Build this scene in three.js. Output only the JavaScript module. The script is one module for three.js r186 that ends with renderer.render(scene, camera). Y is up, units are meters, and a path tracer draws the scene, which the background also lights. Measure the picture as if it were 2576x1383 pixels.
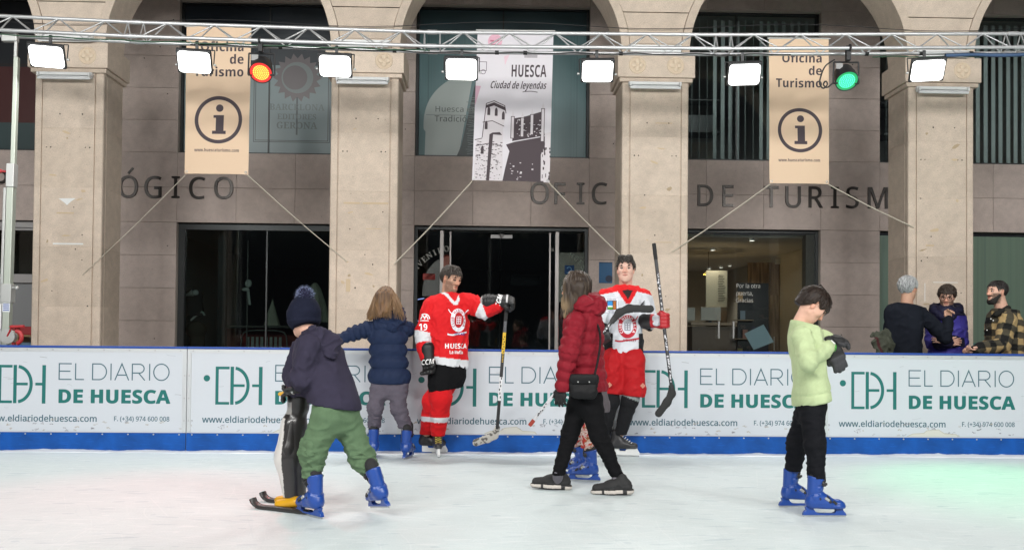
import * as THREE from 'three';
import { mergeGeometries, mergeVertices } from 'three/addons/utils/BufferGeometryUtils.js';
import { RoundedBoxGeometry } from 'three/addons/geometries/RoundedBoxGeometry.js';
import { TextGeometry } from 'three/addons/geometries/TextGeometry.js';
import { FontLoader } from 'three/addons/loaders/FontLoader.js';
import { ImprovedNoise } from 'three/addons/math/ImprovedNoise.js';
import { RectAreaLightUniformsLib } from 'three/addons/lights/RectAreaLightUniformsLib.js';

// ---------------------------------------------------------------- camera
const scene = new THREE.Scene();
const CW = 2575, CH = 1383, FOC = 2227.7, CY = 825.2;          // picture plane in the units the photograph was measured in
const CAM = { yaw: 0.0259, pitch: 0.0177, roll: 0.0089, h: 1.08, z: 8.75 };
const camera = new THREE.PerspectiveCamera(2 * Math.atan(CY / FOC) * 180 / Math.PI, CW / (2 * CY), 0.1, 400);
camera.setViewOffset(CW, 2 * CY, 0, 0, CW, CH);
camera.position.set(0, CAM.h, CAM.z);
const camF = new THREE.Vector3(Math.sin(CAM.yaw) * Math.cos(CAM.pitch), Math.sin(CAM.pitch), -Math.cos(CAM.yaw) * Math.cos(CAM.pitch));
const camR0 = new THREE.Vector3(Math.cos(CAM.yaw), 0, Math.sin(CAM.yaw));
const camU0 = new THREE.Vector3().crossVectors(camR0, camF);
const cr = Math.cos(CAM.roll), sr = Math.sin(CAM.roll);
const camR = camR0.clone().multiplyScalar(cr).addScaledVector(camU0, sr);
const camU = camU0.clone().multiplyScalar(cr).addScaledVector(camR0, -sr);
camera.quaternion.setFromRotationMatrix(new THREE.Matrix4().makeBasis(camR, camU, camF.clone().negate()));
scene.add(camera);
// measured point (u, v) -> the world point on the plane z = const, or on the ice
const rayDir = (u, v) => camF.clone().addScaledVector(camR, (u - CW / 2) / FOC).addScaledVector(camU, (CY - v) / FOC);
const W = (u, v, z) => { const d = rayDir(u, v), t = (z - CAM.z) / d.z; return new THREE.Vector3(d.x * t, CAM.h + d.y * t, z); };
const G = (u, v) => { const d = rayDir(u, v), t = -CAM.h / d.y; return new THREE.Vector3(d.x * t, 0, CAM.z + d.z * t); };

// ---------------------------------------------------------------- sky and light
const renderer = new THREE.WebGLRenderer({ antialias: true });
renderer.toneMapping = THREE.LinearToneMapping;
renderer.toneMappingExposure = 1.15;
renderer.shadowMap.enabled = true;
RectAreaLightUniformsLib.init();
{ // night sky: city haze, a little lighter low down
  const w = 64, h = 32, d = new Float32Array(w * h * 4);
  for (let y = 0; y < h; y++) { const e = Math.abs((y + 0.5) / h - 0.5) * 2, k = 0.012 + 0.014 * (1 - e) * (1 - e);
    for (let x = 0; x < w; x++) d.set([k * 0.95, k * 0.95, k * 1.15, 1], (y * w + x) * 4); }
  const t = new THREE.DataTexture(d, w, h, THREE.RGBAFormat, THREE.FloatType);
  t.mapping = THREE.EquirectangularReflectionMapping; t.magFilter = THREE.LinearFilter; t.needsUpdate = true;
  scene.background = t; scene.environment = t;
}
const moon = new THREE.DirectionalLight(0xdfe6ff, 0.02);
moon.name = 'moon'; moon.position.set(6, 14, 9); moon.target.position.set(0, 0, 0); moon.castShadow = true; moon.shadow.radius = 2;
Object.assign(moon.shadow.camera, { left: -14, right: 14, top: 14, bottom: -14, near: 1, far: 50 });
scene.add(moon, moon.target);
const FLOOD = 185, FLOOD_NEAR = 51;        // radiance of a floodlight's face, far truss and near truss
const FLOOD_COLOR = [1.0, 0.985, 0.95];

// ---------------------------------------------------------------- helpers
const V = (x, y, z) => new THREE.Vector3(x, y, z);
function rng(seed) { let s = seed | 0; return () => { s = (s + 0x6d2b79f5) | 0; let t = Math.imul(s ^ (s >>> 15), 1 | s); t = (t + Math.imul(t ^ (t >>> 7), 61 | t)) ^ t; return ((t ^ (t >>> 14)) >>> 0) / 4294967296; }; }
const PN = new ImprovedNoise(), noise = (x, y, z = 0) => PN.noise(x, y, z);
const fbm = (x, y, z = 0, o = 4) => { let s = 0, a = 0.5; for (let i = 0; i < o; i++) { s += a * noise(x, y, z + i * 7.3); x *= 2.03; y *= 2.03; z *= 2.03; a *= 0.5; } return s; };
const clamp = (x, a = 0, b = 1) => Math.min(b, Math.max(a, x)), mix = (a, b, t) => a + (b - a) * t, sst = (a, b, x) => { const t = clamp((x - a) / (b - a)); return t * t * (3 - 2 * t); };
const used = {};
const numbered = (n) => { const k = used[n] = (used[n] ?? -1) + 1; return k ? n + '_' + String(k).padStart(3, '0') : n; };
function tag(o, label, category, group, kind) { if (label) o.userData.label = label; if (category) o.userData.category = category; if (group) o.userData.group = group; if (kind) o.userData.kind = kind; return o; }
function shadows(o) { o.traverse((m) => { if (m.isMesh) m.castShadow = m.receiveShadow = true; }); }
function thing(name, label, category, pos, group) { const o = new THREE.Group(); o.name = numbered(name); if (pos) o.position.copy(pos); tag(o, label, category, group); scene.add(o); return o; }
function part(parent, name, geo, mat, pos) { const m = new THREE.Mesh(geo, mat); m.name = name; if (pos) m.position.copy(pos); m.castShadow = m.receiveShadow = true; parent.add(m); return m; }
function struct(name, geo, mat, label) { const m = part(scene, numbered(name), geo, mat); tag(m, label, undefined, undefined, 'structure'); return m; }
const rgb = (r, g, b) => new THREE.Color().setRGB(r, g, b);
const std = (c, rough = 0.8, o = {}) => new THREE.MeshStandardMaterial({ color: Array.isArray(c) ? rgb(...c) : c, roughness: rough, ...o });
const phy = (c, rough = 0.8, o = {}) => new THREE.MeshPhysicalMaterial({ color: Array.isArray(c) ? rgb(...c) : c, roughness: rough, ...o });
const box = (w, h, d, x = 0, y = 0, z = 0) => new THREE.BoxGeometry(w, h, d).translate(x, y, z);
const rbox = (w, h, d, r, x = 0, y = 0, z = 0, s = 2) => new RoundedBoxGeometry(w, h, d, s, r).translate(x, y, z);
const cyl = (r0, r1, h, s = 16, x = 0, y = 0, z = 0) => new THREE.CylinderGeometry(r0, r1, h, s).translate(x, y, z);
function rod(a, b, r, s = 8, r2 = r) { const d = b.clone().sub(a), l = d.length(), g = new THREE.CylinderGeometry(r2, r, l, s); g.translate(0, l / 2, 0); g.applyQuaternion(new THREE.Quaternion().setFromUnitVectors(V(0, 1, 0), d.normalize())); return g.translate(a.x, a.y, a.z); }
const tube = (pts, r, n = 24, s = 6) => new THREE.TubeGeometry(new THREE.CatmullRomCurve3(pts), n, r, s, false);
function strip(g) { for (const k of Object.keys(g.attributes)) if (!['position', 'normal', 'uv'].includes(k)) g.deleteAttribute(k); return g.index ? g.toNonIndexed() : g; }
const merge = (list) => mergeGeometries(list.map(strip));
// uv in metres from the two axes a face spans
function metreUV(g, scale = 1, ox = 0, oy = 0) {
  const p = g.attributes.position, n = g.attributes.normal, uv = new Float32Array(p.count * 2);
  for (let i = 0; i < p.count; i++) { const ax = Math.abs(n.getX(i)), ay = Math.abs(n.getY(i)), az = Math.abs(n.getZ(i)); let u, v;
    if (az >= ax && az >= ay) { u = p.getX(i); v = p.getY(i); } else if (ax >= ay) { u = p.getZ(i); v = p.getY(i); } else { u = p.getX(i); v = p.getZ(i); }
    uv[2 * i] = u * scale + ox; uv[2 * i + 1] = v * scale + oy; }
  g.setAttribute('uv', new THREE.BufferAttribute(uv, 2)); return g;
}
function canvas(w, h, draw) { const c = document.createElement('canvas'); c.width = w; c.height = h; draw(c.getContext('2d'), w, h); return c; }
function canvasTex(w, h, draw, o = {}) { const t = new THREE.CanvasTexture(canvas(w, h, draw)); t.colorSpace = o.data ? THREE.NoColorSpace : THREE.SRGBColorSpace; if (o.repeat) { t.wrapS = t.wrapT = THREE.RepeatWrapping; } t.anisotropy = 8; return t; }
function dataTex(n, fn, o = {}) { // fn(x, y) in 0..1 -> [r, g, b] 0..1
  const d = new Uint8Array(n * n * 4); for (let y = 0; y < n; y++) for (let x = 0; x < n; x++) { const c = fn(x / n, y / n); const i = (y * n + x) * 4; d[i] = clamp(c[0]) * 255; d[i + 1] = clamp(c[1]) * 255; d[i + 2] = clamp(c[2]) * 255; d[i + 3] = 255; }
  const t = new THREE.DataTexture(d, n, n); t.magFilter = THREE.LinearFilter; t.wrapS = t.wrapT = THREE.RepeatWrapping; t.colorSpace = o.data ? THREE.NoColorSpace : THREE.SRGBColorSpace; t.needsUpdate = true; return t;
}
// noise that repeats with period 1
const tnoise = (x, y, f, s = 0) => { const a = x * Math.PI * 2, b = y * Math.PI * 2, r = f / 6.283; return fbm(Math.cos(a) * r + s, Math.sin(a) * r + Math.cos(b) * r * 1.0 + 3.1, Math.sin(b) * r + s * 0.7, 4); };
const font = await new FontLoader().loadAsync('fonts/droid/droid_sans_regular.typeface.json');

const FLOOR_Z = -1.0;
const PZ = -1.6966, PD = 0.5353, WZ = -4.196, PX0 = -4.945, PP = 3.4516, PW = 0.804;   // arcade: pillar front, depth, back wall, first pillar, pitch, width
const WX0 = -4.5556, WW = 2.5609, WPITCH = 3.4457;                                      // windows in the back wall
// ---------------------------------------------------------------- modelling with distance fields (people, clothes, boots)
// a field is a list of tapered capsules { a, b, ra, rb, n, q } (n, q: flattened to q along n), joined with a smooth minimum
const A3 = (p) => p.isVector3 ? [p.x, p.y, p.z] : p;
function C(a, b, ra, rb = ra, o = {}) { a = A3(a); b = A3(b ?? a); return { a, b, ra, rb, n: o.n ? A3(o.n) : null, q: o.q ?? 1, k: o.k, neg: o.neg, id: o.id ?? 0 }; }
function field(prims, k = 0.03) {
  const P = prims.map((p) => { const bx = p.b[0] - p.a[0], by = p.b[1] - p.a[1], bz = p.b[2] - p.a[2]; return { ...p, bx, by, bz, il: 1 / Math.max(1e-9, bx * bx + by * by + bz * bz) }; });
  const f = (x, y, z) => {
    let d = 1e3, best = 1e3;
    for (let i = 0; i < P.length; i++) { const p = P[i];
      const ax = x - p.a[0], ay = y - p.a[1], az = z - p.a[2];
      let t = (ax * p.bx + ay * p.by + az * p.bz) * p.il; t = t < 0 ? 0 : t > 1 ? 1 : t;
      let dx = ax - p.bx * t, dy = ay - p.by * t, dz = az - p.bz * t, e;
      const r = p.ra + (p.rb - p.ra) * t;
      if (p.n) { const s = dx * p.n[0] + dy * p.n[1] + dz * p.n[2], m = s * (1 / p.q - 1); dx += p.n[0] * m; dy += p.n[1] * m; dz += p.n[2] * m; e = (Math.sqrt(dx * dx + dy * dy + dz * dz) - r) * (p.q < 1 ? 0.5 + 0.5 * p.q : 1); }
      else e = Math.sqrt(dx * dx + dy * dy + dz * dz) - r;
      const kk = p.k ?? k;
      if (p.neg) { const h = Math.max(kk - Math.abs(d + e), 0) / kk; d = Math.max(d, -e) + h * h * kk * 0.25; continue; }
      if (e < best) { best = e; f.id = p.id; f.t = t; f.i = i; }
      const h = Math.max(kk - Math.abs(d - e), 0) / kk; d = Math.min(d, e) - h * h * kk * 0.25;
    }
    return d;
  };
  f.prims = P; return f;
}
// o: { disp(x, y, z, f) -> metres added to the distance, cuts: [[point, normal], ...] (keeps the side the normal points away from), cell, col(x, y, z, f) -> [r, g, b], frame: Matrix4 }
function solid(prims, o = {}) {
  const f = field(prims, o.k ?? 0.03), h = o.cell ?? 0.011, cuts = (o.cuts ?? []).map(([p, n]) => { p = A3(p); n = A3(n); const l = Math.hypot(...n); n = n.map((x) => x / l); return [n, n[0] * p[0] + n[1] * p[1] + n[2] * p[2]]; });
  const F = (x, y, z) => { let d = f(x, y, z); if (o.disp && d < 0.06 && d > -0.06) d += o.disp(x, y, z, f); for (const [n, c] of cuts) { const e = n[0] * x + n[1] * y + n[2] * z - c; if (e > d) d = e; } if (o.extra) d = o.extra(x, y, z, d); return d; };
  const lo = [1e9, 1e9, 1e9], hi = [-1e9, -1e9, -1e9], m = (o.margin ?? 0.03) + 2 * h;
  for (const p of prims) if (!p.neg) for (let c = 0; c < 3; c++) { lo[c] = Math.min(lo[c], p.a[c] - p.ra - m, p.b[c] - p.rb - m); hi[c] = Math.max(hi[c], p.a[c] + p.ra + m, p.b[c] + p.rb + m); }
  const B = 4, nb = lo.map((l, c) => Math.ceil((hi[c] - l) / h / B) + 1), n = nb.map((x) => x * B + 1), [nx, ny, nz] = n;
  const D = new Float32Array(nx * ny * nz), at = (i, j, k) => (k * ny + j) * nx + i;
  const done = new Uint8Array(nx * ny * nz), rad = B * h * 0.5 * 1.7320508 * 1.25 + h + (o.slack ?? 0.02);
  for (let bk = 0; bk < nb[2]; bk++) for (let bj = 0; bj < nb[1]; bj++) for (let bi = 0; bi < nb[0]; bi++) {
    const c = F(lo[0] + (bi + 0.5) * B * h, lo[1] + (bj + 0.5) * B * h, lo[2] + (bk + 0.5) * B * h), active = Math.abs(c) < rad, fill = c < 0 ? -1 : 1;
    for (let k = bk * B; k <= bk * B + B; k++) for (let j = bj * B; j <= bj * B + B; j++) for (let i = bi * B; i <= bi * B + B; i++) {
      const q = at(i, j, k); if (done[q] === 2) continue;
      if (active) { D[q] = F(lo[0] + i * h, lo[1] + j * h, lo[2] + k * h); done[q] = 2; } else if (!done[q]) { D[q] = fill; done[q] = 1; }
    }
  }
  const pos = [], idx = [], vid = new Int32Array(nx * ny * nz).fill(-1);
  const E = [[0, 1], [2, 3], [4, 5], [6, 7], [0, 2], [1, 3], [4, 6], [5, 7], [0, 4], [1, 5], [2, 6], [3, 7]], v = new Float32Array(8);
  for (let k = 0; k < nz - 1; k++) for (let j = 0; j < ny - 1; j++) for (let i = 0; i < nx - 1; i++) {
    const q = at(i, j, k); let mask = 0;
    for (let c = 0; c < 8; c++) { v[c] = D[q + (c & 1) + ((c >> 1) & 1) * nx + (c >> 2) * nx * ny]; if (v[c] < 0) mask |= 1 << c; }
    if (!mask || mask === 255) continue;
    let x = 0, y = 0, z = 0, cnt = 0;
    for (const [a, b] of E) { if ((v[a] < 0) === (v[b] < 0)) continue; const t = v[a] / (v[a] - v[b]);
      x += (a & 1) + t * ((b & 1) - (a & 1)); y += ((a >> 1) & 1) + t * (((b >> 1) & 1) - ((a >> 1) & 1)); z += (a >> 2) + t * ((b >> 2) - (a >> 2)); cnt++; }
    vid[q] = pos.length / 3; pos.push(lo[0] + (i + x / cnt) * h, lo[1] + (j + y / cnt) * h, lo[2] + (k + z / cnt) * h);
  }
  const quad = (a, b, c, d, flip) => { if (a < 0 || b < 0 || c < 0 || d < 0) return; if (flip) idx.push(a, c, b, a, d, c); else idx.push(a, b, c, a, c, d); };
  const sx = 1, sy = nx, sz = nx * ny;
  for (let k = 1; k < nz - 1; k++) for (let j = 1; j < ny - 1; j++) for (let i = 1; i < nx - 1; i++) {
    const q = at(i, j, k), s = D[q] < 0;
    if (s !== (D[q + sx] < 0)) quad(vid[q - sy - sz], vid[q - sz], vid[q], vid[q - sy], !s);
    if (s !== (D[q + sy] < 0)) quad(vid[q - sz - sx], vid[q - sx], vid[q], vid[q - sz], !s);
    if (s !== (D[q + sz] < 0)) quad(vid[q - sx - sy], vid[q - sy], vid[q], vid[q - sx], !s);
  }
  const g = new THREE.BufferGeometry(); g.setAttribute('position', new THREE.Float32BufferAttribute(pos, 3)); g.setIndex(idx);
  if (o.col) { const c = new Float32Array(pos.length); for (let i = 0; i < pos.length; i += 3) { f(pos[i], pos[i + 1], pos[i + 2]); const q = o.col(pos[i], pos[i + 1], pos[i + 2], f); c[i] = q[0]; c[i + 1] = q[1]; c[i + 2] = q[2]; } g.setAttribute('color', new THREE.BufferAttribute(c, 3)); }
  else { const c = new Float32Array(pos.length); for (let i = 0; i < pos.length; i += 3) { const k = 0.97 + 0.09 * noise(pos[i] * 23, pos[i + 1] * 23, pos[i + 2] * 23) + 0.07 * noise(pos[i] * 95, pos[i + 1] * 95, pos[i + 2] * 95); c[i] = c[i + 1] = c[i + 2] = k; } g.setAttribute('color', new THREE.BufferAttribute(c, 3)); } // wear of plain cloth
  if (o.frame) g.applyMatrix4(o.frame);
  g.computeVertexNormals();
  return g;
}
// print on cloth: the triangles of geometry g inside a w x h box round c (axes r, u), lifted off the cloth along the normal
function printPatch(g, c, r, u, w, h, lift = 0.0025, deep = 0.2) {
  r = r.clone().normalize(); u = u.clone().normalize(); const n = new THREE.Vector3().crossVectors(r, u), P = g.attributes.position, N = g.attributes.normal, I = g.index.array, pos = [], nor = [], uv = [], p = V(0, 0, 0), q = V(0, 0, 0);
  for (let i = 0; i < I.length; i += 3) { const w3 = [0, 1, 2].map((k) => { p.fromBufferAttribute(P, I[i + k]); q.fromBufferAttribute(N, I[i + k]); const e = p.clone().sub(c); return [e.dot(r), e.dot(u), e.dot(n), q.dot(n), p.clone().addScaledVector(q, lift), q.clone()]; });
    if (w3.every((a) => Math.abs(a[0]) < w / 2 && Math.abs(a[1]) < h / 2 && Math.abs(a[2]) < deep && a[3] > 0.05)) for (const a of w3) { pos.push(...a[4].toArray()); nor.push(...a[5].toArray()); uv.push(a[0] / w + 0.5, a[1] / h + 0.5); } }
  const out = new THREE.BufferGeometry(); out.setAttribute('position', new THREE.Float32BufferAttribute(pos, 3)); out.setAttribute('normal', new THREE.Float32BufferAttribute(nor, 3)); out.setAttribute('uv', new THREE.Float32BufferAttribute(uv, 2)); return out;
}
const printMat = (w, h, draw, rough = 0.7) => new THREE.MeshStandardMaterial({ map: canvasTex(w, h, draw), transparent: true, roughness: rough });
const ridge = (x, y, z) => 1 - Math.abs(noise(x, y, z)) * 2.2;
// cloth folds: ridges that run round a limb or hang down, fx, fy, fz per metre
const folds = (amp, fx, fy, fz, s = 0) => (x, y, z) => { const w = noise(x * 5 + s, y * 5, z * 5) * 0.5; const q = Math.max(0, ridge(x * fx + w + s, y * fy + w, z * fz + s));return amp * (0.4 - 1.2 * q * q * (1.5 - 0.5 * q));  };
// ---------------------------------------------------------------- surfaces
const stoneTex = dataTex(512, (x, y) => { const a = fbm(x * 4, y * 4, 3) * 0.07 + fbm(x * 17, y * 17, 8) * 0.07, s = noise(x * 150, y * 150, 3) * 0.09, pit = Math.max(0, noise(x * 70, y * 70, 9) - 0.5) * 0.5; const v = 0.9 + a + s - pit; return [v, v - pit * 0.1 - Math.max(0, a) * 0.03, v - Math.max(0, a) * 0.06 - pit * 0.15]; });
const stoneBump = dataTex(256, (x, y) => { const v = 0.5 + noise(x * 90, y * 90, 1) * 0.2 + noise(x * 40, y * 40, 5) * 0.25 - Math.max(0, noise(x * 60, y * 60, 9) - 0.45) * 1.2; return [v, v, v]; }, { data: true });
const stones = (c, n, s) => { const r = rng(s); return Array.from({ length: n }, () => { const k = 0.93 + r() * 0.14, w = (r() - 0.5) * 0.03; return std([c[0] * k, c[1] * (k - w * 0.3), c[2] * (k - w)], 0.85, { map: stoneTex, bumpMap: stoneBump, bumpScale: 0.002 }); }); };
const wallStones = stones([0.655, 0.55, 0.50], 5, 3), pillarStones = stones([0.73, 0.61, 0.50], 4, 8);
const jointMat = std([0.40, 0.36, 0.32], 0.95);
const grooveMat = std([0.62, 0.52, 0.43], 0.95);
const darkMetal = std([0.055, 0.06, 0.062], 0.45, { metalness: 0.6 });
const alu = std([0.62, 0.63, 0.64], 0.32, { metalness: 0.55 }), steel = std([0.5, 0.51, 0.5], 0.4, { metalness: 0.5 });
const blackPlastic = std([0.018, 0.018, 0.02], 0.55), whitePaint = std([0.72, 0.73, 0.73], 0.5), screwMat = std([0.5, 0.5, 0.52], 0.35, { metalness: 0.7 });
const glassMat = phy([0.54, 0.6, 0.6], 0.03, { transmission: 1, thickness: 0, ior: 1.5 }), clearGlass = phy([0.86, 0.9, 0.9], 0.03, { transmission: 1, thickness: 0, ior: 1.5 });

// ---------------------------------------------------------------- plaza and ice
const paveTex = dataTex(256, (x, y) => { const v = 0.8 + tnoise(x, y, 8) * 0.3 + noise(x * 120, y * 120) * 0.12; return [v, v * 0.98, v * 0.95]; });
struct('pavement', metreUV(new THREE.PlaneGeometry(240, 240).rotateX(-Math.PI / 2).translate(0, -0.03, 0), 0.5), std([0.22, 0.21, 0.195], 0.8, { map: paveTex }), 'grey stone paving of the plaza around the ice rink');
const iceDraw = (ctx, n, kind) => {                         // scraped ice: low blotches of wet and snowed ice, fine skate cuts
  const img = ctx.createImageData(n, n), r = rng(kind + 5);
  for (let y = 0; y < n; y++) for (let x = 0; x < n; x++) { const u = x / n, v = y / n; const a = tnoise(u, v, 9, 2), b = tnoise(u, v, 34, 7), c = noise(x * 0.31, y * 0.31, 2), i = (y * n + x) * 4;
    if (kind === 0) { const k = 238 + a * 5 + b * 6 + c * 8; img.data[i] = k - 5 + a * 2; img.data[i + 1] = k + 1; img.data[i + 2] = k + 1; }
    else { const k = 196 + a * 20 + b * 40 + c * 30; img.data[i] = img.data[i + 1] = img.data[i + 2] = k; }
    img.data[i + 3] = 255; }
  ctx.putImageData(img, 0, 0);
  for (let i = 0; i < 1300; i++) { const x = r() * n, y = r() * n, l = 30 + r() * 260, a = (r() - 0.5) * 1.1 + (r() < 0.22 ? Math.PI / 2 : 0), c = (r() - 0.5) * 60, light = r() < 0.55;
    ctx.strokeStyle = kind === 0 ? (light ? 'rgba(255,255,255,' + (0.12 + r() * 0.25) + ')' : 'rgba(205,218,223,' + (0.06 + r() * 0.14) + ')') : (light ? 'rgba(255,255,255,0.22)' : 'rgba(0,0,0,0.2)');
    ctx.lineWidth = 0.8 + r() * 1.6;
    for (const ox of [-n, 0, n]) for (const oy of [-n, 0, n]) { const X = x + ox, Y = y + oy; if (X < -400 || Y < -400 || X > n + 400 || Y > n + 400) continue; ctx.beginPath(); ctx.moveTo(X, Y); ctx.quadraticCurveTo(X + Math.cos(a) * l * 0.5 - Math.sin(a) * c, Y + Math.sin(a) * l * 0.5 + Math.cos(a) * c, X + Math.cos(a) * l, Y + Math.sin(a) * l); ctx.stroke(); } }
  for (let i = 0; i < 420; i++) { const x = r() * n, y = r() * n, w = 4 + r() * 26, h = 1.5 + r() * 5; ctx.fillStyle = kind === 0 ? (r() < 0.4 ? 'rgba(175,192,200,0.25)' : 'rgba(255,255,255,0.35)') : 'rgba(255,255,255,0.4)'; ctx.beginPath(); ctx.ellipse(x, y, w, h, (r() - 0.5) * 0.5, 0, 7); ctx.fill(); }
};
const iceMap = canvasTex(1024, 1024, (c, n) => iceDraw(c, n, 0), { repeat: true }), iceRough = canvasTex(1024, 1024, (c, n) => iceDraw(c, n, 1), { repeat: true, data: true });
const iceMat = phy([0.75, 0.785, 0.795], 0.66, { map: iceMap, roughnessMap: iceRough, bumpMap: iceRough, bumpScale: 0.0016, specularIntensity: 0.45 });
{ const g = new THREE.PlaneGeometry(30, 13.6, 300, 136).rotateX(-Math.PI / 2).translate(0, 0, 6.8), p = g.attributes.position;
  for (let i = 0; i < p.count; i++) p.setY(i, (noise(p.getX(i) * 0.9, p.getZ(i) * 0.9, 1) + 0.5 * noise(p.getX(i) * 3, p.getZ(i) * 3, 4)) * 0.003 - 0.001);
  g.computeVertexNormals(); struct('ice', metreUV(g, 1 / 3.3), iceMat, 'scraped white ice of the rink'); }
{ // shaved snow pushed up against the boards
  const nx = 700, nz = 6, g = new THREE.PlaneGeometry(30, 0.12, nx, nz).rotateX(-Math.PI / 2).translate(0, 0, 0.06), p = g.attributes.position;
  for (let i = 0; i < p.count; i++) { const x = p.getX(i), t = clamp(p.getZ(i) / 0.12), h = Math.max(0.003, 0.012 + fbm(x * 2.3, 1.7, 0, 5) * 0.03 + Math.max(0, noise(x * 11, 5, 2)) * 0.014); p.setY(i, h * Math.pow(1 - t, 1.6) + 0.002 * noise(x * 40, t * 9, 3) * (1 - t) - 0.004 * (t > 0.95)); p.setZ(i, 0.004 + p.getZ(i) * (0.7 + 0.8 * Math.max(0, 0.5 + fbm(x * 3, 9.2)))); }
  g.computeVertexNormals(); const m = struct('snow', g, std([0.87, 0.9, 0.91], 0.9), 'low ridge of shaved snow along the foot of the boards'); m.userData.kind = 'stuff'; m.userData.category = 'snow'; }

// ---------------------------------------------------------------- arcade building
const building = thing('arcade_building', 'pale stone arcade building with round arches, square pillars and dark glazed shop fronts', 'building', V(0, 0, WZ));
const B0 = V(0, 0, -WZ);                                     // building-local origin lies in the plane of the back wall
const bpart = (name, geo, mat, parent = building) => { geo.translate(0, 0, -WZ); return part(parent, name, geo, mat); };
const capY0 = 4.2035, capY1 = 4.545, archR = PP / 2 - PW / 2, ceilY = 6.75;
// --- pillars
const pillarShape = (() => { const s = new THREE.Shape(), h = PW / 2, g = 0.313, w = 0.013, dp = 0.016, r = 0.03;
  s.moveTo(-h, r); s.quadraticCurveTo(-h, 0, -h + r, 0); s.lineTo(-g, 0); s.lineTo(-g, dp); s.lineTo(-g + w, dp); s.lineTo(-g + w, -0.003); s.lineTo(g - w, -0.003); s.lineTo(g - w, dp); s.lineTo(g, dp); s.lineTo(g, 0); s.lineTo(h - r, 0); s.quadraticCurveTo(h, 0, h, r);
  s.lineTo(h, 0.085); s.lineTo(h - 0.012, 0.085); s.lineTo(h - 0.012, 0.097); s.lineTo(h, 0.097);
  s.lineTo(h, PD); s.lineTo(-h, PD); s.lineTo(-h, 0.097); s.lineTo(-h + 0.012, 0.097); s.lineTo(-h + 0.012, 0.085); s.lineTo(-h, 0.085); s.closePath(); return s; })();
const courses = [-0.03, 0.775, 1.47, 2.165, 2.86, 3.555, capY0];
const courseGeo = (y0, y1, s) => metreUV(new THREE.ExtrudeGeometry(pillarShape, { depth: y1 - y0 - 0.005, bevelEnabled: true, bevelSize: -0.0025, bevelThickness: 0.0025, bevelSegments: 1, bevelOffset: 0, steps: 1, curveSegments: 5 }).rotateX(-Math.PI / 2).translate(0, y0 + 0.0025, 0), 0.66, s * 0.37, s * 0.21);
const rosetteGeo = (() => { const L = [new THREE.TorusGeometry(0.094, 0.009, 8, 32), new THREE.TorusGeometry(0.079, 0.004, 6, 28)];
  for (let k = 0; k < 4; k++) { const a = k * Math.PI / 2, g = new THREE.SphereGeometry(0.03, 12, 8).scale(1, 1.05, 0.4).translate(0, 0.043, 0.004); g.rotateZ(a); L.push(g);
    const t = new THREE.ConeGeometry(0.012, 0.07, 4).scale(1, 1, 0.5).translate(0, 0.045, 0.002); t.rotateZ(a + Math.PI / 4); L.push(t); }
  L.push(new THREE.SphereGeometry(0.013, 10, 6)); return merge(L); })();
const rosetteMat = std([0.62, 0.51, 0.39], 0.9), rosetteBack = std([0.60, 0.49, 0.37], 0.95);
const chipMat = std([0.42, 0.33, 0.22], 0.95), holeMat = std([0.05, 0.045, 0.04], 0.95), paperMat = std([0.74, 0.75, 0.74], 0.8), tapeMat = std([0.56, 0.44, 0.3], 0.9);
const courseCache = courses.slice(0, -1).map((y, i) => [0, 1, 2].map((s) => courseGeo(y, courses[i + 1], s + i)));
const capitalGeo = (() => { const w = 0.922, d = PD + 0.11, h = capY1 - capY0; const L = [rbox(w, h - 0.05, d, 0.006, 0, capY0 + 0.05 + (h - 0.05) / 2, 0), rbox(w - 0.05, 0.047, d - 0.05, 0.004, 0, capY0 + 0.0235, 0)]; return metreUV(merge(L).translate(0, 0, -PD / 2), 0.66); })();
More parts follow.
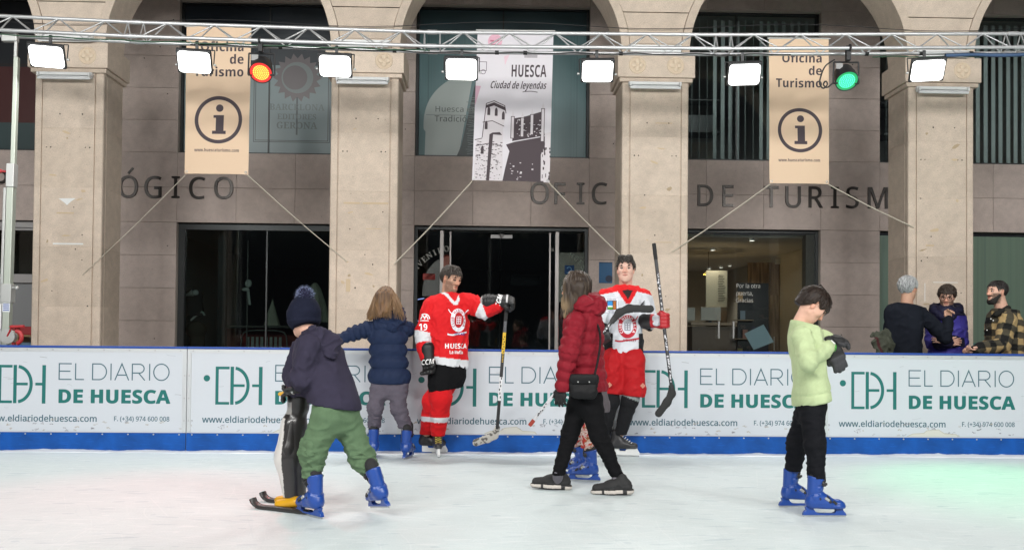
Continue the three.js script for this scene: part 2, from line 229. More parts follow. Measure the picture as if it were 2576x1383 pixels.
for (let k = -1; k <= 4; k++) {
  const x = PX0 + k * PP, P = new THREE.Group(); P.name = 'pillar'; P.position.set(x, 0, PZ - WZ); building.add(P);
  part(P, 'core', box(PW - 0.05, capY0 - 0.1, PD - 0.05, 0, capY0 / 2, -PD / 2), jointMat);
  for (let i = 0; i < 6; i++) part(P, 'stone_block', courseCache[i][(k + 3) % 3], pillarStones[(i * 2 + k + 5) % 4]);
  part(P, 'capital', capitalGeo, pillarStones[(k + 2) % 4]);
  for (const s of [-1, 1]) for (const [side, zz, ry] of [['f', 0.056, 0], ['b', -PD - 0.056, Math.PI]]) {
    const g = part(P, 'rosette', rosetteGeo, rosetteMat, V(s * 0.228, (capY0 + capY1) / 2 + 0.02, zz)); g.rotation.y = ry;
    const b = part(P, 'rosette_ground', cyl(0.092, 0.092, 0.003, 24).rotateX(Math.PI / 2), rosetteBack, V(s * 0.228, (capY0 + capY1) / 2 + 0.02, zz)); b.rotation.y = ry; }
  if (k < 0 || k > 3) continue;
  const r = rng(k + 40);                                     // plugged screw holes, scraps of poster and glue
  for (let i = 0; i < 12; i++) { const yy = [3.72, 3.72, 3.33, 3.33, 3.33, 3.33, 2.6, 1.9, 1.6, 2.2, 1.3, 2.0][i], xx = [-0.1, 0.16, -0.25, -0.2, 0.2, 0.25, 0, 0, 0, 0, 0, 0][i] + (i > 5 ? (r() - 0.5) * 0.55 : 0); part(P, 'screw_hole', cyl(0.006 + r() * 0.004, 0.006, 0.004, 8).rotateX(Math.PI / 2), holeMat, V(xx, yy + (i > 5 ? r() * 0.3 : 0), 0.0035)); }
  for (let i = 0; i < 8; i++) { const w = 0.01 + r() * 0.05, h = 0.006 + r() * 0.02, s = new THREE.Shape(); for (let j = 0; j < 7; j++) { const a = j / 7 * 6.283, q = 0.6 + r() * 0.7; s[j ? 'lineTo' : 'moveTo'](Math.cos(a) * w * q, Math.sin(a) * h * q); }
    const m = part(P, 'poster_scrap', new THREE.ExtrudeGeometry(s, { depth: 0.0012, bevelEnabled: false }), [tapeMat, tapeMat, chipMat, chipMat, tapeMat][Math.floor(r() * 5)], V((r() - 0.5) * 0.5, 1.2 + r() * 2.5, 0.0035)); m.rotation.z = (r() - 0.5) * 0.8; }
  const strips = [[[-0.02, 2.56, 0.2, 0.018, 1], [0.02, 2.2, 0.35, 0.018, 0]], [[-0.14, 2.72, 0.19, 0.022, 1], [0.14, 2.72, 0.3, 0.022, 1], [-0.17, 1.75, 0.05, 0.15, 1], [0.12, 2.42, 0.18, 0.01, 1]], [[0.1, 3.72, 0.2, 0.012, 1], [0.1, 2.3, 0.2, 0.01, 1]], [[-0.14, 2.3, 0.1, 0.02, 1], [0.05, 1.86, 0.3, 0.008, 0], [-0.2, 1.74, 0.008, 0.22, 0]]][k];
  for (const [sx, sy, sw, sh, t] of strips) part(P, 'tape_residue', box(sw, sh, 0.0015), t ? tapeMat : paperMat, V(sx, sy, 0.0045));
}
{ const s = new THREE.Shape(); s.moveTo(-0.1, 0.03); s.lineTo(0.1, 0.034); s.lineTo(0.04, -0.01); s.lineTo(0.0, -0.05); s.lineTo(-0.03, -0.02); s.closePath(); const m = part(building.children.find((c) => c.name === 'pillar' && Math.abs(c.position.x - PX0) < 0.01), 'torn_poster', new THREE.ExtrudeGeometry(s, { depth: 0.002, bevelEnabled: false }), paperMat, V(0, 2.7, 0.0045)); }
// --- arches: one spandrel of three courses above each pillar, a moulded band round each arch
const arcTop = capY1 + archR, band = 0.088;
function spandrelPiece(y0, y1) { // symmetric piece above a pillar between heights y0 and y1 (from the springing), outside the arch bands
  const R = archR + band + 0.012, cx = PP / 2, n = 10, ex = (y) => y >= R ? cx : cx - Math.sqrt(Math.max(0, R * R - y * y)), s = new THREE.Shape(), rt = [];
  for (let i = 0; i <= n; i++) { const y = mix(y0, y1, i / n); rt.push([Math.min(cx, Math.max(0.02, ex(y))) - 0.0015, y]); }
  s.moveTo(-rt[0][0], rt[0][1]); s.lineTo(rt[0][0], rt[0][1]); for (const [a, b] of rt.slice(1)) s.lineTo(a, b); for (const [a, b] of rt.slice().reverse()) s.lineTo(-a, b); s.closePath();
  return metreUV(new THREE.ExtrudeGeometry(s, { depth: PD - 0.02, bevelEnabled: false }).translate(0, capY1, -PD + 0.006), 0.66);
}
const spandrels = [[0.002, 0.128], [0.131, 0.5], [0.512, 0.98], [0.992, ceilY - capY1 + 0.5]].map(([a, b]) => spandrelPiece(a, b));
const archShape = new THREE.Shape(); archShape.absarc(0, 0, archR + band, 0, Math.PI, false); archShape.absarc(0, 0, archR, Math.PI, 0, true);
const archGeo = metreUV(new THREE.ExtrudeGeometry(archShape, { depth: PD - 0.016, bevelEnabled: true, bevelSize: 0.006, bevelThickness: 0.006, bevelSegments: 2, curveSegments: 40 }).translate(0, capY1 + 0.006, -PD + 0.01), 0.66);
for (let k = -1; k <= 4; k++) { const S = new THREE.Group(); S.name = 'spandrel'; S.position.set(PX0 + k * PP, 0, PZ - WZ); building.add(S);
  spandrels.forEach((g, i) => part(S, 'stone_block', g, pillarStones[(i + k + 6) % 4]));
  part(S, 'core', box(0.2, 2.2, PD - 0.08, 0, capY1 + 1.1, -PD / 2), grooveMat);
  if (k < 4) part(building, 'arch', archGeo, pillarStones[(k + 3) % 4], V(PX0 + (k + 0.5) * PP, 0, PZ - WZ)); }
bpart('gallery_ceiling', box(30, 0.2, -WZ + PZ + 0.6, 0, ceilY + 0.1, (WZ + PZ) / 2 - 0.3), std([0.45, 0.42, 0.39], 0.9));
// --- back wall with its slabs
const wallRows = [-0.03, 0.41, 0.89, 1.37, 1.845, 2.323, 2.8009, 3.31, 3.8196, 4.29, 4.76, 5.23, 5.70, 6.06, 6.75];
const backWall = new THREE.Group(); backWall.name = 'back_wall'; building.add(backWall);
const winX = (k) => WX0 + k * WPITCH, isHole = (row) => row < 6 || (row >= 8 && row < 13), slabGeo = {};
const coreBits = [];
for (let k = -2; k <= 5; k++) coreBits.push(box(WPITCH - WW - 0.01, 6.78, 0.25, winX(k) - (WPITCH - WW) / 2, 3.36, -0.16));
coreBits.push(box(30, 1.0, 0.25, 0, 3.31, -0.1605), box(30, 0.7, 0.25, 0, 6.4, -0.1605));
part(backWall, 'core', merge(coreBits), jointMat);
{ const r = rng(77);
  const slab = (x0, x1, y0, y1) => { const g = metreUV(rbox(x1 - x0 - 0.004, y1 - y0 - 0.004, 0.036, 0.0015, 0, 0, 0, 1), 0.66, r() * 3, r() * 3); part(backWall, 'stone_slab', g, wallStones[Math.floor(r() * 5)], V((x0 + x1) / 2, (y0 + y1) / 2, -0.018 + (r() - 0.5) * 0.0015)); };
  for (let i = 0; i < wallRows.length - 1; i++) for (let k = -2; k <= 4; k++) { const x = winX(k), y0 = wallRows[i], y1 = wallRows[i + 1], pier = WPITCH - WW;
    slab(x - pier, x, y0, y1);
    if (!isHole(i)) for (let j = 0; j < 3; j++) slab(x + WW * j / 3, x + WW * (j + 1) / 3, y0, y1); }
  for (let i = 0; i < 26; i++) { const k = Math.floor(r() * 4), up = r() < 0.5; part(backWall, 'screw_hole', cyl(0.009, 0.009, 0.004, 8).rotateX(Math.PI / 2), holeMat, V(winX(k) - 0.78 + r() * 0.7, up ? 4 + r() * 1.8 : 1 + r() * 1.8, 0.0015)); }
}
// metal letters of the two signs on the lintel
const letterMat = std([0.06, 0.055, 0.052], 0.35, { metalness: 0.75 });
{ const put = (ch, u, v, accent) => { const g = new TextGeometry(ch, { font, size: 0.315, depth: 0.018, bevelEnabled: true, bevelSize: 0.0015, bevelThickness: 0.002, bevelSegments: 1, curveSegments: 8 }); g.computeBoundingBox(); const b = g.boundingBox, p = W(u, v, WZ); g.translate(-(b.min.x + b.max.x) / 2, -(b.min.y + b.max.y) / 2, 0.003); const m = part(backWall, 'letter', accent ? merge([g, box(0.03, 0.11, 0.016).rotateZ(-0.7).translate(0.03, 0.235, 0.012)]) : g, letterMat, V(p.x, p.y, 0)); return m; };
  [['P', 2, 456], ['Ó', 322, 470], ['G', 384, 471], ['I', 441, 471], ['C', 495, 473], ['O', 562, 473], ['O', 1357, 486], ['F', 1408, 487], ['I', 1460, 487], ['C', 1508, 487], ['I', 1557, 489], ['N', 1612, 490], ['A', 1668, 490], ['D', 1774, 492], ['E', 1831, 493], ['T', 1940, 495], ['U', 1995, 496], ['R', 2052, 496], ['I', 2100, 497], ['S', 2144, 497], ['M', 2208, 498], ['O', 2274, 499]].forEach(([c, u, v]) => put(c === 'Ó' ? 'O' : c, u, v, c === 'Ó')); }

// ---------------------------------------------------------------- windows (parts of the building)
const GZ = -0.14;                                            // glass plane behind the wall face
const frameGeo = (w, h, t, d) => merge([box(w, t, d, 0, h / 2 - t / 2, 0), box(w, t, d, 0, -h / 2 + t / 2, 0), box(t, h - 2 * t, d, -w / 2 + t / 2, 0, 0), box(t, h - 2 * t, d, w / 2 - t / 2, 0, 0)]);
function windowUnit(k, y0, y1, o = {}) {
  const w = new THREE.Group(); w.name = 'window'; w.position.set(winX(k) + WW / 2, (y0 + y1) / 2, 0); building.add(w);
  part(w, 'frame', frameGeo(WW - 0.004, y1 - y0 - 0.004, o.t ?? 0.03, 0.09), o.frame ?? darkMetal, V(0, 0, GZ));
  for (const s of o.panes ?? [[-0.5, 0.5]]) { const pw = (s[1] - s[0]) * (WW - 0.06) - 0.012; part(w, 'pane', box(pw, y1 - y0 - 0.075, 0.008), o.glass ?? glassMat, V((s[0] + s[1]) / 2 * (WW - 0.06), 0, GZ)); }
  for (const m of o.mullions ?? []) part(w, 'mullion', box(0.02, y1 - y0 - 0.07, 0.05), darkMetal, V(m * (WW - 0.06), 0, GZ - 0.002));
  return w;
}
function room(k, y0, y1, depth, wallMat, floorMat = wallMat, ceilMat = wallMat) { const g = new THREE.Group(); g.name = 'room'; g.position.set(winX(k) + WW / 2, 0, 0); building.add(g); const w = WW + 0.75, zc = -0.29 - depth / 2;
  part(g, 'room_wall', merge([box(w, y1 - y0, 0.05, 0, (y0 + y1) / 2, -0.29 - depth), box(0.05, y1 - y0, depth, -w / 2, (y0 + y1) / 2, zc), box(0.05, y1 - y0, depth, w / 2, (y0 + y1) / 2, zc)]), wallMat);
  part(g, 'room_floor', box(w, 0.04, depth, 0, y0 - 0.02, zc), floorMat); part(g, 'room_ceiling', box(w, 0.04, depth, 0, y1 + 0.02, zc), ceilMat); return g; }
const winU = [3.8196, 6.06], winL = [0, 2.8009];
// printed films behind the upper panes
const film = (w, name, draw, x, width, hgt = 2.16, px = 1024) => part(w, name, new THREE.PlaneGeometry(width, hgt), new THREE.MeshStandardMaterial({ map: canvasTex(px, Math.round(px * hgt / width), draw), roughness: 0.35 }), V(x, 0, GZ + 0.009));
const sans = (ctx, t, x, y, px, o = {}) => { ctx.save(); ctx.font = (o.bold ? 'bold ' : '') + px + 'px ' + (o.font ?? 'sans-serif'); ctx.textAlign = o.align ?? 'left'; ctx.textBaseline = 'alphabetic'; ctx.translate(x, y); if (o.skew) ctx.transform(1, 0, o.skew, 1, 0, 0); const wd = ctx.measureText(t).width; if (o.width) { ctx.scale(o.width / wd, o.sy ?? 1); } ctx.fillStyle = o.fill ?? '#222'; ctx.fillText(t, 0, 0); if (o.stroke) { ctx.lineWidth = o.stroke; ctx.strokeStyle = o.fill ?? '#222'; ctx.lineJoin = 'round'; ctx.strokeText(t, 0, 0); } ctx.restore(); };
{ const w = windowUnit(0, ...winU, { mullions: [0.0] });       // emblem print
  film(w, 'printed_film', (c, W_, H_) => { c.fillStyle = '#76878a'; c.fillRect(0, 0, W_, H_); c.fillStyle = '#232d36'; c.fillRect(0, 0, W_, H_ * 0.4);
    const cx = W_ * 0.665, cy = H_ * 0.55; c.fillStyle = '#655f62'; c.beginPath(); for (let i = 0; i < 36; i++) { const a = i / 36 * 6.283, q = (i % 2 ? 118 : 150); c[i ? 'lineTo' : 'moveTo'](cx + Math.cos(a) * q, cy - 60 + Math.sin(a) * q); } c.fill(); c.fillStyle = '#707a7b'; c.beginPath(); c.arc(cx, cy - 60, 96, 0, 7); c.fill(); c.fillStyle = '#625d60'; c.beginPath(); c.arc(cx - 14, cy - 60, 74, 0, 7); c.fill();
    c.fillStyle = '#3f4a4d'; c.fillRect(cx - 5, cy + 60, 10, 230);
    sans(c, 'BARCELONA', cx, cy + 140, 52, { fill: '#5f6c6f', align: 'center', font: 'serif', bold: true }); sans(c, 'EDITORES', cx, cy + 195, 46, { fill: '#5d696c', align: 'center', font: 'serif', bold: true }); sans(c, 'GERONA', cx, cy + 252, 56, { fill: '#566265', align: 'center', font: 'serif', bold: true });
    c.strokeStyle = '#323c40'; c.lineWidth = 4; c.strokeRect(W_ * 0.42, H_ * 0.2, W_ * 0.43, H_ * 0.715); c.strokeRect(W_ * 0.41, H_ * 0.19, W_ * 0.45, H_ * 0.735); c.fillStyle = '#3b4550'; c.fillRect(W_ * 0.905, H_ * 0.2, W_ * 0.095, H_ * 0.5); }, 0, WW - 0.08); }
{ const w = windowUnit(1, ...winU, { mullions: [0.0] });
  film(w, 'printed_film', (c, W_, H_) => { c.fillStyle = '#5a787c'; c.fillRect(0, 0, W_, H_); const r = rng(6); for (let i = 0; i < 130; i++) { c.fillStyle = 'rgba(' + (r() < 0.5 ? '20,30,32' : '110,130,130') + ',' + r() * 0.12 + ')'; c.fillRect(r() * W_, 0, 1 + r() * 6, H_); } c.fillStyle = '#35494f'; c.fillRect(0, 0, W_, H_ * 0.16);
    c.fillStyle = '#a5b0ae'; c.beginPath(); c.moveTo(38, H_); c.lineTo(42, H_ * 0.84); c.lineTo(30, H_ * 0.82); c.bezierCurveTo(20, H_ * 0.6, 130, H_ * 0.5, 260, H_ * 0.44); c.lineTo(330, H_ * 0.44); c.lineTo(250, H_ * 0.97); c.lineTo(235, H_); c.fill();
    c.fillStyle = '#2e3b3d'; c.beginPath(); c.moveTo(235, H_); c.lineTo(262, H_ * 0.93); c.lineTo(352, H_ * 0.45); c.lineTo(380, H_); c.fill(); c.strokeStyle = '#6a7574'; c.lineWidth = 3; for (let i = 0; i < 26; i++) { const y = H_ * (0.6 + i * 0.0155); c.beginPath(); c.moveTo(286 + r() * 20, y); c.lineTo(335 + r() * 20, y + (r() - 0.5) * 20); c.stroke(); }
    sans(c, 'Huesca es', 96, H_ * 0.70, 47, { fill: '#59625f', width: 250 }); sans(c, 'Tradición', 96, H_ * 0.768, 50, { fill: '#39413f', width: 232 }); c.fillStyle = '#6c7775'; c.fillRect(44, H_ * 0.722, 250, 3); }, 0, WW - 0.08); }
const blindMat = std([0.5, 0.55, 0.54], 0.75), blindGeo = box(0.075, 2.1, 0.003), darkRoom = std([0.42, 0.42, 0.41], 0.9);
for (const k of [2, 3]) { const w = windowUnit(k, ...winU, { mullions: [0.02], glass: clearGlass }); room(k, 3.85, 6.1, 6, darkRoom); const r = rng(k);
  for (let i = 0; i < 21; i++) { const x = -WW / 2 + 0.1 + i * 0.117, b = part(w, 'blind_slat', blindGeo, blindMat, V(x + (r() - 0.5) * 0.012, 0, GZ - 0.12)); const open = k === 3 ? (i < 8 ? 1.25 - i * 0.12 : 0.3) : (i < 8 || (i > 11 && i < 14)) ? 1.42 + (r() - 0.5) * 0.12 : 0.5 + r() * 0.25; b.rotation.y = open; }
  part(w, 'desk', merge([box(0.9, 0.03, 0.4, -0.5, -0.55, -0.8), box(0.6, 0.25, 0.3, -0.4, -0.4, -0.85), box(0.9, 0.02, 0.3, -0.5, -0.02, -0.9)]), std([0.16, 0.16, 0.16], 0.6)); }
{ const w = windowUnit(-1, ...winU);
  film(w, 'printed_film', (c, W_, H_) => { c.fillStyle = '#22262b'; c.fillRect(0, 0, W_, H_); c.fillStyle = '#4a2a2a'; c.fillRect(0, H_ * 0.44, W_, H_ * 0.38); c.fillStyle = '#3c4c4e'; c.fillRect(0, H_ * 0.82, W_, H_ * 0.18); c.fillStyle = '#2a2526'; c.fillRect(0, H_ * 0.42, W_, 10);
    sans(c, '10', W_ * 0.93, H_ * 0.56, 74, { fill: '#7d6a66', bold: true }); sans(c, 'ORTA', W_ * 0.9, H_ * 0.61, 34, { fill: '#6d5855', bold: true }); sans(c, 'LU VIVA', W_ * 0.78, H_ * 0.69, 62, { fill: '#7b5f5a', bold: true }); sans(c, '7/6 7/67', W_ * 0.7, H_ * 0.8, 84, { fill: '#7a5550', font: 'serif', bold: true }); }, 0, WW - 0.08); }
for (const k of [4]) { windowUnit(k, ...winU); room(k, 3.85, 6.1, 1.2, darkRoom); }
// ---------------------------------------------------------------- ground-floor shop fronts
const inRoom = (u, v, d) => W(u, v, WZ - d);                  // point behind the glass, d metres inside
{ // k = 0: dark display window
  const w = windowUnit(0, ...winL, { t: 0.09, mullions: [0.0], panes: [[-0.5, -0.004], [0.004, 0.5]] });
  part(w, 'post', box(0.12, 2.7, 0.1), darkMetal, V(-0.72, 0, GZ - 0.25));
  room(0, 0.0, 2.75, 7, std([0.42, 0.42, 0.42], 0.9), std([0.3, 0.28, 0.25], 0.8));
  const dim = std([0.6, 0.58, 0.52], 0.85), redCloth = std([0.3, 0.07, 0.06], 0.95), iron = std([0.3, 0.27, 0.24], 0.6), linen = std([0.7, 0.65, 0.5], 0.95);
  { const p = inRoom(683, 822, 0.9), t = thing('display_table', 'dim display table behind the dark shop window', 'table', V(p.x, 0, p.z)); part(t, 'table_top', box(1.5, 0.03, 0.4, -0.05, p.y, 0), std([0.2, 0.18, 0.15], 0.7)); for (const s of [-0.75, 0.65]) part(t, 'leg', box(0.04, p.y, 0.04, s, p.y / 2, 0), iron); part(t, 'table_cloth', box(1.5, 0.5, 0.02, -0.05, p.y - 0.27, -0.19), redCloth);
    const q = inRoom(683, 822, 0.85); const cone = part(scene, 'display_cone', new THREE.ConeGeometry(0.13, 0.42, 20, 1).translate(0, 0.21, 0), linen, V(q.x, p.y + 0.016, q.z)); tag(cone, 'pale cloth cone standing on the table in the dark shop window', 'ornament'); }
  { const p = inRoom(663, 852, 0.5), t = thing('slatted_headboard', 'iron slatted bed head low in the dark shop window', 'bed', V(p.x, 0, p.z)), wd = 0.64, top = inRoom(663, 834, 0.5).y; part(t, 'rail', tube([V(-wd / 2, 0, 0), V(-wd / 2, top - 0.04, 0), V(-wd / 2 + 0.05, top, 0), V(wd / 2 - 0.05, top, 0), V(wd / 2, top - 0.04, 0), V(wd / 2, 0, 0)], 0.011, 60, 8), iron);
    for (let i = 0; i < 8; i++) part(t, 'slat', box(0.04, 0.5, 0.012, -wd / 2 + 0.08 + i * 0.069, top - 0.33, 0), dim); }
  { const p = inRoom(791, 750, 1.0), t = thing('draped_cloth', 'pale linen cloth draped over a stand at the edge of the dark shop window', 'cloth', V(p.x, 0, p.z)); const pts = []; for (let i = 0; i <= 14; i++) { const a = i / 14; pts.push(new THREE.Vector2(0.02 + 0.22 * Math.pow(a, 0.62), inRoom(791, 711, 1).y - a * 0.62)); } const g = new THREE.LatheGeometry(pts, 40), q = g.attributes.position; for (let i = 0; i < q.count; i++) { const a = Math.atan2(q.getZ(i), q.getX(i)), d = Math.hypot(q.getX(i), q.getZ(i)), k = 1 + 0.12 * Math.sin(a * 7) * d * 4; q.setX(i, q.getX(i) * k); q.setZ(i, q.getZ(i) * k); } g.computeVertexNormals(); part(t, 'cloth', g, linen); part(t, 'stand', cyl(0.02, 0.02, inRoom(791, 712, 1).y, 8, 0, inRoom(791, 712, 1).y / 2, 0), iron); }
  { const p = inRoom(621, 725, 0.45), t = thing('ribbon_stand', 'white ribbon bow tied to a thin pole in the dark shop window', 'ornament', V(p.x, 0, p.z)); part(t, 'pole', cyl(0.01, 0.012, 2.6, 8, 0, 1.3, 0), iron); part(t, 'ribbon', merge([new THREE.SphereGeometry(0.055, 10, 8).scale(1, 1.1, 0.4).translate(0.02, p.y + 0.07, 0.02), new THREE.SphereGeometry(0.05, 10, 8).scale(1.2, 0.6, 0.4).translate(-0.02, p.y - 0.02, 0.02), box(0.035, 0.24, 0.01).rotateZ(0.12).translate(0.03, p.y - 0.13, 0.02)]), std([0.75, 0.73, 0.66], 0.9)); }
  for (const [u, v, s, lab, c] of [[486, 745, 1.0, 'dark plush figure with a white beak behind the shop glass', [0.05, 0.05, 0.055]], [492, 830, 1.15, 'grey and brown plush figure with a curled white trim behind the shop glass', [0.12, 0.1, 0.08]]]) { const p = inRoom(u, v, 0.55), t = thing('plush_figure', lab, 'plush toy', V(p.x, v > 800 ? 0 : p.y - 0.3, p.z)), y = v > 800 ? p.y : 0.3;
    part(t, 'plush_body', merge([new THREE.SphereGeometry(0.15 * s, 16, 12).scale(0.9, 0.8, 0.8).translate(0, y, 0), v > 800 ? cyl(0.1, 0.16, y, 16, 0.02, y / 2, 0) : cyl(0.12, 0.16, 0.3, 16, 0, 0.15, 0)]), std(c, 0.95));
    part(t, 'trim', v > 800 ? tube([V(-0.04, y + 0.14, 0.14), V(0.02, y + 0.2, 0.12), V(0.1, y + 0.27, 0.05), V(0.14, y + 0.22, 0.05)], 0.017, 24, 6) : merge([new THREE.ConeGeometry(0.05, 0.14, 12).rotateZ(1.9).translate(-0.04, y + 0.02, 0.13), new THREE.SphereGeometry(0.045, 10, 8).translate(0.06, y + 0.05, 0.1)]), std([0.75, 0.73, 0.68], 0.9)); }
}
{ // k = 1: glazed entrance with a dark lobby
  const w = new THREE.Group(); w.name = 'entrance'; w.position.set(winX(1) + WW / 2, 1.4, 0); building.add(w); const X = (u) => W(u, 720, WZ + GZ).x - w.position.x, h = 2.72;
  part(w, 'frame', frameGeo(WW - 0.004, 2.79, 0.045, 0.12), darkMetal, V(0, 0, GZ));
  const lightPost = std([0.36, 0.34, 0.33], 0.4, { metalness: 0.5 }); for (const u of [1110, 1400]) part(w, 'door_post', box(0.05, h, 0.06), lightPost, V(X(u), -0.02, GZ)); for (const u of [1131, 1383]) part(w, 'door_stile', box(0.022, h, 0.04), lightPost, V(X(u), -0.02, GZ - 0.06));
  for (const [a, b, z] of [[1044, 1105, 0], [1116, 1130, -0.06], [1385, 1397, -0.06], [1406, 1470, 0]]) part(w, 'pane', box(X(b) - X(a), h - 0.02, 0.008), glassMat, V((X(a) + X(b)) / 2, -0.02, GZ + z));
  part(w, 'motion_sensor', merge([box(0.32, 0.05, 0.04, 0, 1.26, GZ + 0.03), new THREE.ConeGeometry(0.05, 0.06, 4).rotateX(Math.PI).translate(0, 1.26, GZ + 0.06)]), std([0.4, 0.4, 0.4], 0.5));
  room(1, 0, 2.75, 7, std([0.42, 0.42, 0.42], 0.9), std([0.3, 0.29, 0.28], 0.5)); part(w, 'sliding_door', box(X(1256) - X(1133), h - 0.02, 0.008), glassMat, V((X(1256) + X(1133)) / 2, -0.02, GZ - 0.075)); part(w, 'sliding_door', box(X(1381) - X(1258), h - 0.02, 0.008), glassMat, V((X(1381) + X(1258)) / 2, -0.02, GZ - 0.075));
  part(w, 'inner_door', merge([box(0.75, 0.03, 0.04, -0.25, 0.5, -2.6), box(0.03, 1.9, 0.04, -0.62, -0.43, -2.6), box(0.03, 1.9, 0.04, 0.12, -0.43, -2.6), box(0.5, 0.16, 0.03, 0.45, 0.78, -2.4)]), std([0.05, 0.05, 0.052], 0.6));
  const gp = (name, u0, v0, u1, v1, draw, px = 256) => { const a = W(u0, v0, WZ + GZ), b = W(u1, v1, WZ + GZ), ww = b.x - a.x, hh = a.y - b.y; return part(w, name, new THREE.PlaneGeometry(ww, hh), printMat(px, Math.round(px * hh / ww), draw), V((a.x + b.x) / 2 - w.position.x, (a.y + b.y) / 2 - 1.4, GZ + 0.008)); };
  const arcText = (c, t, cx, cy, r, a0, a1, px, fill) => { for (let i = 0; i < t.length; i++) { const a = mix(a0, a1, t.length > 1 ? i / (t.length - 1) : 0); c.save(); c.translate(cx + Math.cos(a) * r, cy + Math.sin(a) * r); c.rotate(a + Math.PI / 2); c.font = 'bold ' + px + 'px serif'; c.textAlign = 'center'; c.fillStyle = fill; c.fillText(t[i], 0, 0); c.restore(); } };
  gp('glass_lettering', 1042, 605, 1130, 745, (c, W_, H_) => { c.fillStyle = 'rgba(150,155,152,0.45)'; c.beginPath(); c.moveTo(60, H_); c.bezierCurveTo(60, 220, 130, 130, 250, 110); c.lineTo(250, H_); c.fill(); c.fillStyle = 'rgba(150,60,40,0.4)'; c.beginPath(); c.arc(240, 150, 50, 0, 7); c.fill(); arcText(c, 'BIENVENIDO', 300, 400, 330, Math.PI + 0.22, Math.PI * 1.5 - 0.2, 56, '#9a9d97'); }, 256);
  gp('glass_lettering', 1384, 620, 1396, 680, (c, W_, H_) => { sans(c, 'S', 22, 130, 120, { font: 'serif', bold: true, fill: '#a0a29c' }); }, 128);
  gp('glass_lettering', 1405, 620, 1468, 760, (c, W_, H_) => { c.fillStyle = 'rgba(150,160,150,0.35)'; c.fillRect(0, 60, W_, H_); arcText(c, 'HUES', 20, 330, 240, -1.15, -0.5, 64, '#6f7a70'); }, 256);
  gp('sticker', 1063, 688, 1094, 704, (c, W_, H_) => { c.fillStyle = '#8a2322'; c.fillRect(0, 0, W_, H_); c.fillStyle = '#b86a60'; for (let i = 0; i < 4; i++) c.fillRect(14, 18 + i * 28, W_ - 28 - i * 20, 10); }, 256);
  gp('sticker', 1420, 667, 1444, 690, (c, W_, H_) => { c.fillStyle = '#12406f'; c.fillRect(0, 0, W_, H_); c.fillStyle = '#5f90b5'; c.beginPath(); c.arc(120, 110, 60, 3.5, 7); c.lineWidth = 26; c.strokeStyle = '#5f90b5'; c.stroke(); c.fillRect(60, 190, 140, 24); }, 256);
  gp('handle_band', 1398, 822, 1404, 872, (c, W_, H_) => { c.fillStyle = '#c0392b'; c.fillRect(0, 0, W_, H_); }, 64);
  for (const [u, v] of [[1058, 752], [1058, 806]]) { const p = W(u, v, WZ - 0.5), t = thing('led_strip_lamp', v < 780 ? 'small blue-white lamp glowing inside the entrance, upper of two' : 'small blue-white lamp glowing inside the entrance, lower of two', 'lamp', p); part(t, 'light_tube', rod(V(-0.05, -0.008, 0), V(0.05, 0.012, 0), 0.007, 8), std([0.5, 0.5, 0.6], 0.4, { emissive: rgb(0.45, 0.5, 1), emissiveIntensity: 2.2 })); part(t, 'holder', rod(V(-0.06, -0.012, -0.012), V(0.06, 0.01, -0.012), 0.008, 6), blackPlastic); }
}
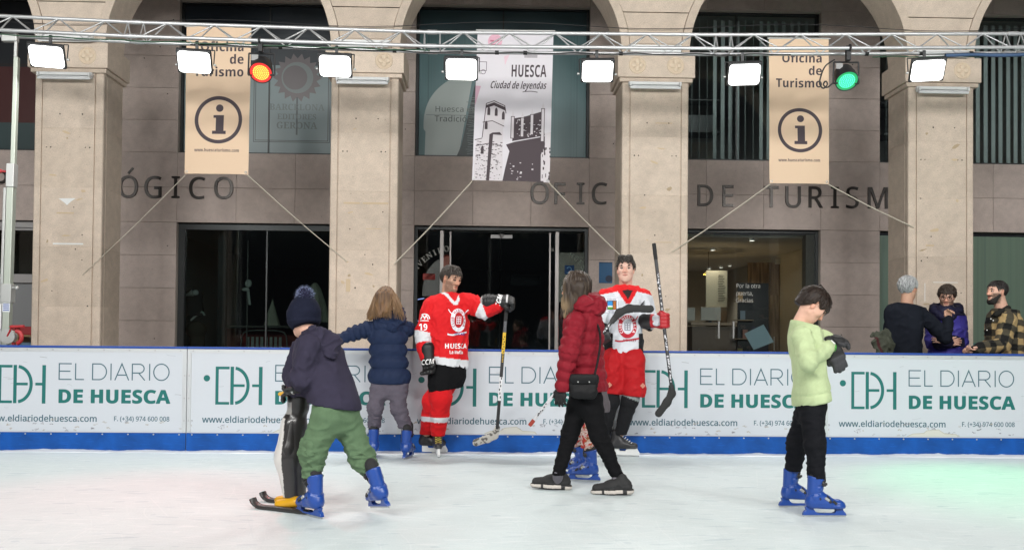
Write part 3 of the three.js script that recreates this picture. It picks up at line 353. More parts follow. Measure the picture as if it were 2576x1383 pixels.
{ // k = 2: lit office seen through the glass
  const w = windowUnit(2, ...winL, { t: 0.035, glass: clearGlass }); part(w, 'side_post', box(0.13, 2.7, 0.16), std([0.09, 0.08, 0.072], 0.7), V(WW / 2 - 0.1, 0, GZ - 0.1));
  const oc = winX(2) + WW / 2;
  const rm = room(2, 0, 2.72, 6.2, std([0.42, 0.39, 0.34], 0.85), std([0.3, 0.27, 0.24], 0.6), std([0.6, 0.57, 0.52], 0.9));
  const at = (u, v, d) => { const p = inRoom(u, v, d); return p; };
  const onCeiling = (u, v) => { const d = rayDir(u, v), t = (2.69 - CAM.h) / d.y; return V(d.x * t, 2.69, CAM.z + d.z * t); };
  for (const [u, v, d] of [[1892, 605, 1.5], [1793, 629, 2.0], [1997, 641, 2.4], [1784, 676, 3.0], [1814, 673, 3.0], [1836, 669, 2.9]]) { const p = onCeiling(u, v), t = thing('ceiling_spotlight', d > 2.5 ? 'small round downlight in the row at the far end of the office ceiling' : d < 1.8 ? 'bright round downlight on the office ceiling just behind the glass' : u < 1900 ? 'round downlight on the office ceiling beside the pillar' : 'round downlight on the office ceiling above the wooden door', 'lamp', p, d > 2.5 ? 'far office downlights' : undefined);
    part(t, 'light_disc', cyl(0.038, 0.038, 0.006, 20), std([0.9, 0.85, 0.75], 0.4, { emissive: rgb(1, 0.93, 0.8), emissiveIntensity: 3 })); part(t, 'bezel', new THREE.TorusGeometry(0.042, 0.006, 6, 20).rotateX(Math.PI / 2), whitePaint); part(t, 'housing', cyl(0.035, 0.035, Math.max(0.02, 2.72 - p.y), 12, 0, Math.max(0.02, 2.72 - p.y) / 2 + 0.004, 0), whitePaint);
    const L = new THREE.SpotLight(0xfff0dc, d > 2.5 ? 1.6 : 2.2, 0, 1.0, 0.6, 2); L.name = 'ceiling_spotlight_beam'; L.position.set(0, -0.012, 0); L.target.position.set(0, -2, 0); L.castShadow = true; t.add(L, L.target); }
  { const p = at(1782, 690, 2.3), t = thing('pendant_lamp', 'yellow glowing pendant lamp above the office counter', 'lamp', p); part(t, 'lamp_shade', new THREE.LatheGeometry([[0.005, 0.07], [0.03, 0.06], [0.085, 0], [0.08, -0.004], [0.03, 0.05]].map((a) => new THREE.Vector2(...a)), 24), std([0.55, 0.4, 0.12], 0.5, { emissive: rgb(1, 0.62, 0.12), emissiveIntensity: 0.8 })); part(t, 'bulb', new THREE.SphereGeometry(0.03, 12, 8), std([1, 0.9, 0.7], 0.4, { emissive: rgb(1, 0.75, 0.35), emissiveIntensity: 2 })); part(t, 'cable', cyl(0.004, 0.004, 2.71 - p.y - 0.06, 6, 0, 0.06 + (2.71 - p.y - 0.06) / 2, 0), blackPlastic); const L = new THREE.PointLight(0xffd9a0, 0.8); L.name = 'pendant_lamp_glow'; L.position.set(0, -0.05, 0); L.castShadow = true; t.add(L); }
  const wood = std([0.27, 0.19, 0.11], 0.6, { map: dataTex(128, (x, y) => { const v = 0.8 + noise(x * 30, y * 2.5, 3) * 0.35; return [v, v, v]; }) });
  { const a = at(1881, 660, 2.9), b = at(1992, 660, 2.9), t = thing('wooden_door', 'light wooden double door at the back of the lit office', 'door', V((a.x + b.x) / 2, 0, a.z)), ww = (b.x - a.x) / 2; for (const s of [-0.5, 0.5]) { part(t, 'door_leaf', metreUV(box(ww - 0.01, a.y, 0.04, s * ww, a.y / 2, 0), 1), wood); part(t, 'handle', rod(V(s * 0.14, 1.0, 0.05), V(s * 0.14, 1.25, 0.05), 0.011, 8), steel); } part(t, 'hinge_plate', box(0.26, 0.09, 0.02, ww * 0.55, a.y + 0.02, 0.03), steel); }
  { const a = at(1996, 655, 2.6), t = thing('notice_frame', 'dark framed panel on the office wall beside the wooden door', 'panel', V(a.x + 0.13, a.y, a.z)); part(t, 'board', box(0.26, 0.92, 0.03, 0, -0.46, 0), std([0.03, 0.028, 0.026], 0.6)); part(t, 'shelf', box(0.3, 0.16, 0.05, 0, -1.02, 0), std([0.2, 0.12, 0.06], 0.6)); }
  { const a = at(1776, 680, 2.0), b = at(1829, 773, 2.0), t = thing('standing_sign', 'cream display panel with lines of print standing in the office', 'panel', V((a.x + b.x) / 2, 0, a.z)); part(t, 'board', box(b.x - a.x, a.y - b.y, 0.03, 0, (a.y + b.y) / 2, 0), std([0.5, 0.45, 0.33], 0.8)); part(t, 'print', new THREE.PlaneGeometry((b.x - a.x) * 0.5, (a.y - b.y) * 0.8).translate(0.08, (a.y + b.y) / 2, 0.0165), printMat(128, 256, (c) => { c.fillStyle = '#5b5442'; const r = rng(3); for (let i = 0; i < 16; i++) c.fillRect(20 + r() * 10, 8 + i * 15, 60 + r() * 30, 6); })); part(t, 'foot', box(0.3, b.y, 0.25, 0, b.y / 2, 0), std([0.2, 0.13, 0.07], 0.7)); }
  { const a = at(1730, 815, 1.5), b = at(1862, 815, 1.5), t = thing('office_counter', 'long brown counter inside the lit office', 'counter', V((a.x + b.x) / 2, 0, a.z)); part(t, 'counter_top', box(b.x - a.x, 0.04, 0.5, 0, a.y, 0), std([0.2, 0.14, 0.09], 0.4)); part(t, 'front', box(b.x - a.x - 0.06, a.y - 0.04, 0.4, 0, (a.y - 0.04) / 2, 0), std([0.1, 0.075, 0.06], 0.7)); }
  for (const [u0, u1, v0, v1, lab] of [[1700, 1748, 775, 808, 'grey monitor on the office counter close to the pillar'], [1763, 1813, 774, 808, 'grey monitor on the office counter beside the display panel']]) { const a = at(u0, v0, 1.42), b = at(u1, v1, 1.42), t = thing('monitor', lab, 'monitor', V((a.x + b.x) / 2, b.y - 0.02, a.z)); part(t, 'screen_back', rbox(b.x - a.x, a.y - b.y, 0.03, 0.008, 0, (a.y - b.y) / 2 + 0.03, 0), std([0.3, 0.29, 0.26], 0.5)); part(t, 'monitor_stand', merge([box(0.04, 0.08, 0.03, 0, 0.03, -0.02), box(0.2, 0.012, 0.14, 0, 0.0, -0.02)]), blackPlastic); }
  for (const [u, lab] of [[1809, 'left of the lettering'], [1846, 'below the lettering']]) { const a = at(u, 808, 0.06), b = at(u, 851, 0.06), t = thing('door_pull', 'steel pull handle on the office glass door, ' + (u < 1830 ? 'by the counter monitor' : 'under the white lettering'), 'handle', V(a.x, b.y, WZ + GZ)); part(t, 'grip', rod(V(0, 0, 0.07), V(0, a.y - b.y, 0.07), 0.017, 12), steel); for (const y of [0.04, a.y - b.y - 0.04]) part(t, 'bracket', rod(V(0, y, 0.004), V(0, y, 0.07), 0.008, 8), steel); }
  { const a = at(1875, 838, 0.3), t = thing('blue_sheet', 'tilted pale blue paper sheet stuck inside the office glass', 'paper', V(at(1911, 849, 0.3).x, at(1911, 849, 0.3).y, WZ - 0.25)), s = new THREE.Shape(), P = [[1873, 839], [1921, 816], [1947, 860], [1896, 880]].map(([u, v]) => at(u, v, 0.25).sub(t.position)); P.forEach((p, i) => s[i ? 'lineTo' : 'moveTo'](p.x, p.y)); s.closePath(); part(t, 'sheet', new THREE.ExtrudeGeometry(s, { depth: 0.004, bevelEnabled: false }), std([0.26, 0.36, 0.40], 0.8)); }
  { const a = at(1888, 712, 1.2), b = at(1923, 800, 1.2), t = thing('leaflet_stand', 'black leaflet stand with shelves behind the office lettering', 'stand', V((a.x + b.x) / 2 - 0.12, 0, a.z)); part(t, 'back_panel', box(0.5, a.y, 0.03, 0.05, a.y / 2, 0), blackPlastic); for (let i = 0; i < 4; i++) { part(t, 'shelf', box(0.3, 0.015, 0.1, -0.12, a.y - 0.3 - i * 0.3, 0.06), std([0.2, 0.15, 0.1], 0.7)); part(t, 'leaflet', box(0.08, 0.14, 0.01, -0.18 + 0.04 * (i % 3), a.y - 0.22 - i * 0.3, 0.08), std([[0.3, 0.2, 0.1], [0.12, 0.16, 0.2], [0.2, 0.1, 0.08], [0.25, 0.22, 0.1]][i], 0.7)); } }
  { const a = W(1850, 706, WZ + GZ), b = W(1935, 772, WZ + GZ); part(w, 'glass_lettering', new THREE.PlaneGeometry(b.x - a.x, a.y - b.y), printMat(512, 400, (c) => { sans(c, 'Por la otra', 8, 110, 92, { fill: '#c3c3bf', width: 372 }); sans(c, 'puerta,', 8, 225, 92, { fill: '#c3c3bf', width: 262 }); sans(c, 'Gracias', 8, 335, 92, { fill: '#c3c3bf', width: 262 }); }), V((a.x + b.x) / 2 - oc, (a.y + b.y) / 2 - 1.4, GZ + 0.008)); }
}
{ // k = 3: frosted green pane
  const w = windowUnit(3, ...winL, { t: 0.02 }); part(w, 'frosted_film', new THREE.PlaneGeometry(WW - 0.06, 2.7), new THREE.MeshStandardMaterial({ map: canvasTex(512, 540, (c, W_, H_) => { c.fillStyle = '#6f8474'; c.fillRect(0, 0, W_, H_); const r = rng(2); for (let i = 0; i < 60; i++) { c.fillStyle = 'rgba(70,90,90,' + r() * 0.2 + ')'; c.fillRect(r() * W_, 0, 2 + r() * 8, H_); } c.fillStyle = '#33706e'; c.beginPath(); c.moveTo(0, H_ * 0.56); c.bezierCurveTo(120, H_ * 0.58, 200, H_ * 0.66, W_, H_ * 0.52); c.lineTo(W_, H_); c.lineTo(0, H_); c.fill(); }), roughness: 0.35 }), V(0, 0, GZ + 0.009));
  windowUnit(4, ...winL); room(4, 0, 2.75, 1.5, darkRoom);
}
{ // k = -1: framed window above a panel
  const y0 = 1.95, wf = std([0.40, 0.39, 0.39], 0.5), w = new THREE.Group(); w.name = 'window'; w.position.set(winX(-1) + WW / 2, 0, 0); building.add(w); const fx = WW / 2;
  part(w, 'frame', merge([box(WW, 0.09, 0.1, 0, 2.755, GZ), box(WW, 0.09, 0.1, 0, y0, GZ), ...[-1.24, -0.6, 0.55, 0.98, 1.24].map((x) => box(0.07, 2.71 - y0 - 0.045, 0.09, x, (2.71 + y0 + 0.045) / 2, GZ))]), wf);
  for (const [a, b] of [[-1.2, -0.64], [-0.56, 0.51], [0.59, 0.94], [1.02, 1.2]]) { part(w, 'sash', frameGeo(b - a, 2.71 - y0 - 0.05, 0.035, 0.05), wf, V((a + b) / 2, (2.71 + y0 + 0.045) / 2, GZ - 0.01)); part(w, 'pane', box(b - a - 0.08, 0.66, 0.006), glassMat, V((a + b) / 2, (2.71 + y0 + 0.045) / 2, GZ - 0.02)); }
  part(w, 'lower_panel', box(WW, y0 - 0.05, 0.04, 0, (y0 - 0.05) / 2, GZ - 0.03), std([0.26, 0.27, 0.28], 0.6));
  room(-1, 1.9, 2.78, 1.2, std([0.07, 0.07, 0.07], 0.9));
  const p0 = W(55, 850, WZ + 0.35), t = thing('wooden_play_rack', 'low wooden rack with red bins standing behind the winch mast', 'rack', V(p0.x, -0.03, p0.z)), wd = std([0.33, 0.21, 0.1], 0.6), red = std([0.36, 0.03, 0.035], 0.5);
  for (const s of [-0.32, 0.0, 0.3]) part(t, 'upright', rbox(0.035, 1.25, 0.32, 0.012, s, 0.625, 0), wd); for (let i = 0; i < 3; i++) part(t, 'shelf', box(0.6, 0.025, 0.3, 0, 0.72 + i * 0.22, 0), wd);
  for (const [x, y] of [[-0.16, 1.2], [0.16, 1.2], [-0.16, 0.98], [0.16, 0.98], [0.16, 0.79]]) part(t, 'bin', rbox(0.26, 0.12, 0.24, 0.02, x, y + 0.03, 0.03), y === 0.98 && x > 0 ? std([0.12, 0.2, 0.28], 0.5) : red);
}
// ---------------------------------------------------------------- boards round the ice
const BL = 2.1, BX0 = -5.055, BH = 1.024;
function adCanvas(seed) { return (c) => { // 1 px = 1 mm, sheet from x = 45 mm and y = 190 mm of the panel
  const X = (m) => m * 1000 - 45, Y = (m) => 775 - (m * 1000 - 190), teal = '#1f6a66', slate = '#44626f', r = rng(seed);
  c.fillStyle = '#c3c8cf'; c.fillRect(0, 0, 2010, 775);
  for (let i = 0; i < 1400; i++) { c.fillStyle = 'rgba(' + (r() < 0.5 ? '178,184,194' : '209,213,219') + ',' + r() * 0.25 + ')'; c.fillRect(r() * 2010, r() * 775, 4 + r() * 60, 1 + r() * 2); }
  c.fillStyle = teal; c.beginPath(); c.arc(X(0.193), Y(0.717), 31, 0, 7); c.fill();
  c.fillRect(X(0.278), Y(0.832), 30, 372); c.fillRect(X(0.278), Y(0.832), 135, 26); c.fillRect(X(0.278), Y(0.486), 135, 26);
  c.fillRect(X(0.423), Y(0.832), 33, 372); c.fillRect(X(0.456), Y(0.66), 106, 26); c.fillRect(X(0.635), Y(0.66), 80, 26); c.fillRect(X(0.7), Y(0.832), 35, 374);
  c.lineWidth = 31; c.strokeStyle = teal; c.beginPath(); c.ellipse(X(0.455), Y(0.646), 140, 172, 0, -1.45, 1.45); c.stroke();
  // thin capitals drawn with one pen
  const pen = (pts, close) => { c.beginPath(); pts.forEach(([a, b], i) => c[i ? 'lineTo' : 'moveTo'](a, b)); if (close) c.closePath(); c.stroke(); };
  c.lineWidth = 11; c.strokeStyle = slate; c.lineCap = 'butt'; const t = Y(0.848), b = Y(0.695), m = (t + b) / 2;
  const x0 = X(0.863); pen([[x0 + 120, t], [x0, t], [x0, b], [x0 + 120, b]]); pen([[x0, m - 3], [x0 + 108, m - 3]]); pen([[x0 + 158, t - 5], [x0 + 158, b], [x0 + 240, b]]);
  const xd = x0 + 322; c.beginPath(); c.moveTo(xd, t); c.lineTo(xd + 62, t); c.ellipse(xd + 62, m, 72, (b - t) / 2, 0, -Math.PI / 2, Math.PI / 2); c.lineTo(xd, b); c.closePath(); c.stroke();
  pen([[xd + 178, t - 5], [xd + 178, b + 5]]); pen([[xd + 216, b + 5], [xd + 283, t - 3], [xd + 350, b + 5]]); pen([[xd + 236, b - 46], [xd + 330, b - 46]]);
  const xr = xd + 384; c.beginPath(); c.moveTo(xr, b + 5); c.lineTo(xr, t); c.lineTo(xr + 68, t); c.ellipse(xr + 68, t + 43, 46, 43, 0, -Math.PI / 2, Math.PI / 2); c.lineTo(xr, t + 86); c.stroke(); pen([[xr + 62, t + 86], [xr + 122, b + 5]]);
  pen([[xr + 168, t - 5], [xr + 168, b + 5]]); c.beginPath(); c.ellipse(xr + 282, m, 74, (b - t) / 2 + 3, 0, 0, 7); c.stroke();
  sans(c, 'DE HUESCA', X(0.846), Y(0.468), 178, { bold: true, fill: teal, width: 1092, stroke: 7 });
  sans(c, 'www.eldiariodehuesca.com', X(0.153), Y(0.285), 82, { fill: slate, width: 1085, stroke: 3 }); sans(c, 'F. (+34) 974 600 008', X(1.395), Y(0.293), 62, { fill: slate, width: 543, stroke: 2 });
  // knocked and scuffed lower edge: grey rubber marks, torn vinyl with a yellowed outline
  for (let i = 0; i < 34; i++) { const x = r() * 2010, y = 640 + r() * 130, n = 2 + Math.floor(r() * 4); c.fillStyle = 'rgba(' + (r() < 0.6 ? '120,120,128' : '158,150,140') + ',' + (0.35 + r() * 0.4) + ')'; for (let j = 0; j < n; j++) { c.beginPath(); c.ellipse(x + (r() - 0.5) * 40, y + (r() - 0.5) * 16, 3 + r() * 12, 2 + r() * 5, (r() - 0.5) * 1.4, 0, 7); c.fill(); } }
  for (let i = 0; i < 10; i++) { c.strokeStyle = 'rgba(110,112,120,' + (0.2 + r() * 0.3) + ')'; c.lineWidth = 2 + r() * 3; const x = r() * 2010, y = r() * 700; c.beginPath(); c.moveTo(x, y); c.quadraticCurveTo(x + 20, y + (r() - 0.5) * 30, x + 30 + r() * 60, y + (r() - 0.5) * 30); c.stroke(); }
  if (seed % 2) { const x = 500 + r() * 700; c.fillStyle = '#c9c8c0'; c.strokeStyle = '#a89f86'; c.lineWidth = 4; c.beginPath(); c.moveTo(x - 260, 775); c.lineTo(x - 200, 748); c.lineTo(x - 90, 742); c.lineTo(x - 60, 716); c.lineTo(x + 60, 706); c.lineTo(x + 120, 745); c.lineTo(x + 240, 752); c.lineTo(x + 260, 775); c.fill(); c.stroke(); }
  sans(c, '', 0, 0, 10);
}; }
const adMats = [1, 2, 3].map((s) => new THREE.MeshPhysicalMaterial({ map: canvasTex(2010, 775, adCanvas(s)), roughness: 0.42, specularIntensity: 0.6 }));
const boardMat = std([0.60, 0.625, 0.65], 0.5), kickTex = dataTex(256, (x, y) => { const v = 0.86 + tnoise(x, y, 6) * 0.22 + Math.max(0, noise(x * 9, y * 160, 2) - 0.35) * 0.5; return [v, v, v]; });
const kickMat = phy([0.006, 0.105, 0.46], 0.5, { map: kickTex, specularIntensity: 0.5 }), railMat = phy([0.012, 0.06, 0.30], 0.4), aluDull = std([0.58, 0.6, 0.62], 0.42, { metalness: 0.55 });
const screwGeo = cyl(0.0075, 0.0075, 0.005, 10).rotateX(Math.PI / 2), rubGeo = rbox(BL - 0.006, 0.178, 0.016, 0.004, BL / 2, 0.091, 0.0);
const boardLabel = ['with its logo cut by the rink corner', 'right of the winch mast', 'behind the boy pushing the penguin aid', 'behind the hockey player in red', 'behind the hockey player in white', 'below the three spectators', 'past the three spectators'];
const sheetGeo = new THREE.PlaneGeometry(2.01, 0.775).translate(BL / 2, 0.19 + 0.3875, 0);
for (let k = -1; k <= 5; k++) { const t = thing('rink_board', 'white advertising board with blue kick plate, ' + boardLabel[k + 1], 'rink board', V(BX0 + k * BL, 0, 0), 'boards along the far side of the rink');
  part(t, 'panel', box(BL - 0.006, BH - 0.02, 0.03, BL / 2, BH / 2 - 0.01, -0.022), boardMat);
  part(t, 'advert_sheet', sheetGeo, adMats[(k + 4) % 3], V(0, 0, -0.0035)); part(t, 'sheet_edge', frameGeo(2.016, 0.781, 0.004, 0.003).translate(BL / 2, 0.5775, 0), boardMat, V(0, 0, -0.0045));
  part(t, 'kick_plate', metreUV(rubGeo.clone(), 1, k * 0.37, 0), kickMat); part(t, 'top_rail', rbox(BL - 0.003, 0.022, 0.075, 0.006, BL / 2, BH - 0.011, -0.03), railMat); part(t, 'top_strip', box(BL - 0.008, 0.036, 0.006, BL / 2, 0.982, -0.003), aluDull);
  for (const x of [0.022, BL - 0.022]) part(t, 'side_strip', box(0.036, 0.782, 0.006, x, 0.574, -0.003), aluDull);
  for (let i = 0; i < 9; i++) { part(t, 'screw', screwGeo, screwMat, V(0.06 + i * 0.247, 0.166, 0.0095)); part(t, 'screw', screwGeo, screwMat, V(0.06 + i * 0.247, 0.984, 0.0005)); }
  for (const x of [0.022, BL - 0.022]) for (const y of [0.3, 0.52, 0.74]) part(t, 'screw', screwGeo, screwMat, V(x, y, 0.0005));
  for (const x of [0.1, BL - 0.1]) part(t, 'brace', merge([box(0.05, BH - 0.06, 0.05, x, BH / 2 - 0.03, -0.065), box(0.05, 0.04, 0.3, x, 0.0, -0.2)]), steel);
}
// ---------------------------------------------------------------- lighting truss
const TZ = -0.36, TX = [[-400, 21], [340, 56], [1087, 81], [1820, 87.5], [2550, 84.5], [2990, 82]];
function truss(t, a, b, dz) { // triangular section from a to b: one top chord, two below, zigzag web
  const d = b.clone().sub(a), L = d.length(), dir = d.clone().normalize(), y = V(0, 1, 0), zz = V(0, 0, 1), drop = 0.175, half = 0.092, R = 0.0185, n = Math.round(L / 0.52);
  const T = (s) => a.clone().addScaledVector(dir, s), Fr = (s) => T(s).addScaledVector(y, -drop).addScaledVector(zz, half), Bk = (s) => T(s).addScaledVector(y, -drop).addScaledVector(zz, -half);
  for (const f of [T, Fr, Bk]) { part(t, 'chord', rod(f(0.035), f(L - 0.035), R, 14), alu); for (const s of [0.0, L]) part(t, 'coupler', rod(f(s === 0 ? 0 : L - 0.05), f(s === 0 ? 0.05 : L), R * 1.25, 14), alu); }
  const web = []; const st = (L - 0.16) / n; for (let i = 0; i < n; i++) { const s0 = 0.08 + i * st, sm = s0 + st / 2, s1 = s0 + st; for (const [P, Q] of [[T, Fr], [T, Bk]]) { web.push(rod(Q(s0), P(sm), 0.0075, 6), rod(P(sm), Q(s1), 0.0075, 6)); } }
  for (const s of [0.08, L - 0.08]) web.push(rod(T(s), Fr(s), 0.0065, 6), rod(T(s), Bk(s), 0.0065, 6), rod(Fr(s), Bk(s), 0.0065, 6));
  web.forEach((g) => part(t, 'web_bar', g, alu));
}
const trussT = TX.map(([u, v]) => W(u, v, TZ));
{ const labs = ['aluminium truss section over the winch mast', 'aluminium truss section carrying the red stage light', 'aluminium truss section in front of the white banner', 'aluminium truss section carrying the green stage light', 'aluminium truss section past the green stage light'];
  for (let i = 0; i < 5; i++) { const t = thing('truss_section', labs[i], 'truss', trussT[i], 'sections of the lighting truss'); truss(t, V(0, 0, 0), trussT[i + 1].clone().sub(trussT[i])); } }
const trussY = (u) => { for (let i = 0; i < TX.length - 1; i++) if (u <= TX[i + 1][0]) return mix(TX[i][1], TX[i + 1][1], (u - TX[i][0]) / (TX[i + 1][0] - TX[i][0])); return 84; };
{ // black tape on the lower chord and the mains cables tied along it
  for (const u of [700, 990, 1250, 1322, 1565, 2190, 2328, 2455]) { const p = W(u, trussY(u), TZ); const m = part(scene, numbered('tape_band'), rod(V(-0.02, 0, 0), V(0.02, 0, 0), 0.0215, 12), blackPlastic, V(p.x, p.y - 0.175, TZ - 0.092)); tag(m, 'black tape wound round the lower truss tube', 'tape', 'tape on the truss'); }
  const cm = [std([0.03, 0.09, 0.05], 0.6), std([0.02, 0.02, 0.022], 0.6), std([0.05, 0.1, 0.2], 0.6)];
  [[0, -10, 1100, 'green cable tied along the truss over the winch mast'], [1, 480, 2000, 'black cable tied along the middle of the truss'], [2, 2380, 2700, 'blue cable bundle tied along the truss past the green stage light'], [0, 2200, 2500, 'green cable tied along the truss beside the green stage light']].forEach(([c, u0, u1, lab], j) => { const pts = []; for (let u = u0; u <= u1; u += 26) { const p = W(u, trussY(u), TZ); pts.push(V(p.x, p.y - 0.2 - 0.012 * Math.abs(Math.sin(u * 0.021 + j)) - 0.006 * j, TZ + 0.05 - 0.03 * j)); } const m = part(scene, numbered('cable'), tube(pts, c === 2 ? 0.02 : 0.0065, pts.length * 2, 6), cm[c]); tag(m, lab, 'cable'); }); }
// ---------------------------------------------------------------- floodlights
const floodGlow = std([0.9, 0.92, 0.9], 0.3, { emissive: rgb(1, 1, 0.97), emissiveIntensity: 5 }), floodBody = std([0.05, 0.052, 0.055], 0.5, { metalness: 0.3 });
const FW = 0.31, FH = 0.225;
const panelShape = (() => { const s = new THREE.Shape(), w = FW / 2, h = FH / 2, r = 0.04; s.moveTo(-w + r, -h); s.lineTo(w - r, -h); s.absarc(w - r, -h + r, r, -Math.PI / 2, 0); s.lineTo(w, h - r); s.absarc(w - r, h - r, r, 0, Math.PI / 2); s.lineTo(-w + r, h); s.absarc(-w + r, h - r, r, Math.PI / 2, Math.PI); s.lineTo(-w, -h + r); s.absarc(-w + r, -h + r, r, Math.PI, Math.PI * 1.5); return s; })();
const finGeo = merge(Array.from({ length: 9 }, (_, i) => box(0.006, FH * 0.8, 0.035, -FW * 0.4 + i * FW * 0.1, 0, -0.075)));
function floodlight(p, target, label, hang, group, power = FLOOD, S = 1) { // p: centre of the glowing face
  const t = thing('floodlight', label, 'floodlight', p, group), dirv = target.clone().sub(p).normalize(), q = new THREE.Quaternion().setFromRotationMatrix(new THREE.Matrix4().lookAt(target, p, V(0, 1, 0)));
  const h = part(t, 'housing', merge([rbox(FW + 0.03, FH + 0.03, 0.05, 0.012, 0, 0, -0.032), rbox(FW * 0.8, FH * 0.7, 0.03, 0.008, 0, 0, -0.07)]), floodBody); h.quaternion.copy(q); h.scale.setScalar(S);
  const fn = part(t, 'cooling_fins', finGeo, floodBody); fn.quaternion.copy(q); fn.scale.setScalar(S);
  const f = part(t, 'light_panel', new THREE.ExtrudeGeometry(panelShape, { depth: 0.006, bevelEnabled: false, curveSegments: 8 }).translate(0, 0, -0.005), floodGlow); f.quaternion.copy(q); f.scale.setScalar(S);
  const top = V(0, hang, -0.08), yw = FW / 2 * S + 0.026;
  part(t, 'yoke', merge([rod(V(-yw, -0.01, -0.05), V(-yw, 0.15, -0.075), 0.006, 6), rod(V(yw, -0.01, -0.05), V(yw, 0.15, -0.075), 0.006, 6), rod(V(-yw, 0.15, -0.075), V(yw, 0.15, -0.075), 0.006, 6), box(0.03, Math.max(0.03, hang - 0.15), 0.012, 0, 0.15 + Math.max(0.03, hang - 0.15) / 2, -0.075)]), floodBody);
  for (const s of [-1, 1]) part(t, 'knob', cyl(0.012, 0.012, 0.02, 10).rotateZ(Math.PI / 2), steel, V(s * (yw + 0.012), -0.01, -0.05));
  const L = new THREE.RectAreaLight(rgb(...FLOOD_COLOR), power, (FW - 0.05) * S, (FH - 0.05) * S); L.name = 'floodlight_beam'; L.position.copy(dirv.clone().multiplyScalar(0.012 * S)); L.lookAt(t.position.clone().add(dirv)); L.quaternion.setFromRotationMatrix(new THREE.Matrix4().lookAt(V(0, 0, 0), dirv, V(0, 1, 0))); t.add(L); return t;
}
{ const spots = [[115, 143, 'floodlight over the winch mast pillar, bright white'], [487, 157, 'bright white floodlight in front of the beige banner with the red stage light'], [842, 167, 'bright white floodlight left of the pillar beside the red stage light'], [1160, 175, 'bright white floodlight at the edge of the white city banner by the dark teal window'], [1503, 180, 'bright white floodlight between the white city banner and a pillar'], [1873, 188, 'bright white floodlight in front of the window with vertical blinds'], [2335, 178, 'bright white floodlight on the pillar beside the green stage light']];
  for (const [u, v, lab] of spots) { const p = W(u, v, TZ + 0.12), yt = W(u, trussY(u), TZ).y - 0.19; floodlight(p, V(p.x * 0.7, -1.2, 5.2), lab, Math.max(0.16, yt - p.y), 'floodlights on the truss'); } }
// unseen lamps on the near side, enlarged into big panels to soften the front light
{ const y = 7.1, z = 11.2, t = thing('truss_section', 'long aluminium truss on the near side of the rink', 'truss', V(-8, y + 0.5, z)); truss(t, V(0, 0, 0), V(8, 0, 0)); const t2 = thing('truss_section', 'long aluminium truss on the near side of the rink, second half', 'truss', V(0, y + 0.5, z)); truss(t2, V(0, 0, 0), V(8, 0, 0));
  for (const x of [-8.05, 0, 8.05]) { const m = thing('truss_stand', 'steel stand holding the near truss up' + (x < -1 ? ' at one end' : x > 1 ? ' at its other end' : ' in its middle'), 'stand', V(x, 0, z + 0.15)); part(m, 'pole', cyl(0.035, 0.04, y + 0.55, 12, 0, (y + 0.55) / 2 - 0.03, 0), steel); part(m, 'foot', merge([box(0.9, 0.04, 0.08, 0, 0, 0), box(0.08, 0.04, 0.9, 0, 0.001, 0)]), steel); }
  const hs = [5.5, 6.3, 5.7, 6.5, 5.5, 6.5, 5.6, 6.2, 5.5, 6.4]; for (let i = 0; i < 10; i++) { const tt = (i - 4.5) / 4.5, x = 8.6 * Math.sign(tt) * Math.pow(Math.abs(tt), 0.75); floodlight(V(x, hs[i], z - 0.15), V(x * 0.95, 2.4, -1.7), 'unseen white light panel enlarged for soft light on the near truss behind the camera, lamp ' + ['one', 'two', 'three', 'four', 'five', 'six', 'seven', 'eight', 'nine', 'ten'][i], y + 0.31 - hs[i], 'floodlights on the near truss', FLOOD_NEAR, 4.8); } }
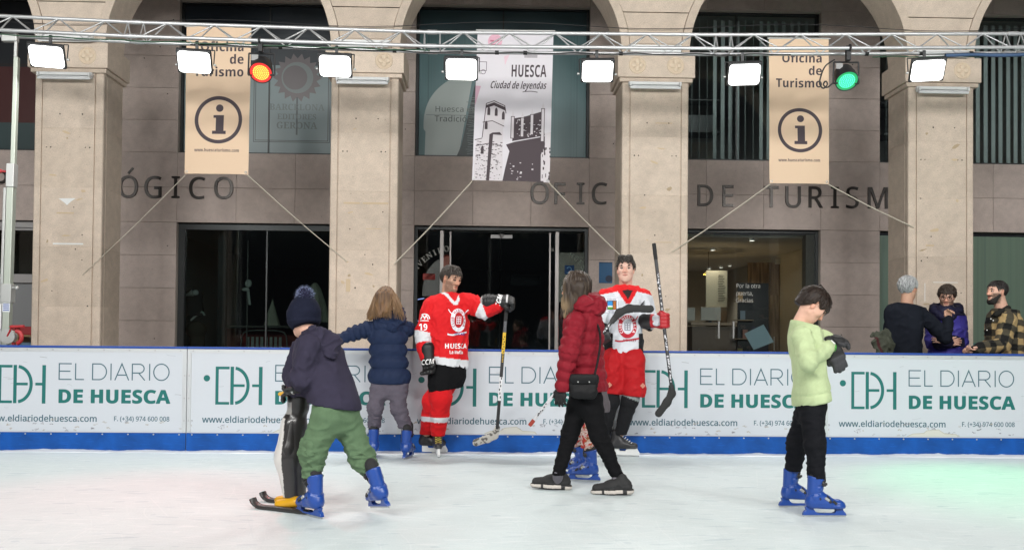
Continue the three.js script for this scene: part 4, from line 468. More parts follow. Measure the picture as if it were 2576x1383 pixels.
// ---------------------------------------------------------------- coloured stage lights
function parCan(u, v, aim, hue, label, aimLight, power) {
  const p = W(u, v, TZ + 0.02), t = thing('stage_light', label, 'stage light', p), q = new THREE.Quaternion().setFromUnitVectors(V(0, 0, 1), aim.clone().sub(p).normalize());
  const can = new THREE.LatheGeometry([[0, -0.2], [0.07, -0.195], [0.095, -0.17], [0.1, -0.11], [0.106, -0.1], [0.106, -0.08], [0.112, -0.07], [0.118, 0.012], [0.112, 0.016], [0.108, 0.004]].map((a) => new THREE.Vector2(...a)), 40).rotateX(Math.PI / 2);
  const c = part(t, 'can', can, blackPlastic); c.quaternion.copy(q);
  const lens = part(t, 'light_lens', cyl(0.109, 0.109, 0.004, 32).rotateX(Math.PI / 2), std([0.05, 0.05, 0.05], 0.3, { emissive: hue[0], emissiveIntensity: 1 })); lens.quaternion.copy(q);
  const dots = []; for (let r = 0; r < 5; r++) { const n = r ? r * 6 : 1; for (let i = 0; i < n; i++) dots.push(new THREE.SphereGeometry(0.0078, 6, 4).translate(Math.cos(i / n * 6.283) * r * 0.0185, Math.sin(i / n * 6.283) * r * 0.0185, 0.006)); }
  const led = part(t, 'led_array', merge(dots), std([0.2, 0.2, 0.2], 0.3, { emissive: hue[1], emissiveIntensity: 1 })); led.quaternion.copy(q);
  const yt = W(u, trussY(u), TZ).y - 0.19 - p.y;
  part(t, 'yoke', merge([rod(V(-0.135, -0.02, -0.02), V(-0.13, 0.2, -0.02), 0.009, 6), rod(V(0.135, -0.02, -0.02), V(0.13, 0.2, -0.02), 0.009, 6), rod(V(-0.13, 0.2, -0.02), V(0.13, 0.2, -0.02), 0.009, 6), rod(V(-0.135, -0.02, -0.02), V(-0.09, -0.02, -0.02), 0.012, 8), rod(V(0.135, -0.02, -0.02), V(0.09, -0.02, -0.02), 0.012, 8)]), blackPlastic);
  part(t, 'clamp', merge([rbox(0.05, Math.max(0.08, yt - 0.15), 0.05, 0.008, 0, 0.2 + (yt - 0.15) / 2, 0.03), new THREE.TorusGeometry(0.027, 0.01, 6, 16).rotateY(Math.PI / 2).translate(0, yt + 0.02, 0.075)]), blackPlastic);
  part(t, 'tag', box(0.07, 0.06, 0.002, -0.07, 0.16, -0.02), std([0.35, 0.35, 0.35], 0.7));
  const S = new THREE.SpotLight(hue[2], power, 0, 0.42, 0.9, 2); S.name = 'stage_light_beam'; const dv = aimLight.clone().sub(p).normalize(); S.position.copy(dv.clone().multiplyScalar(0.05)); S.target.position.copy(aimLight.clone().sub(p)); S.shadow.radius = 5; S.castShadow = true; t.add(S, S.target); return t;
}
parCan(655, 182, G(330, 1330), [rgb(1.1, 0.0, 0.0), rgb(3, 0.95, 0.01), rgb(1, 0.04, 0.05)], 'round stage light glowing red and yellow below the truss', G(260, 1285), 19);
parCan(2131, 203, G(2560, 1300), [rgb(0, 0.42, 0.12), rgb(0.0, 1.6, 0.72), rgb(0.05, 1, 0.35)], 'black round stage light glowing green below the truss', G(2680, 1230), 30);
{ const pts = [[2100, 150], [2078, 165], [2066, 190], [2063, 212], [2072, 222], [2082, 212], [2078, 204], [2072, 212], [2080, 220], [2095, 210]].map(([u, v], i) => W(u, v, TZ + 0.06 + i * 0.004)); const m = part(scene, 'light_cable', tube(pts, 0.008, 60, 6), blackPlastic); tag(m, 'looped power cable hanging from the green stage light', 'cable'); }
// ---------------------------------------------------------------- winch mast
{ const p = W(14, 868, -0.34), top = W(38, 118, -0.34), t = thing('winch_mast', 'galvanised winch mast with red crank holding up the truss behind the boards', 'mast', V(p.x, -0.03, -0.34)), lean = V(top.x - p.x, 0, 0).multiplyScalar(1), galv = std([0.46, 0.5, 0.44], 0.4, { metalness: 0.45 }), P = (h) => V(lean.x * (h - p.y) / (top.y - p.y), h + 0.03, 0);
  const bar = (h0, h1, w, d, dx = 0) => { const a = P(h0), b = P(h1), l = b.distanceTo(a), g = rbox(w, l, d, 0.006); g.rotateZ(-Math.atan2(b.x - a.x, b.y - a.y)); return g.translate((a.x + b.x) / 2 + dx, (a.y + b.y) / 2, 0); };
  part(t, 'lower_mast', bar(0, 2.62, 0.068, 0.07), galv); part(t, 'inner_mast', bar(1.5, 3.95, 0.044, 0.05, 0.012), galv); part(t, 'rear_tube', bar(0, 2.62, 0.03, 0.03, -0.062), steel); part(t, 'top_fork', merge([bar(3.9, 4.17, 0.03, 0.03), rbox(0.16, 0.09, 0.06, 0.012, P(4.12).x - 0.06, 4.18, 0)]), steel);
  const red = std([0.42, 0.03, 0.035], 0.45); for (const [h, s] of [[2.78, -1], [1.6, 1], [1.53, -1]]) part(t, 'lock_pin', merge([rod(P(h), P(h).add(V(s * 0.09, 0.0, 0.03)), 0.011, 8), new THREE.SphereGeometry(0.02, 10, 8).translate(P(h).x + s * 0.1, P(h).y, 0.03)]), h > 2 ? red : steel);
  part(t, 'collar', bar(2.62, 2.86, 0.08, 0.085), steel); part(t, 'collar', bar(1.45, 1.64, 0.1, 0.095), steel);
  part(t, 'sticker', box(0.075, 0.09, 0.003, P(1.4).x + 0.01, 1.43, 0.046), new THREE.MeshStandardMaterial({ map: canvasTex(64, 80, (c) => { c.fillStyle = '#dfe3e6'; c.fillRect(0, 0, 64, 80); c.fillStyle = '#1d3f8f'; for (let i = 0; i < 4; i++) c.fillRect(6, 8 + i * 17, 52, 9); }), roughness: 0.5 })); part(t, 'scale_strip', box(0.03, 0.25, 0.003, P(1.3).x - 0.06, 1.34, 0.03), whitePaint);
  part(t, 'winch_drum', merge([cyl(0.062, 0.062, 0.07, 24).rotateX(Math.PI / 2).translate(0.06, 1.14, 0.06), cyl(0.075, 0.075, 0.008, 24).rotateX(Math.PI / 2).translate(0.06, 1.14, 0.1)]), steel); part(t, 'crank_cover', new THREE.TorusGeometry(0.066, 0.022, 8, 24, 2.6).rotateZ(-1.2).translate(0.12, 1.13, 0.07), red); part(t, 'crank', merge([rod(V(0.06, 1.14, 0.1), V(0.12, 1.25, 0.12), 0.009, 8), rod(V(0.1, 1.235, 0.12), V(0.24, 1.24, 0.13), 0.015, 10)]), red);
  part(t, 'leg', merge([box(0.9, 0.05, 0.06, 0, 0.025, 0), box(0.06, 0.05, 0.5, 0, 0.026, 0)]), steel); }
// ---------------------------------------------------------------- fluorescent fittings on the pillars (off)
for (let k = 0; k < 4; k++) for (const up of [0, 1]) { const lab = ['nearest the winch mast', 'by the red stage light', 'behind the player in white', 'above the three spectators'][k];
  const t = thing('strip_light', 'unlit strip light ' + (up ? 'on top of' : 'under') + ' the capital of the pillar ' + lab, 'strip light', V(PX0 + k * PP - 0.02, up ? capY1 + 0.05 : capY0 - 0.045, PZ + (up ? 0.03 : 0.03)), 'strip lights on the pillars');
  part(t, 'batten', rbox(0.63, 0.036, 0.06, 0.006, 0, 0.015, 0.03), whitePaint); for (const s of [0, 1]) part(t, 'tube', rod(V(-0.3, -0.02 - s * 0.022, 0.03 + s * 0.035), V(0.3, -0.02 - s * 0.022, 0.03 + s * 0.035), 0.015, 12), std([0.75, 0.77, 0.78], 0.25)); for (const s of [-1, 1]) part(t, 'end_cap', rbox(0.02, 0.05, 0.09, 0.004, s * 0.295, 0, 0.045), whitePaint); }
// ---------------------------------------------------------------- banners
function banner(pts, z, draw, px, label) { // pts: four corners measured in the photograph, tl tr br bl
  const [tl, tr, br, bl] = pts.map(([u, v]) => W(u, v, z)), c = tl.clone().add(br).multiplyScalar(0.5), t = thing('hanging_banner', label, 'banner', c), nx = 10, ny = 24, g = new THREE.BoxGeometry(1, 1, 0.003, nx, ny, 1), p = g.attributes.position;
  for (let i = 0; i < p.count; i++) { const u = p.getX(i) + 0.5, v = p.getY(i) + 0.5, q = bl.clone().lerp(br, u).lerp(tl.clone().lerp(tr, u), v).sub(c), bow = 0.02 * Math.sin(u * Math.PI) * Math.cos(v * 5) + 0.012 * noise(u * 3, v * 4, pts[0][0]) + 0.03 * Math.max(0, 0.16 - v) * Math.cos(u * 9); p.setXYZ(i, q.x, q.y, p.getZ(i) + bow); }
  g.computeVertexNormals(); const hgt = Math.round(px * tl.distanceTo(bl) / tl.distanceTo(tr)); part(t, 'cloth', g, new THREE.MeshStandardMaterial({ map: canvasTex(px, hgt, draw), roughness: 0.65 }));
  part(t, 'top_bar', rod(tl.clone().sub(c).add(V(-0.02, 0, 0)), tr.clone().sub(c).add(V(0.02, 0, 0)), 0.011, 8), steel); for (const q of [bl, br]) part(t, 'eyelet', new THREE.TorusGeometry(0.012, 0.004, 6, 12), steel, q.clone().sub(c).add(V(q === bl ? 0.025 : -0.025, 0.025, 0.006))); return t;
}
const infoBanner = (c, W_, H_) => { c.fillStyle = '#dfc3a6'; c.fillRect(0, 0, W_, H_); const r = rng(8); for (let i = 0; i < 700; i++) { c.fillStyle = 'rgba(' + (r() < 0.5 ? '200,168,136' : '236,212,186') + ',' + r() * 0.2 + ')'; c.fillRect(r() * W_, r() * H_, 2 + r() * 30, 1 + r() * 3); } const d = '#41363d';
  sans(c, 'Oficina', W_ * 0.9, H_ * 0.165, W_ * 0.2, { bold: true, fill: d, align: 'right' }); sans(c, 'de', W_ * 0.9, H_ * 0.25, W_ * 0.2, { bold: true, fill: d, align: 'right' }); sans(c, 'Turismo', W_ * 0.9, H_ * 0.335, W_ * 0.2, { bold: true, fill: d, align: 'right' });
  c.lineWidth = W_ * 0.056; c.strokeStyle = d; c.beginPath(); c.arc(W_ * 0.515, H_ * 0.632, W_ * 0.345, 0, 7); c.stroke(); c.fillStyle = d; c.beginPath(); c.arc(W_ * 0.53, H_ * 0.552, W_ * 0.058, 0, 7); c.fill(); const x = W_ * 0.51; c.fillRect(x - W_ * 0.035, H_ * 0.6, W_ * 0.125, H_ * 0.115); c.fillRect(x - W_ * 0.075, H_ * 0.6, W_ * 0.1, H_ * 0.018); c.fillRect(x - W_ * 0.09, H_ * 0.707, W_ * 0.215, H_ * 0.022);
  sans(c, 'www.huescaturismo.com', W_ * 0.15, H_ * 0.85, W_ * 0.07, { bold: true, fill: d, width: W_ * 0.7 }); };
banner([[468, 66], [631, 68], [623, 439], [463, 437]], PZ + 0.06, infoBanner, 512, 'beige tourist information banner with a large circled letter i beside the red stage light');
banner([[1935, 96], [2085, 97], [2086, 463], [1936, 461]], PZ + 0.06, infoBanner, 512, 'beige tourist information banner with a large circled letter i beside the green stage light');
banner([[1201, 76], [1392, 78], [1382, 459], [1187, 453]], PZ + 0.06, (c, W_, H_) => {
  const k = W_ / 640, ink = '#41353b'; c.scale(k, k); const H = H_ / k; c.fillStyle = '#d6d2d8'; c.fillRect(0, 0, 640, H); c.fillStyle = '#d9a9ba'; c.beginPath(); c.arc(150, 92, 60, 0, 7); c.fill(); c.fillStyle = '#b4677f'; c.fillRect(110, 82, 30, 12); c.fillRect(160, 82, 30, 12); c.fillRect(120, 118, 60, 10); c.fillStyle = '#dcbfcb'; c.beginPath(); c.moveTo(230, 215); c.lineTo(275, 200); c.lineTo(240, 290); c.fill(); c.fillStyle = '#c9a3b4'; c.beginPath(); c.moveTo(0, 470); c.lineTo(45, 470); c.lineTo(0, 640); c.fill(); c.fillStyle = '#a5a0a6'; c.fillRect(400, 190, 110, 36); c.lineWidth = 5; c.strokeStyle = '#6e666d'; c.strokeRect(25, 265, 60, 75); c.beginPath(); c.arc(60, 350, 18, 0, 7); c.stroke();
  sans(c, 'HUESCA', 290, 385, 140, { bold: true, fill: ink, width: 300 }); sans(c, 'Ciudad de leyendas', 118, 485, 84, { bold: true, fill: ink, width: 470, skew: -0.22 }); c.strokeStyle = ink; c.lineWidth = 6; c.beginPath(); c.moveTo(395, 512); c.quadraticCurveTo(460, 498, 520, 514); c.stroke();
  // a church tower and a pinnacled nave in heavy ink
  const r = rng(12), poly = (f, pts) => { c.fillStyle = f; c.beginPath(); pts.forEach(([a, b], i) => c[i ? 'lineTo' : 'moveTo'](a, b)); c.closePath(); c.fill(); }; c.save(); c.translate(0, H - 1290); const T = '#cfc9cd';
  poly(T, [[95, 640], [160, 615], [250, 650], [262, 720], [240, 860], [250, 1290], [10, 1290], [20, 950], [70, 930]]); c.strokeStyle = ink; c.lineWidth = 6; for (const p of [[[95, 640], [160, 615], [250, 655], [262, 720]], [[95, 640], [70, 930]], [[70, 800], [150, 785], [250, 830]], [[20, 1000], [140, 975], [240, 1000]], [[10, 950], [70, 935]]]) { c.beginPath(); p.forEach(([a, b], i) => c[i ? 'lineTo' : 'moveTo'](a, b)); c.stroke(); }
  poly(ink, [[92, 655], [160, 628], [256, 668], [262, 700], [160, 655], [92, 680]]); for (const [x, y] of [[118, 700], [180, 705], [240, 735], [100, 820], [75, 1030]]) { c.fillStyle = ink; c.beginPath(); c.ellipse(x, y, 12, 32, 0, 0, 7); c.fill(); c.fillRect(x - 12, y, 24, 38); } poly(ink, [[130, 900], [155, 885], [215, 880], [235, 905], [160, 900], [140, 1290], [115, 1290]]);
  for (let i = 0; i < 150; i++) { c.fillStyle = ink; c.fillRect(15 + r() * 220, 960 + r() * 320, 4 + r() * 16, 2 + r() * 5); }
  poly(ink, [[270, 985], [340, 960], [600, 905], [610, 1000], [575, 1080], [590, 1290], [250, 1290], [270, 1180], [300, 1040]]); poly(ink, [[330, 760], [430, 740], [560, 700], [590, 900], [320, 955]]);
  for (const [x, y, h] of [[320, 690, 240], [400, 700, 215], [480, 670, 225], [570, 620, 330]]) { poly(T, [[x - 14, y + h], [x - 11, y + 50], [x, y], [x + 12, y + 50], [x + 14, y + h]]); c.strokeStyle = ink; c.lineWidth = 5; c.strokeRect(x - 13, y + 55, 26, h - 55); for (let i = 0; i < 6; i++) c.fillRect(x - 8 + r() * 10, y + 60 + r() * (h - 70), 6, 12); }
  for (let i = 0; i < 40; i++) { c.fillStyle = T; c.fillRect(345 + r() * 210, 760 + r() * 150, 4 + r() * 14, 3 + r() * 8); } poly(T, [[590, 880], [640, 870], [640, 1290], [600, 1290]]); poly(T, [[562, 1060], [580, 1010], [598, 1060], [602, 1280], [566, 1280]]); c.fillStyle = ink; for (let i = 0; i < 22; i++) c.fillRect(568 + r() * 70, 930 + r() * 340, 5 + r() * 9, 8 + r() * 26); c.fillStyle = T; for (let i = 0; i < 14; i++) c.fillRect(300 + r() * 220, 1130 + r() * 140, 6 + r() * 12, 4 + r() * 10); c.restore();
}, 640, 'white city banner with lettering and an ink drawing of a church tower');
// cords from the banners' lower corners to the pillars
{ const cord = std([0.5, 0.46, 0.38], 0.9); const C_ = (a, b, za, zb, r, lab) => { const A = W(...a, za), B = W(...b, zb), m = A.clone().lerp(B, 0.5).add(V(0, -0.015, 0)); const o = part(scene, numbered('banner_cord'), tube([A, m, B], r, 24, 6), cord); tag(o, lab, 'cord'); };
  C_([465, 440], [205, 692], PZ + 0.06, PZ + 0.008, 0.004, 'thin cord from a beige banner to the pillar by the winch mast'); C_([621, 440], [872, 658], PZ + 0.06, PZ + 0.008, 0.006, 'cord from the banner by the red stage light to the next pillar'); C_([1188, 455], [990, 665], PZ + 0.06, PZ + 0.008, 0.008, 'cord from the white city banner down to the pillar beside the girl'); C_([1381, 460], [1560, 642], PZ + 0.06, PZ + 0.008, 0.007, 'cord from the white banner to the pillar behind the player in white'); C_([1938, 463], [1690, 634], PZ + 0.06, PZ + 0.008, 0.008, 'cord from a beige banner to the pillar behind the player in white'); C_([2085, 464], [2300, 572], PZ + 0.06, PZ + 0.008, 0.008, 'cord from a beige banner to the pillar over the spectators'); }
{ const pts = []; for (let i = 0; i <= 40; i++) { const u = -60 + i * 70; pts.push(W(u, 52 + 22 * (i / 40) + 7 * Math.cos((u - 170) / 735 * 6.283), PZ + 0.02)); } const m = part(scene, 'string_cable', tube(pts, 0.004, 160, 5), blackPlastic); tag(m, 'thin black cable strung along the arcade above the capitals', 'cable'); }
{ const a = W(1507, 659, WZ + 0.01), b = W(1540, 712, WZ + 0.01), m = part(scene, 'wall_poster', new THREE.BoxGeometry(b.x - a.x, a.y - b.y, 0.006), new THREE.MeshStandardMaterial({ map: canvasTex(128, 208, (c) => { c.fillStyle = '#245c88'; c.fillRect(0, 0, 128, 208); c.fillStyle = '#15385c'; c.fillRect(0, 0, 128, 10); c.fillStyle = '#1f2b46'; c.beginPath(); c.arc(96, 165, 34, 0, 7); c.fill(); }), roughness: 0.5 }), V((a.x + b.x) / 2, (a.y + b.y) / 2, WZ + 0.006)); tag(m, 'small blue poster on the wall beside the entrance', 'poster'); }
// ---------------------------------------------------------------- people: shared builders
const skinMat = new THREE.MeshPhysicalMaterial({ vertexColors: true, roughness: 0.55, specularIntensity: 0.5, sheen: 0.2, sheenColor: rgb(0.8, 0.4, 0.3) });
const clothVC = (rough = 0.85, sheen = 0.3) => new THREE.MeshPhysicalMaterial({ vertexColors: true, roughness: rough, sheen, sheenRoughness: 0.6, sheenColor: rgb(0.5, 0.5, 0.55), specularIntensity: 0.4 });
const cloth = (c, rough = 0.85, sheen = 0.3) => phy(c, rough, { vertexColors: true, sheen: sheen * Math.min(1, 0.1 + 5 * c[1]), sheenRoughness: 0.6, sheenColor: rgb(...c.map((x) => Math.min(1, x * 2 + 0.05))), specularIntensity: c[1] < 0.03 ? 0.2 : 0.4 });
const hairVC = new THREE.MeshPhysicalMaterial({ vertexColors: true, roughness: 0.5, specularIntensity: 0.5 });
const SK = { fair: [0.62, 0.37, 0.28], pale: [0.66, 0.42, 0.34], tan: [0.50, 0.29, 0.205] };
function person(name, label, base, zp) { const root = thing(name, label, 'person', base); return { root, base, zp, J: (u, v, dz = 0) => W(u, v, zp + dz), put(nm, g, mat, parent = root) { g = g.translate(-base.x, -base.y, -base.z); return part(parent, nm, g, mat); } }; }
const basis = (f, up = V(0, 1, 0), o = V(0, 0, 0), s = 1) => { const Z = f.clone().normalize(), X = new THREE.Vector3().crossVectors(up, Z).normalize(), Y = new THREE.Vector3().crossVectors(Z, X); return new THREE.Matrix4().makeBasis(X, Y, Z).scale(V(s, s, s)).setPosition(o); };
// head in its own axes: x to its left ear, y up, z forward; chin at -0.115, crown at 0.125 for s = 1
function headSkin(M, neckW, o) { const inv = M.clone().invert(), nk = neckW.clone().applyMatrix4(inv), col = o.skin, beard = o.beard ?? 0, bc = o.beardCol ?? [0.035, 0.026, 0.02];
  const P = [C([0, 0.034, -0.016], [0, 0.03, 0.012], 0.086, 0.082, { n: [1, 0, 0], q: 0.88 }), C([0, -0.01, 0.028], [0, -0.052, 0.036], 0.066, 0.052, { n: [1, 0, 0], q: 0.95 }), C([0, -0.085, 0.056], [0, -0.092, 0.06], 0.024, 0.022, { k: 0.05 }), C([0.05, -0.055, 0.012], [0.018, -0.088, 0.052], 0.018, 0.018, { k: 0.04 }), C([-0.05, -0.055, 0.012], [-0.018, -0.088, 0.052], 0.018, 0.018, { k: 0.04 }),
    C([-0.036, 0.03, 0.075], [0.036, 0.03, 0.075], 0.013, 0.013, { k: 0.03 }), C([0.042, -0.012, 0.064], [0.044, -0.02, 0.058], 0.02, 0.02, { k: 0.03 }), C([-0.042, -0.012, 0.064], [-0.044, -0.02, 0.058], 0.02, 0.02, { k: 0.03 }),
    C([0.032, 0.013, 0.101], [0.036, 0.013, 0.098], 0.017, 0.017, { neg: 1, k: 0.018 }), C([-0.032, 0.013, 0.101], [-0.036, 0.013, 0.098], 0.017, 0.017, { neg: 1, k: 0.018 }),
    C([0, 0.02, 0.086], [0, -0.021, 0.108], 0.0085, 0.0125, { k: 0.014, id: 2 }), C([-0.013, -0.026, 0.096], [0.013, -0.026, 0.096], 0.0095, 0.0095, { k: 0.01, id: 2 }),
    C([-0.019, -0.049, 0.087], [0.019, -0.049, 0.087], 0.0075, 0.0075, { k: 0.008, id: 3 }), C([-0.015, -0.06, 0.087], [0.015, -0.06, 0.087], 0.0078, 0.0078, { k: 0.008, id: 3 }),
    C([0.078, 0.018, -0.012], [0.076, -0.022, -0.004], 0.02, 0.014, { n: [0.93, 0, -0.36], q: 0.42, k: 0.008, id: 4 }), C([-0.078, 0.018, -0.012], [-0.076, -0.022, -0.004], 0.02, 0.014, { n: [0.93, 0, 0.36], q: 0.42, k: 0.008, id: 4 }),
    C([0.087, 0.004, 0.004], [0.087, 0.004, 0.004], 0.008, 0.008, { neg: 1, k: 0.006 }), C([-0.087, 0.004, 0.004], [-0.087, 0.004, 0.004], 0.008, 0.008, { neg: 1, k: 0.006 }),
    C([0, -0.045, -0.012], nk, o.neckR ?? 0.052, (o.neckR ?? 0.052) * 1.12, { k: 0.03 })];
  return solid(P, { cell: 0.0048, k: 0.03, frame: M, margin: 0.01, slack: 0.006, col: (x, y, z, f) => { let c = col.slice(); const n = 1 + 0.06 * noise(x * 60, y * 60, z * 60);
      if (f.id === 3 && Math.abs(x) < 0.026 && y < -0.0425 + Math.abs(x) * -0.25 && y > -0.067 + Math.abs(x) * 0.35 && z > 0.08) c = [c[0] * 0.8, c[1] * 0.55, c[2] * 0.55]; else if (f.id === 4 || f.id === 2) c = [c[0] * 1.02, c[1] * 0.86, c[2] * 0.82];
      if (y < -0.05 && y > -0.07 && z > 0.085 && Math.abs(x) < 0.02 && Math.abs(y + 0.0545) < 0.0025) c = [0.16, 0.05, 0.04];
      const jaw = sst(-0.02, -0.04, y - (Math.abs(x) > 0.05 ? 0.02 : 0)) * sst(-0.01, 0.02, z) * (f.id === 3 ? 0 : 1) * sst(-0.13, -0.11, y), mus = (Math.abs(x) < 0.032 && y < -0.033 && y > -0.046 && z > 0.07) ? 1 : 0, b = beard * Math.max(jaw, mus) * (0.7 + 0.5 * noise(x * 200, y * 200, z * 200)); c = c.map((q, i) => mix(q, bc[i] * 1.6, clamp(b)));
      return c.map((q) => q * n); } }); }
function eyes(ctx, M, o, parent) { for (const s of [-1, 1]) { const e = new THREE.Group(), m = new THREE.Matrix4().multiplyMatrices(M, new THREE.Matrix4().makeTranslation(s * 0.032, 0.0125, 0.0785));
    const w = new THREE.SphereGeometry(0.0118, 14, 10).applyMatrix4(m), lookx = (o.look ?? [0, 0])[0], looky = (o.look ?? [0, 0])[1]; const eye = ctx.put('eye', w, o.eyeWhite ?? eyeWhite, parent);
    const ir = new THREE.SphereGeometry(0.008, 10, 8).scale(1, 1, 0.5).translate(lookx * 0.005, looky * 0.005, 0.0098).applyMatrix4(m); ctx.put('iris', ir, irisMat, eye);
    const lid = solid([C([-0.015, 0.002, 0.002], [0, 0.0095, 0.0065], 0.0046, 0.005), C([0, 0.0095, 0.0065], [0.015, 0.002, 0.002], 0.005, 0.0046), ...(o.lidded ? [C([-0.011, 0, 0.008], [0.011, 0, 0.008], 0.007, 0.007)] : [])], { cell: 0.0025, k: 0.006, margin: 0.004, slack: 0.003, frame: m, col: (x, y, z) => (y < 0.0055 ? [0.03, 0.02, 0.016] : o.skin.map((q) => q * 0.8)) }); ctx.put('eyelid', lid, skinMat, eye);
    const bm = new THREE.Matrix4().multiplyMatrices(M, new THREE.Matrix4().makeTranslation(s * 0.033, 0.034, 0.089)); const brow = solid([C([-s * 0.021, -0.002, 0.0005], [s * 0.002, 0.003, -0.001], 0.0055, 0.006), C([s * 0.002, 0.003, -0.001], [s * 0.024, -0.003, -0.012], 0.006, 0.004)], { cell: 0.003, k: 0.008, margin: 0.004, slack: 0.003, frame: bm }); ctx.put('eyebrow', brow, o.browMat ?? darkHair, parent); } }
const eyeWhite = std([0.62, 0.58, 0.55], 0.3), irisMat = std([0.03, 0.02, 0.015], 0.2), darkHair = std([0.018, 0.014, 0.012], 0.6);
// short hair: a shell on the skull above a hairline given as y(z, |x|) in head axes
function shortHair(M, o) { const t = o.thick ?? 0.014, hl = o.line, cA = o.col, cB = o.col2 ?? o.col; const P = [C([0, 0.036, -0.018], [0, 0.034, 0.012], 0.088 + t, 0.082 + t, { n: [1, 0, 0], q: 0.9 }), ...(o.tufts ?? []), ...(o.more ?? [])];
  return solid(P, { cell: o.cell ?? 0.0045, k: 0.02, frame: M, margin: 0.02, slack: 0.012, extra: (x, y, z, d) => Math.max(d, (hl(z, Math.abs(x), x) - y) * 0.75), disp: (x, y, z) => { const zz = z + 0.03, a = Math.atan2(x, zz), r = Math.hypot(x, zz) * 40, w = noise(x * 22, y * 22, z * 22) * 1.6, c = Math.cos(a) * 9, s = Math.sin(a) * 9; return (o.rough ?? 0.006) * (0.8 * noise(c + w, s + w, r * 0.25) + 0.7 * noise(c * 3.4 + w, s * 3.4, r * 0.3 + w) + (o.curl ?? 0) * noise(x * 60, y * 60, z * 60)); },
    col: (x, y, z) => { const aa = Math.atan2(x, z + 0.03) * 26, k = clamp(0.5 + 0.9 * noise(aa, Math.hypot(x, z) * 12, y * 14)), g = o.mix ? o.mix(x, y, z) : k; return cA.map((c, i) => mix(c, cB[i], clamp(g * (0.5 + k)))); } }); }
// short strands lying on the skull from the crown outwards
function hairTufts(M, o) { const r = rng(o.seed ?? 3), list = [], t = (o.thick ?? 0.014), hl = o.line; for (let i = 0; i < (o.n ?? 420); i++) { const a = r() * 6.283, b = 0.1 + r() * 1.55, R = (bb, k) => V(Math.sin(a) * Math.sin(bb) * (0.09 + k) * 0.88, 0.036 + Math.cos(bb) * (0.088 + k), -0.006 + Math.cos(a) * Math.sin(bb) * (0.1 + k)), p = R(b, t * 0.7); if (p.y < hl(p.z, Math.abs(p.x), p.x) + 0.004) continue; const l = 0.22 + r() * 0.22, sw = (r() - 0.5) * 0.35, q1 = R(b + l * 0.5, t + 0.004 * r()), q2 = R(b + l, t - 0.002 + 0.007 * r()); q1.x += sw * 0.02; q2.x += sw * 0.06; q2.z += (r() - 0.5) * 0.014; list.push([p, q1, q2].map((v) => v.applyMatrix4(M))); } return strands(list, o.r ?? 0.0026, 0.0008); }
const stdLine = (front, side, back) => (z, x) => z > 0.03 ? mix(side, front, sst(0.035, 0.07, z + (0.05 - x) * 0.25)) : mix(back, side, sst(-0.055, 0.02, z));
// hair strands: tapered tubes along curves
function strands(list, r0, r1) { const G_ = list.map((pts) => { const c = new THREE.CatmullRomCurve3(pts), n = 8, g = new THREE.TubeGeometry(c, n, r0, 4, false), p = g.attributes.position; for (let i = 0; i <= n; i++) { const ctr = c.getPointAt(i / n), k = mix(1, r1 / r0, Math.pow(i / n, 2)); for (let j = 0; j <= 4; j++) { const q = i * 5 + j, v = V(0, 0, 0).fromBufferAttribute(p, q).sub(ctr).multiplyScalar(k).add(ctr); p.setXYZ(q, v.x, v.y, v.z); } } return g; }); return merge(G_); }
// hand with four fingers and a thumb; frame: x across the knuckles (to the thumb side), y from wrist to fingertips, z out of the back of the hand
function handPrims(s, curl, thumb = {}) { const P = [C([-0.02 * s, 0.02 * s, 0], [0.02 * s, 0.02 * s, 0], 0.02 * s, 0.02 * s, { n: [0, 0, 1], q: 0.7 }), C([-0.026 * s, 0.062 * s, 0], [0.026 * s, 0.062 * s, 0.002], 0.018 * s, 0.018 * s, { n: [0, 0, 1], q: 0.7 })], len = [0.062, 0.075, 0.08, 0.07], rad = [0.0085, 0.0095, 0.0098, 0.0095];
  for (let i = 0; i < 4; i++) { let p = [(-0.03 + i * 0.02) * s, 0.075 * s, 0.002], a = 0; const cu = Array.isArray(curl) ? curl[i] : curl; for (let j = 0; j < 3; j++) { const l = len[i] * [0.44, 0.32, 0.24][j] * s; a += cu * [0.7, 1, 0.7][j]; const q = [p[0] + (i - 1.5) * 0.002 * s, p[1] + Math.cos(a) * l, p[2] - Math.sin(a) * l]; P.push(C(p, q, rad[i] * s * (1 - j * 0.08), rad[i] * s * (0.94 - j * 0.08), { k: 0.006, id: 10 + i })); p = q; } }
  const t0 = [0.026 * s, 0.022 * s, -0.004 * s], t1 = thumb.mid ?? [0.05 * s, 0.052 * s, -0.014 * s], t2 = thumb.tip ?? [0.056 * s, 0.084 * s, -0.02 * s]; P.push(C(t0, t1, 0.0135 * s, 0.0115 * s, { k: 0.012, id: 15 }), C(t1, t2, 0.0115 * s, 0.009 * s, { k: 0.006, id: 15 })); return P; }
const frameOf = (o, x, y) => { const Y = y.clone().normalize(), X = x.clone().addScaledVector(Y, -x.dot(Y)).normalize(), Z = new THREE.Vector3().crossVectors(X, Y); return new THREE.Matrix4().makeBasis(X, Y, Z).setPosition(o); };
// body core under the clothes: one mesh with the head
function bodyMesh(ctx, limbs, headG, skin) { const g = solid(limbs, { cell: 0.016, k: 0.05, col: () => skin }); const list = [g, headG].filter(Boolean).map((q) => { const r = q.index ? q.toNonIndexed() : q; for (const k of Object.keys(r.attributes)) if (!['position', 'normal', 'color'].includes(k)) r.deleteAttribute(k); return r; }); return mergeGeometries(list); }
const addSkin = (list) => mergeGeometries(list.map((q) => { const r = q.index ? q.toNonIndexed() : q; for (const k of Object.keys(r.attributes)) if (!['position', 'normal', 'color'].includes(k)) r.deleteAttribute(k); return r; }));

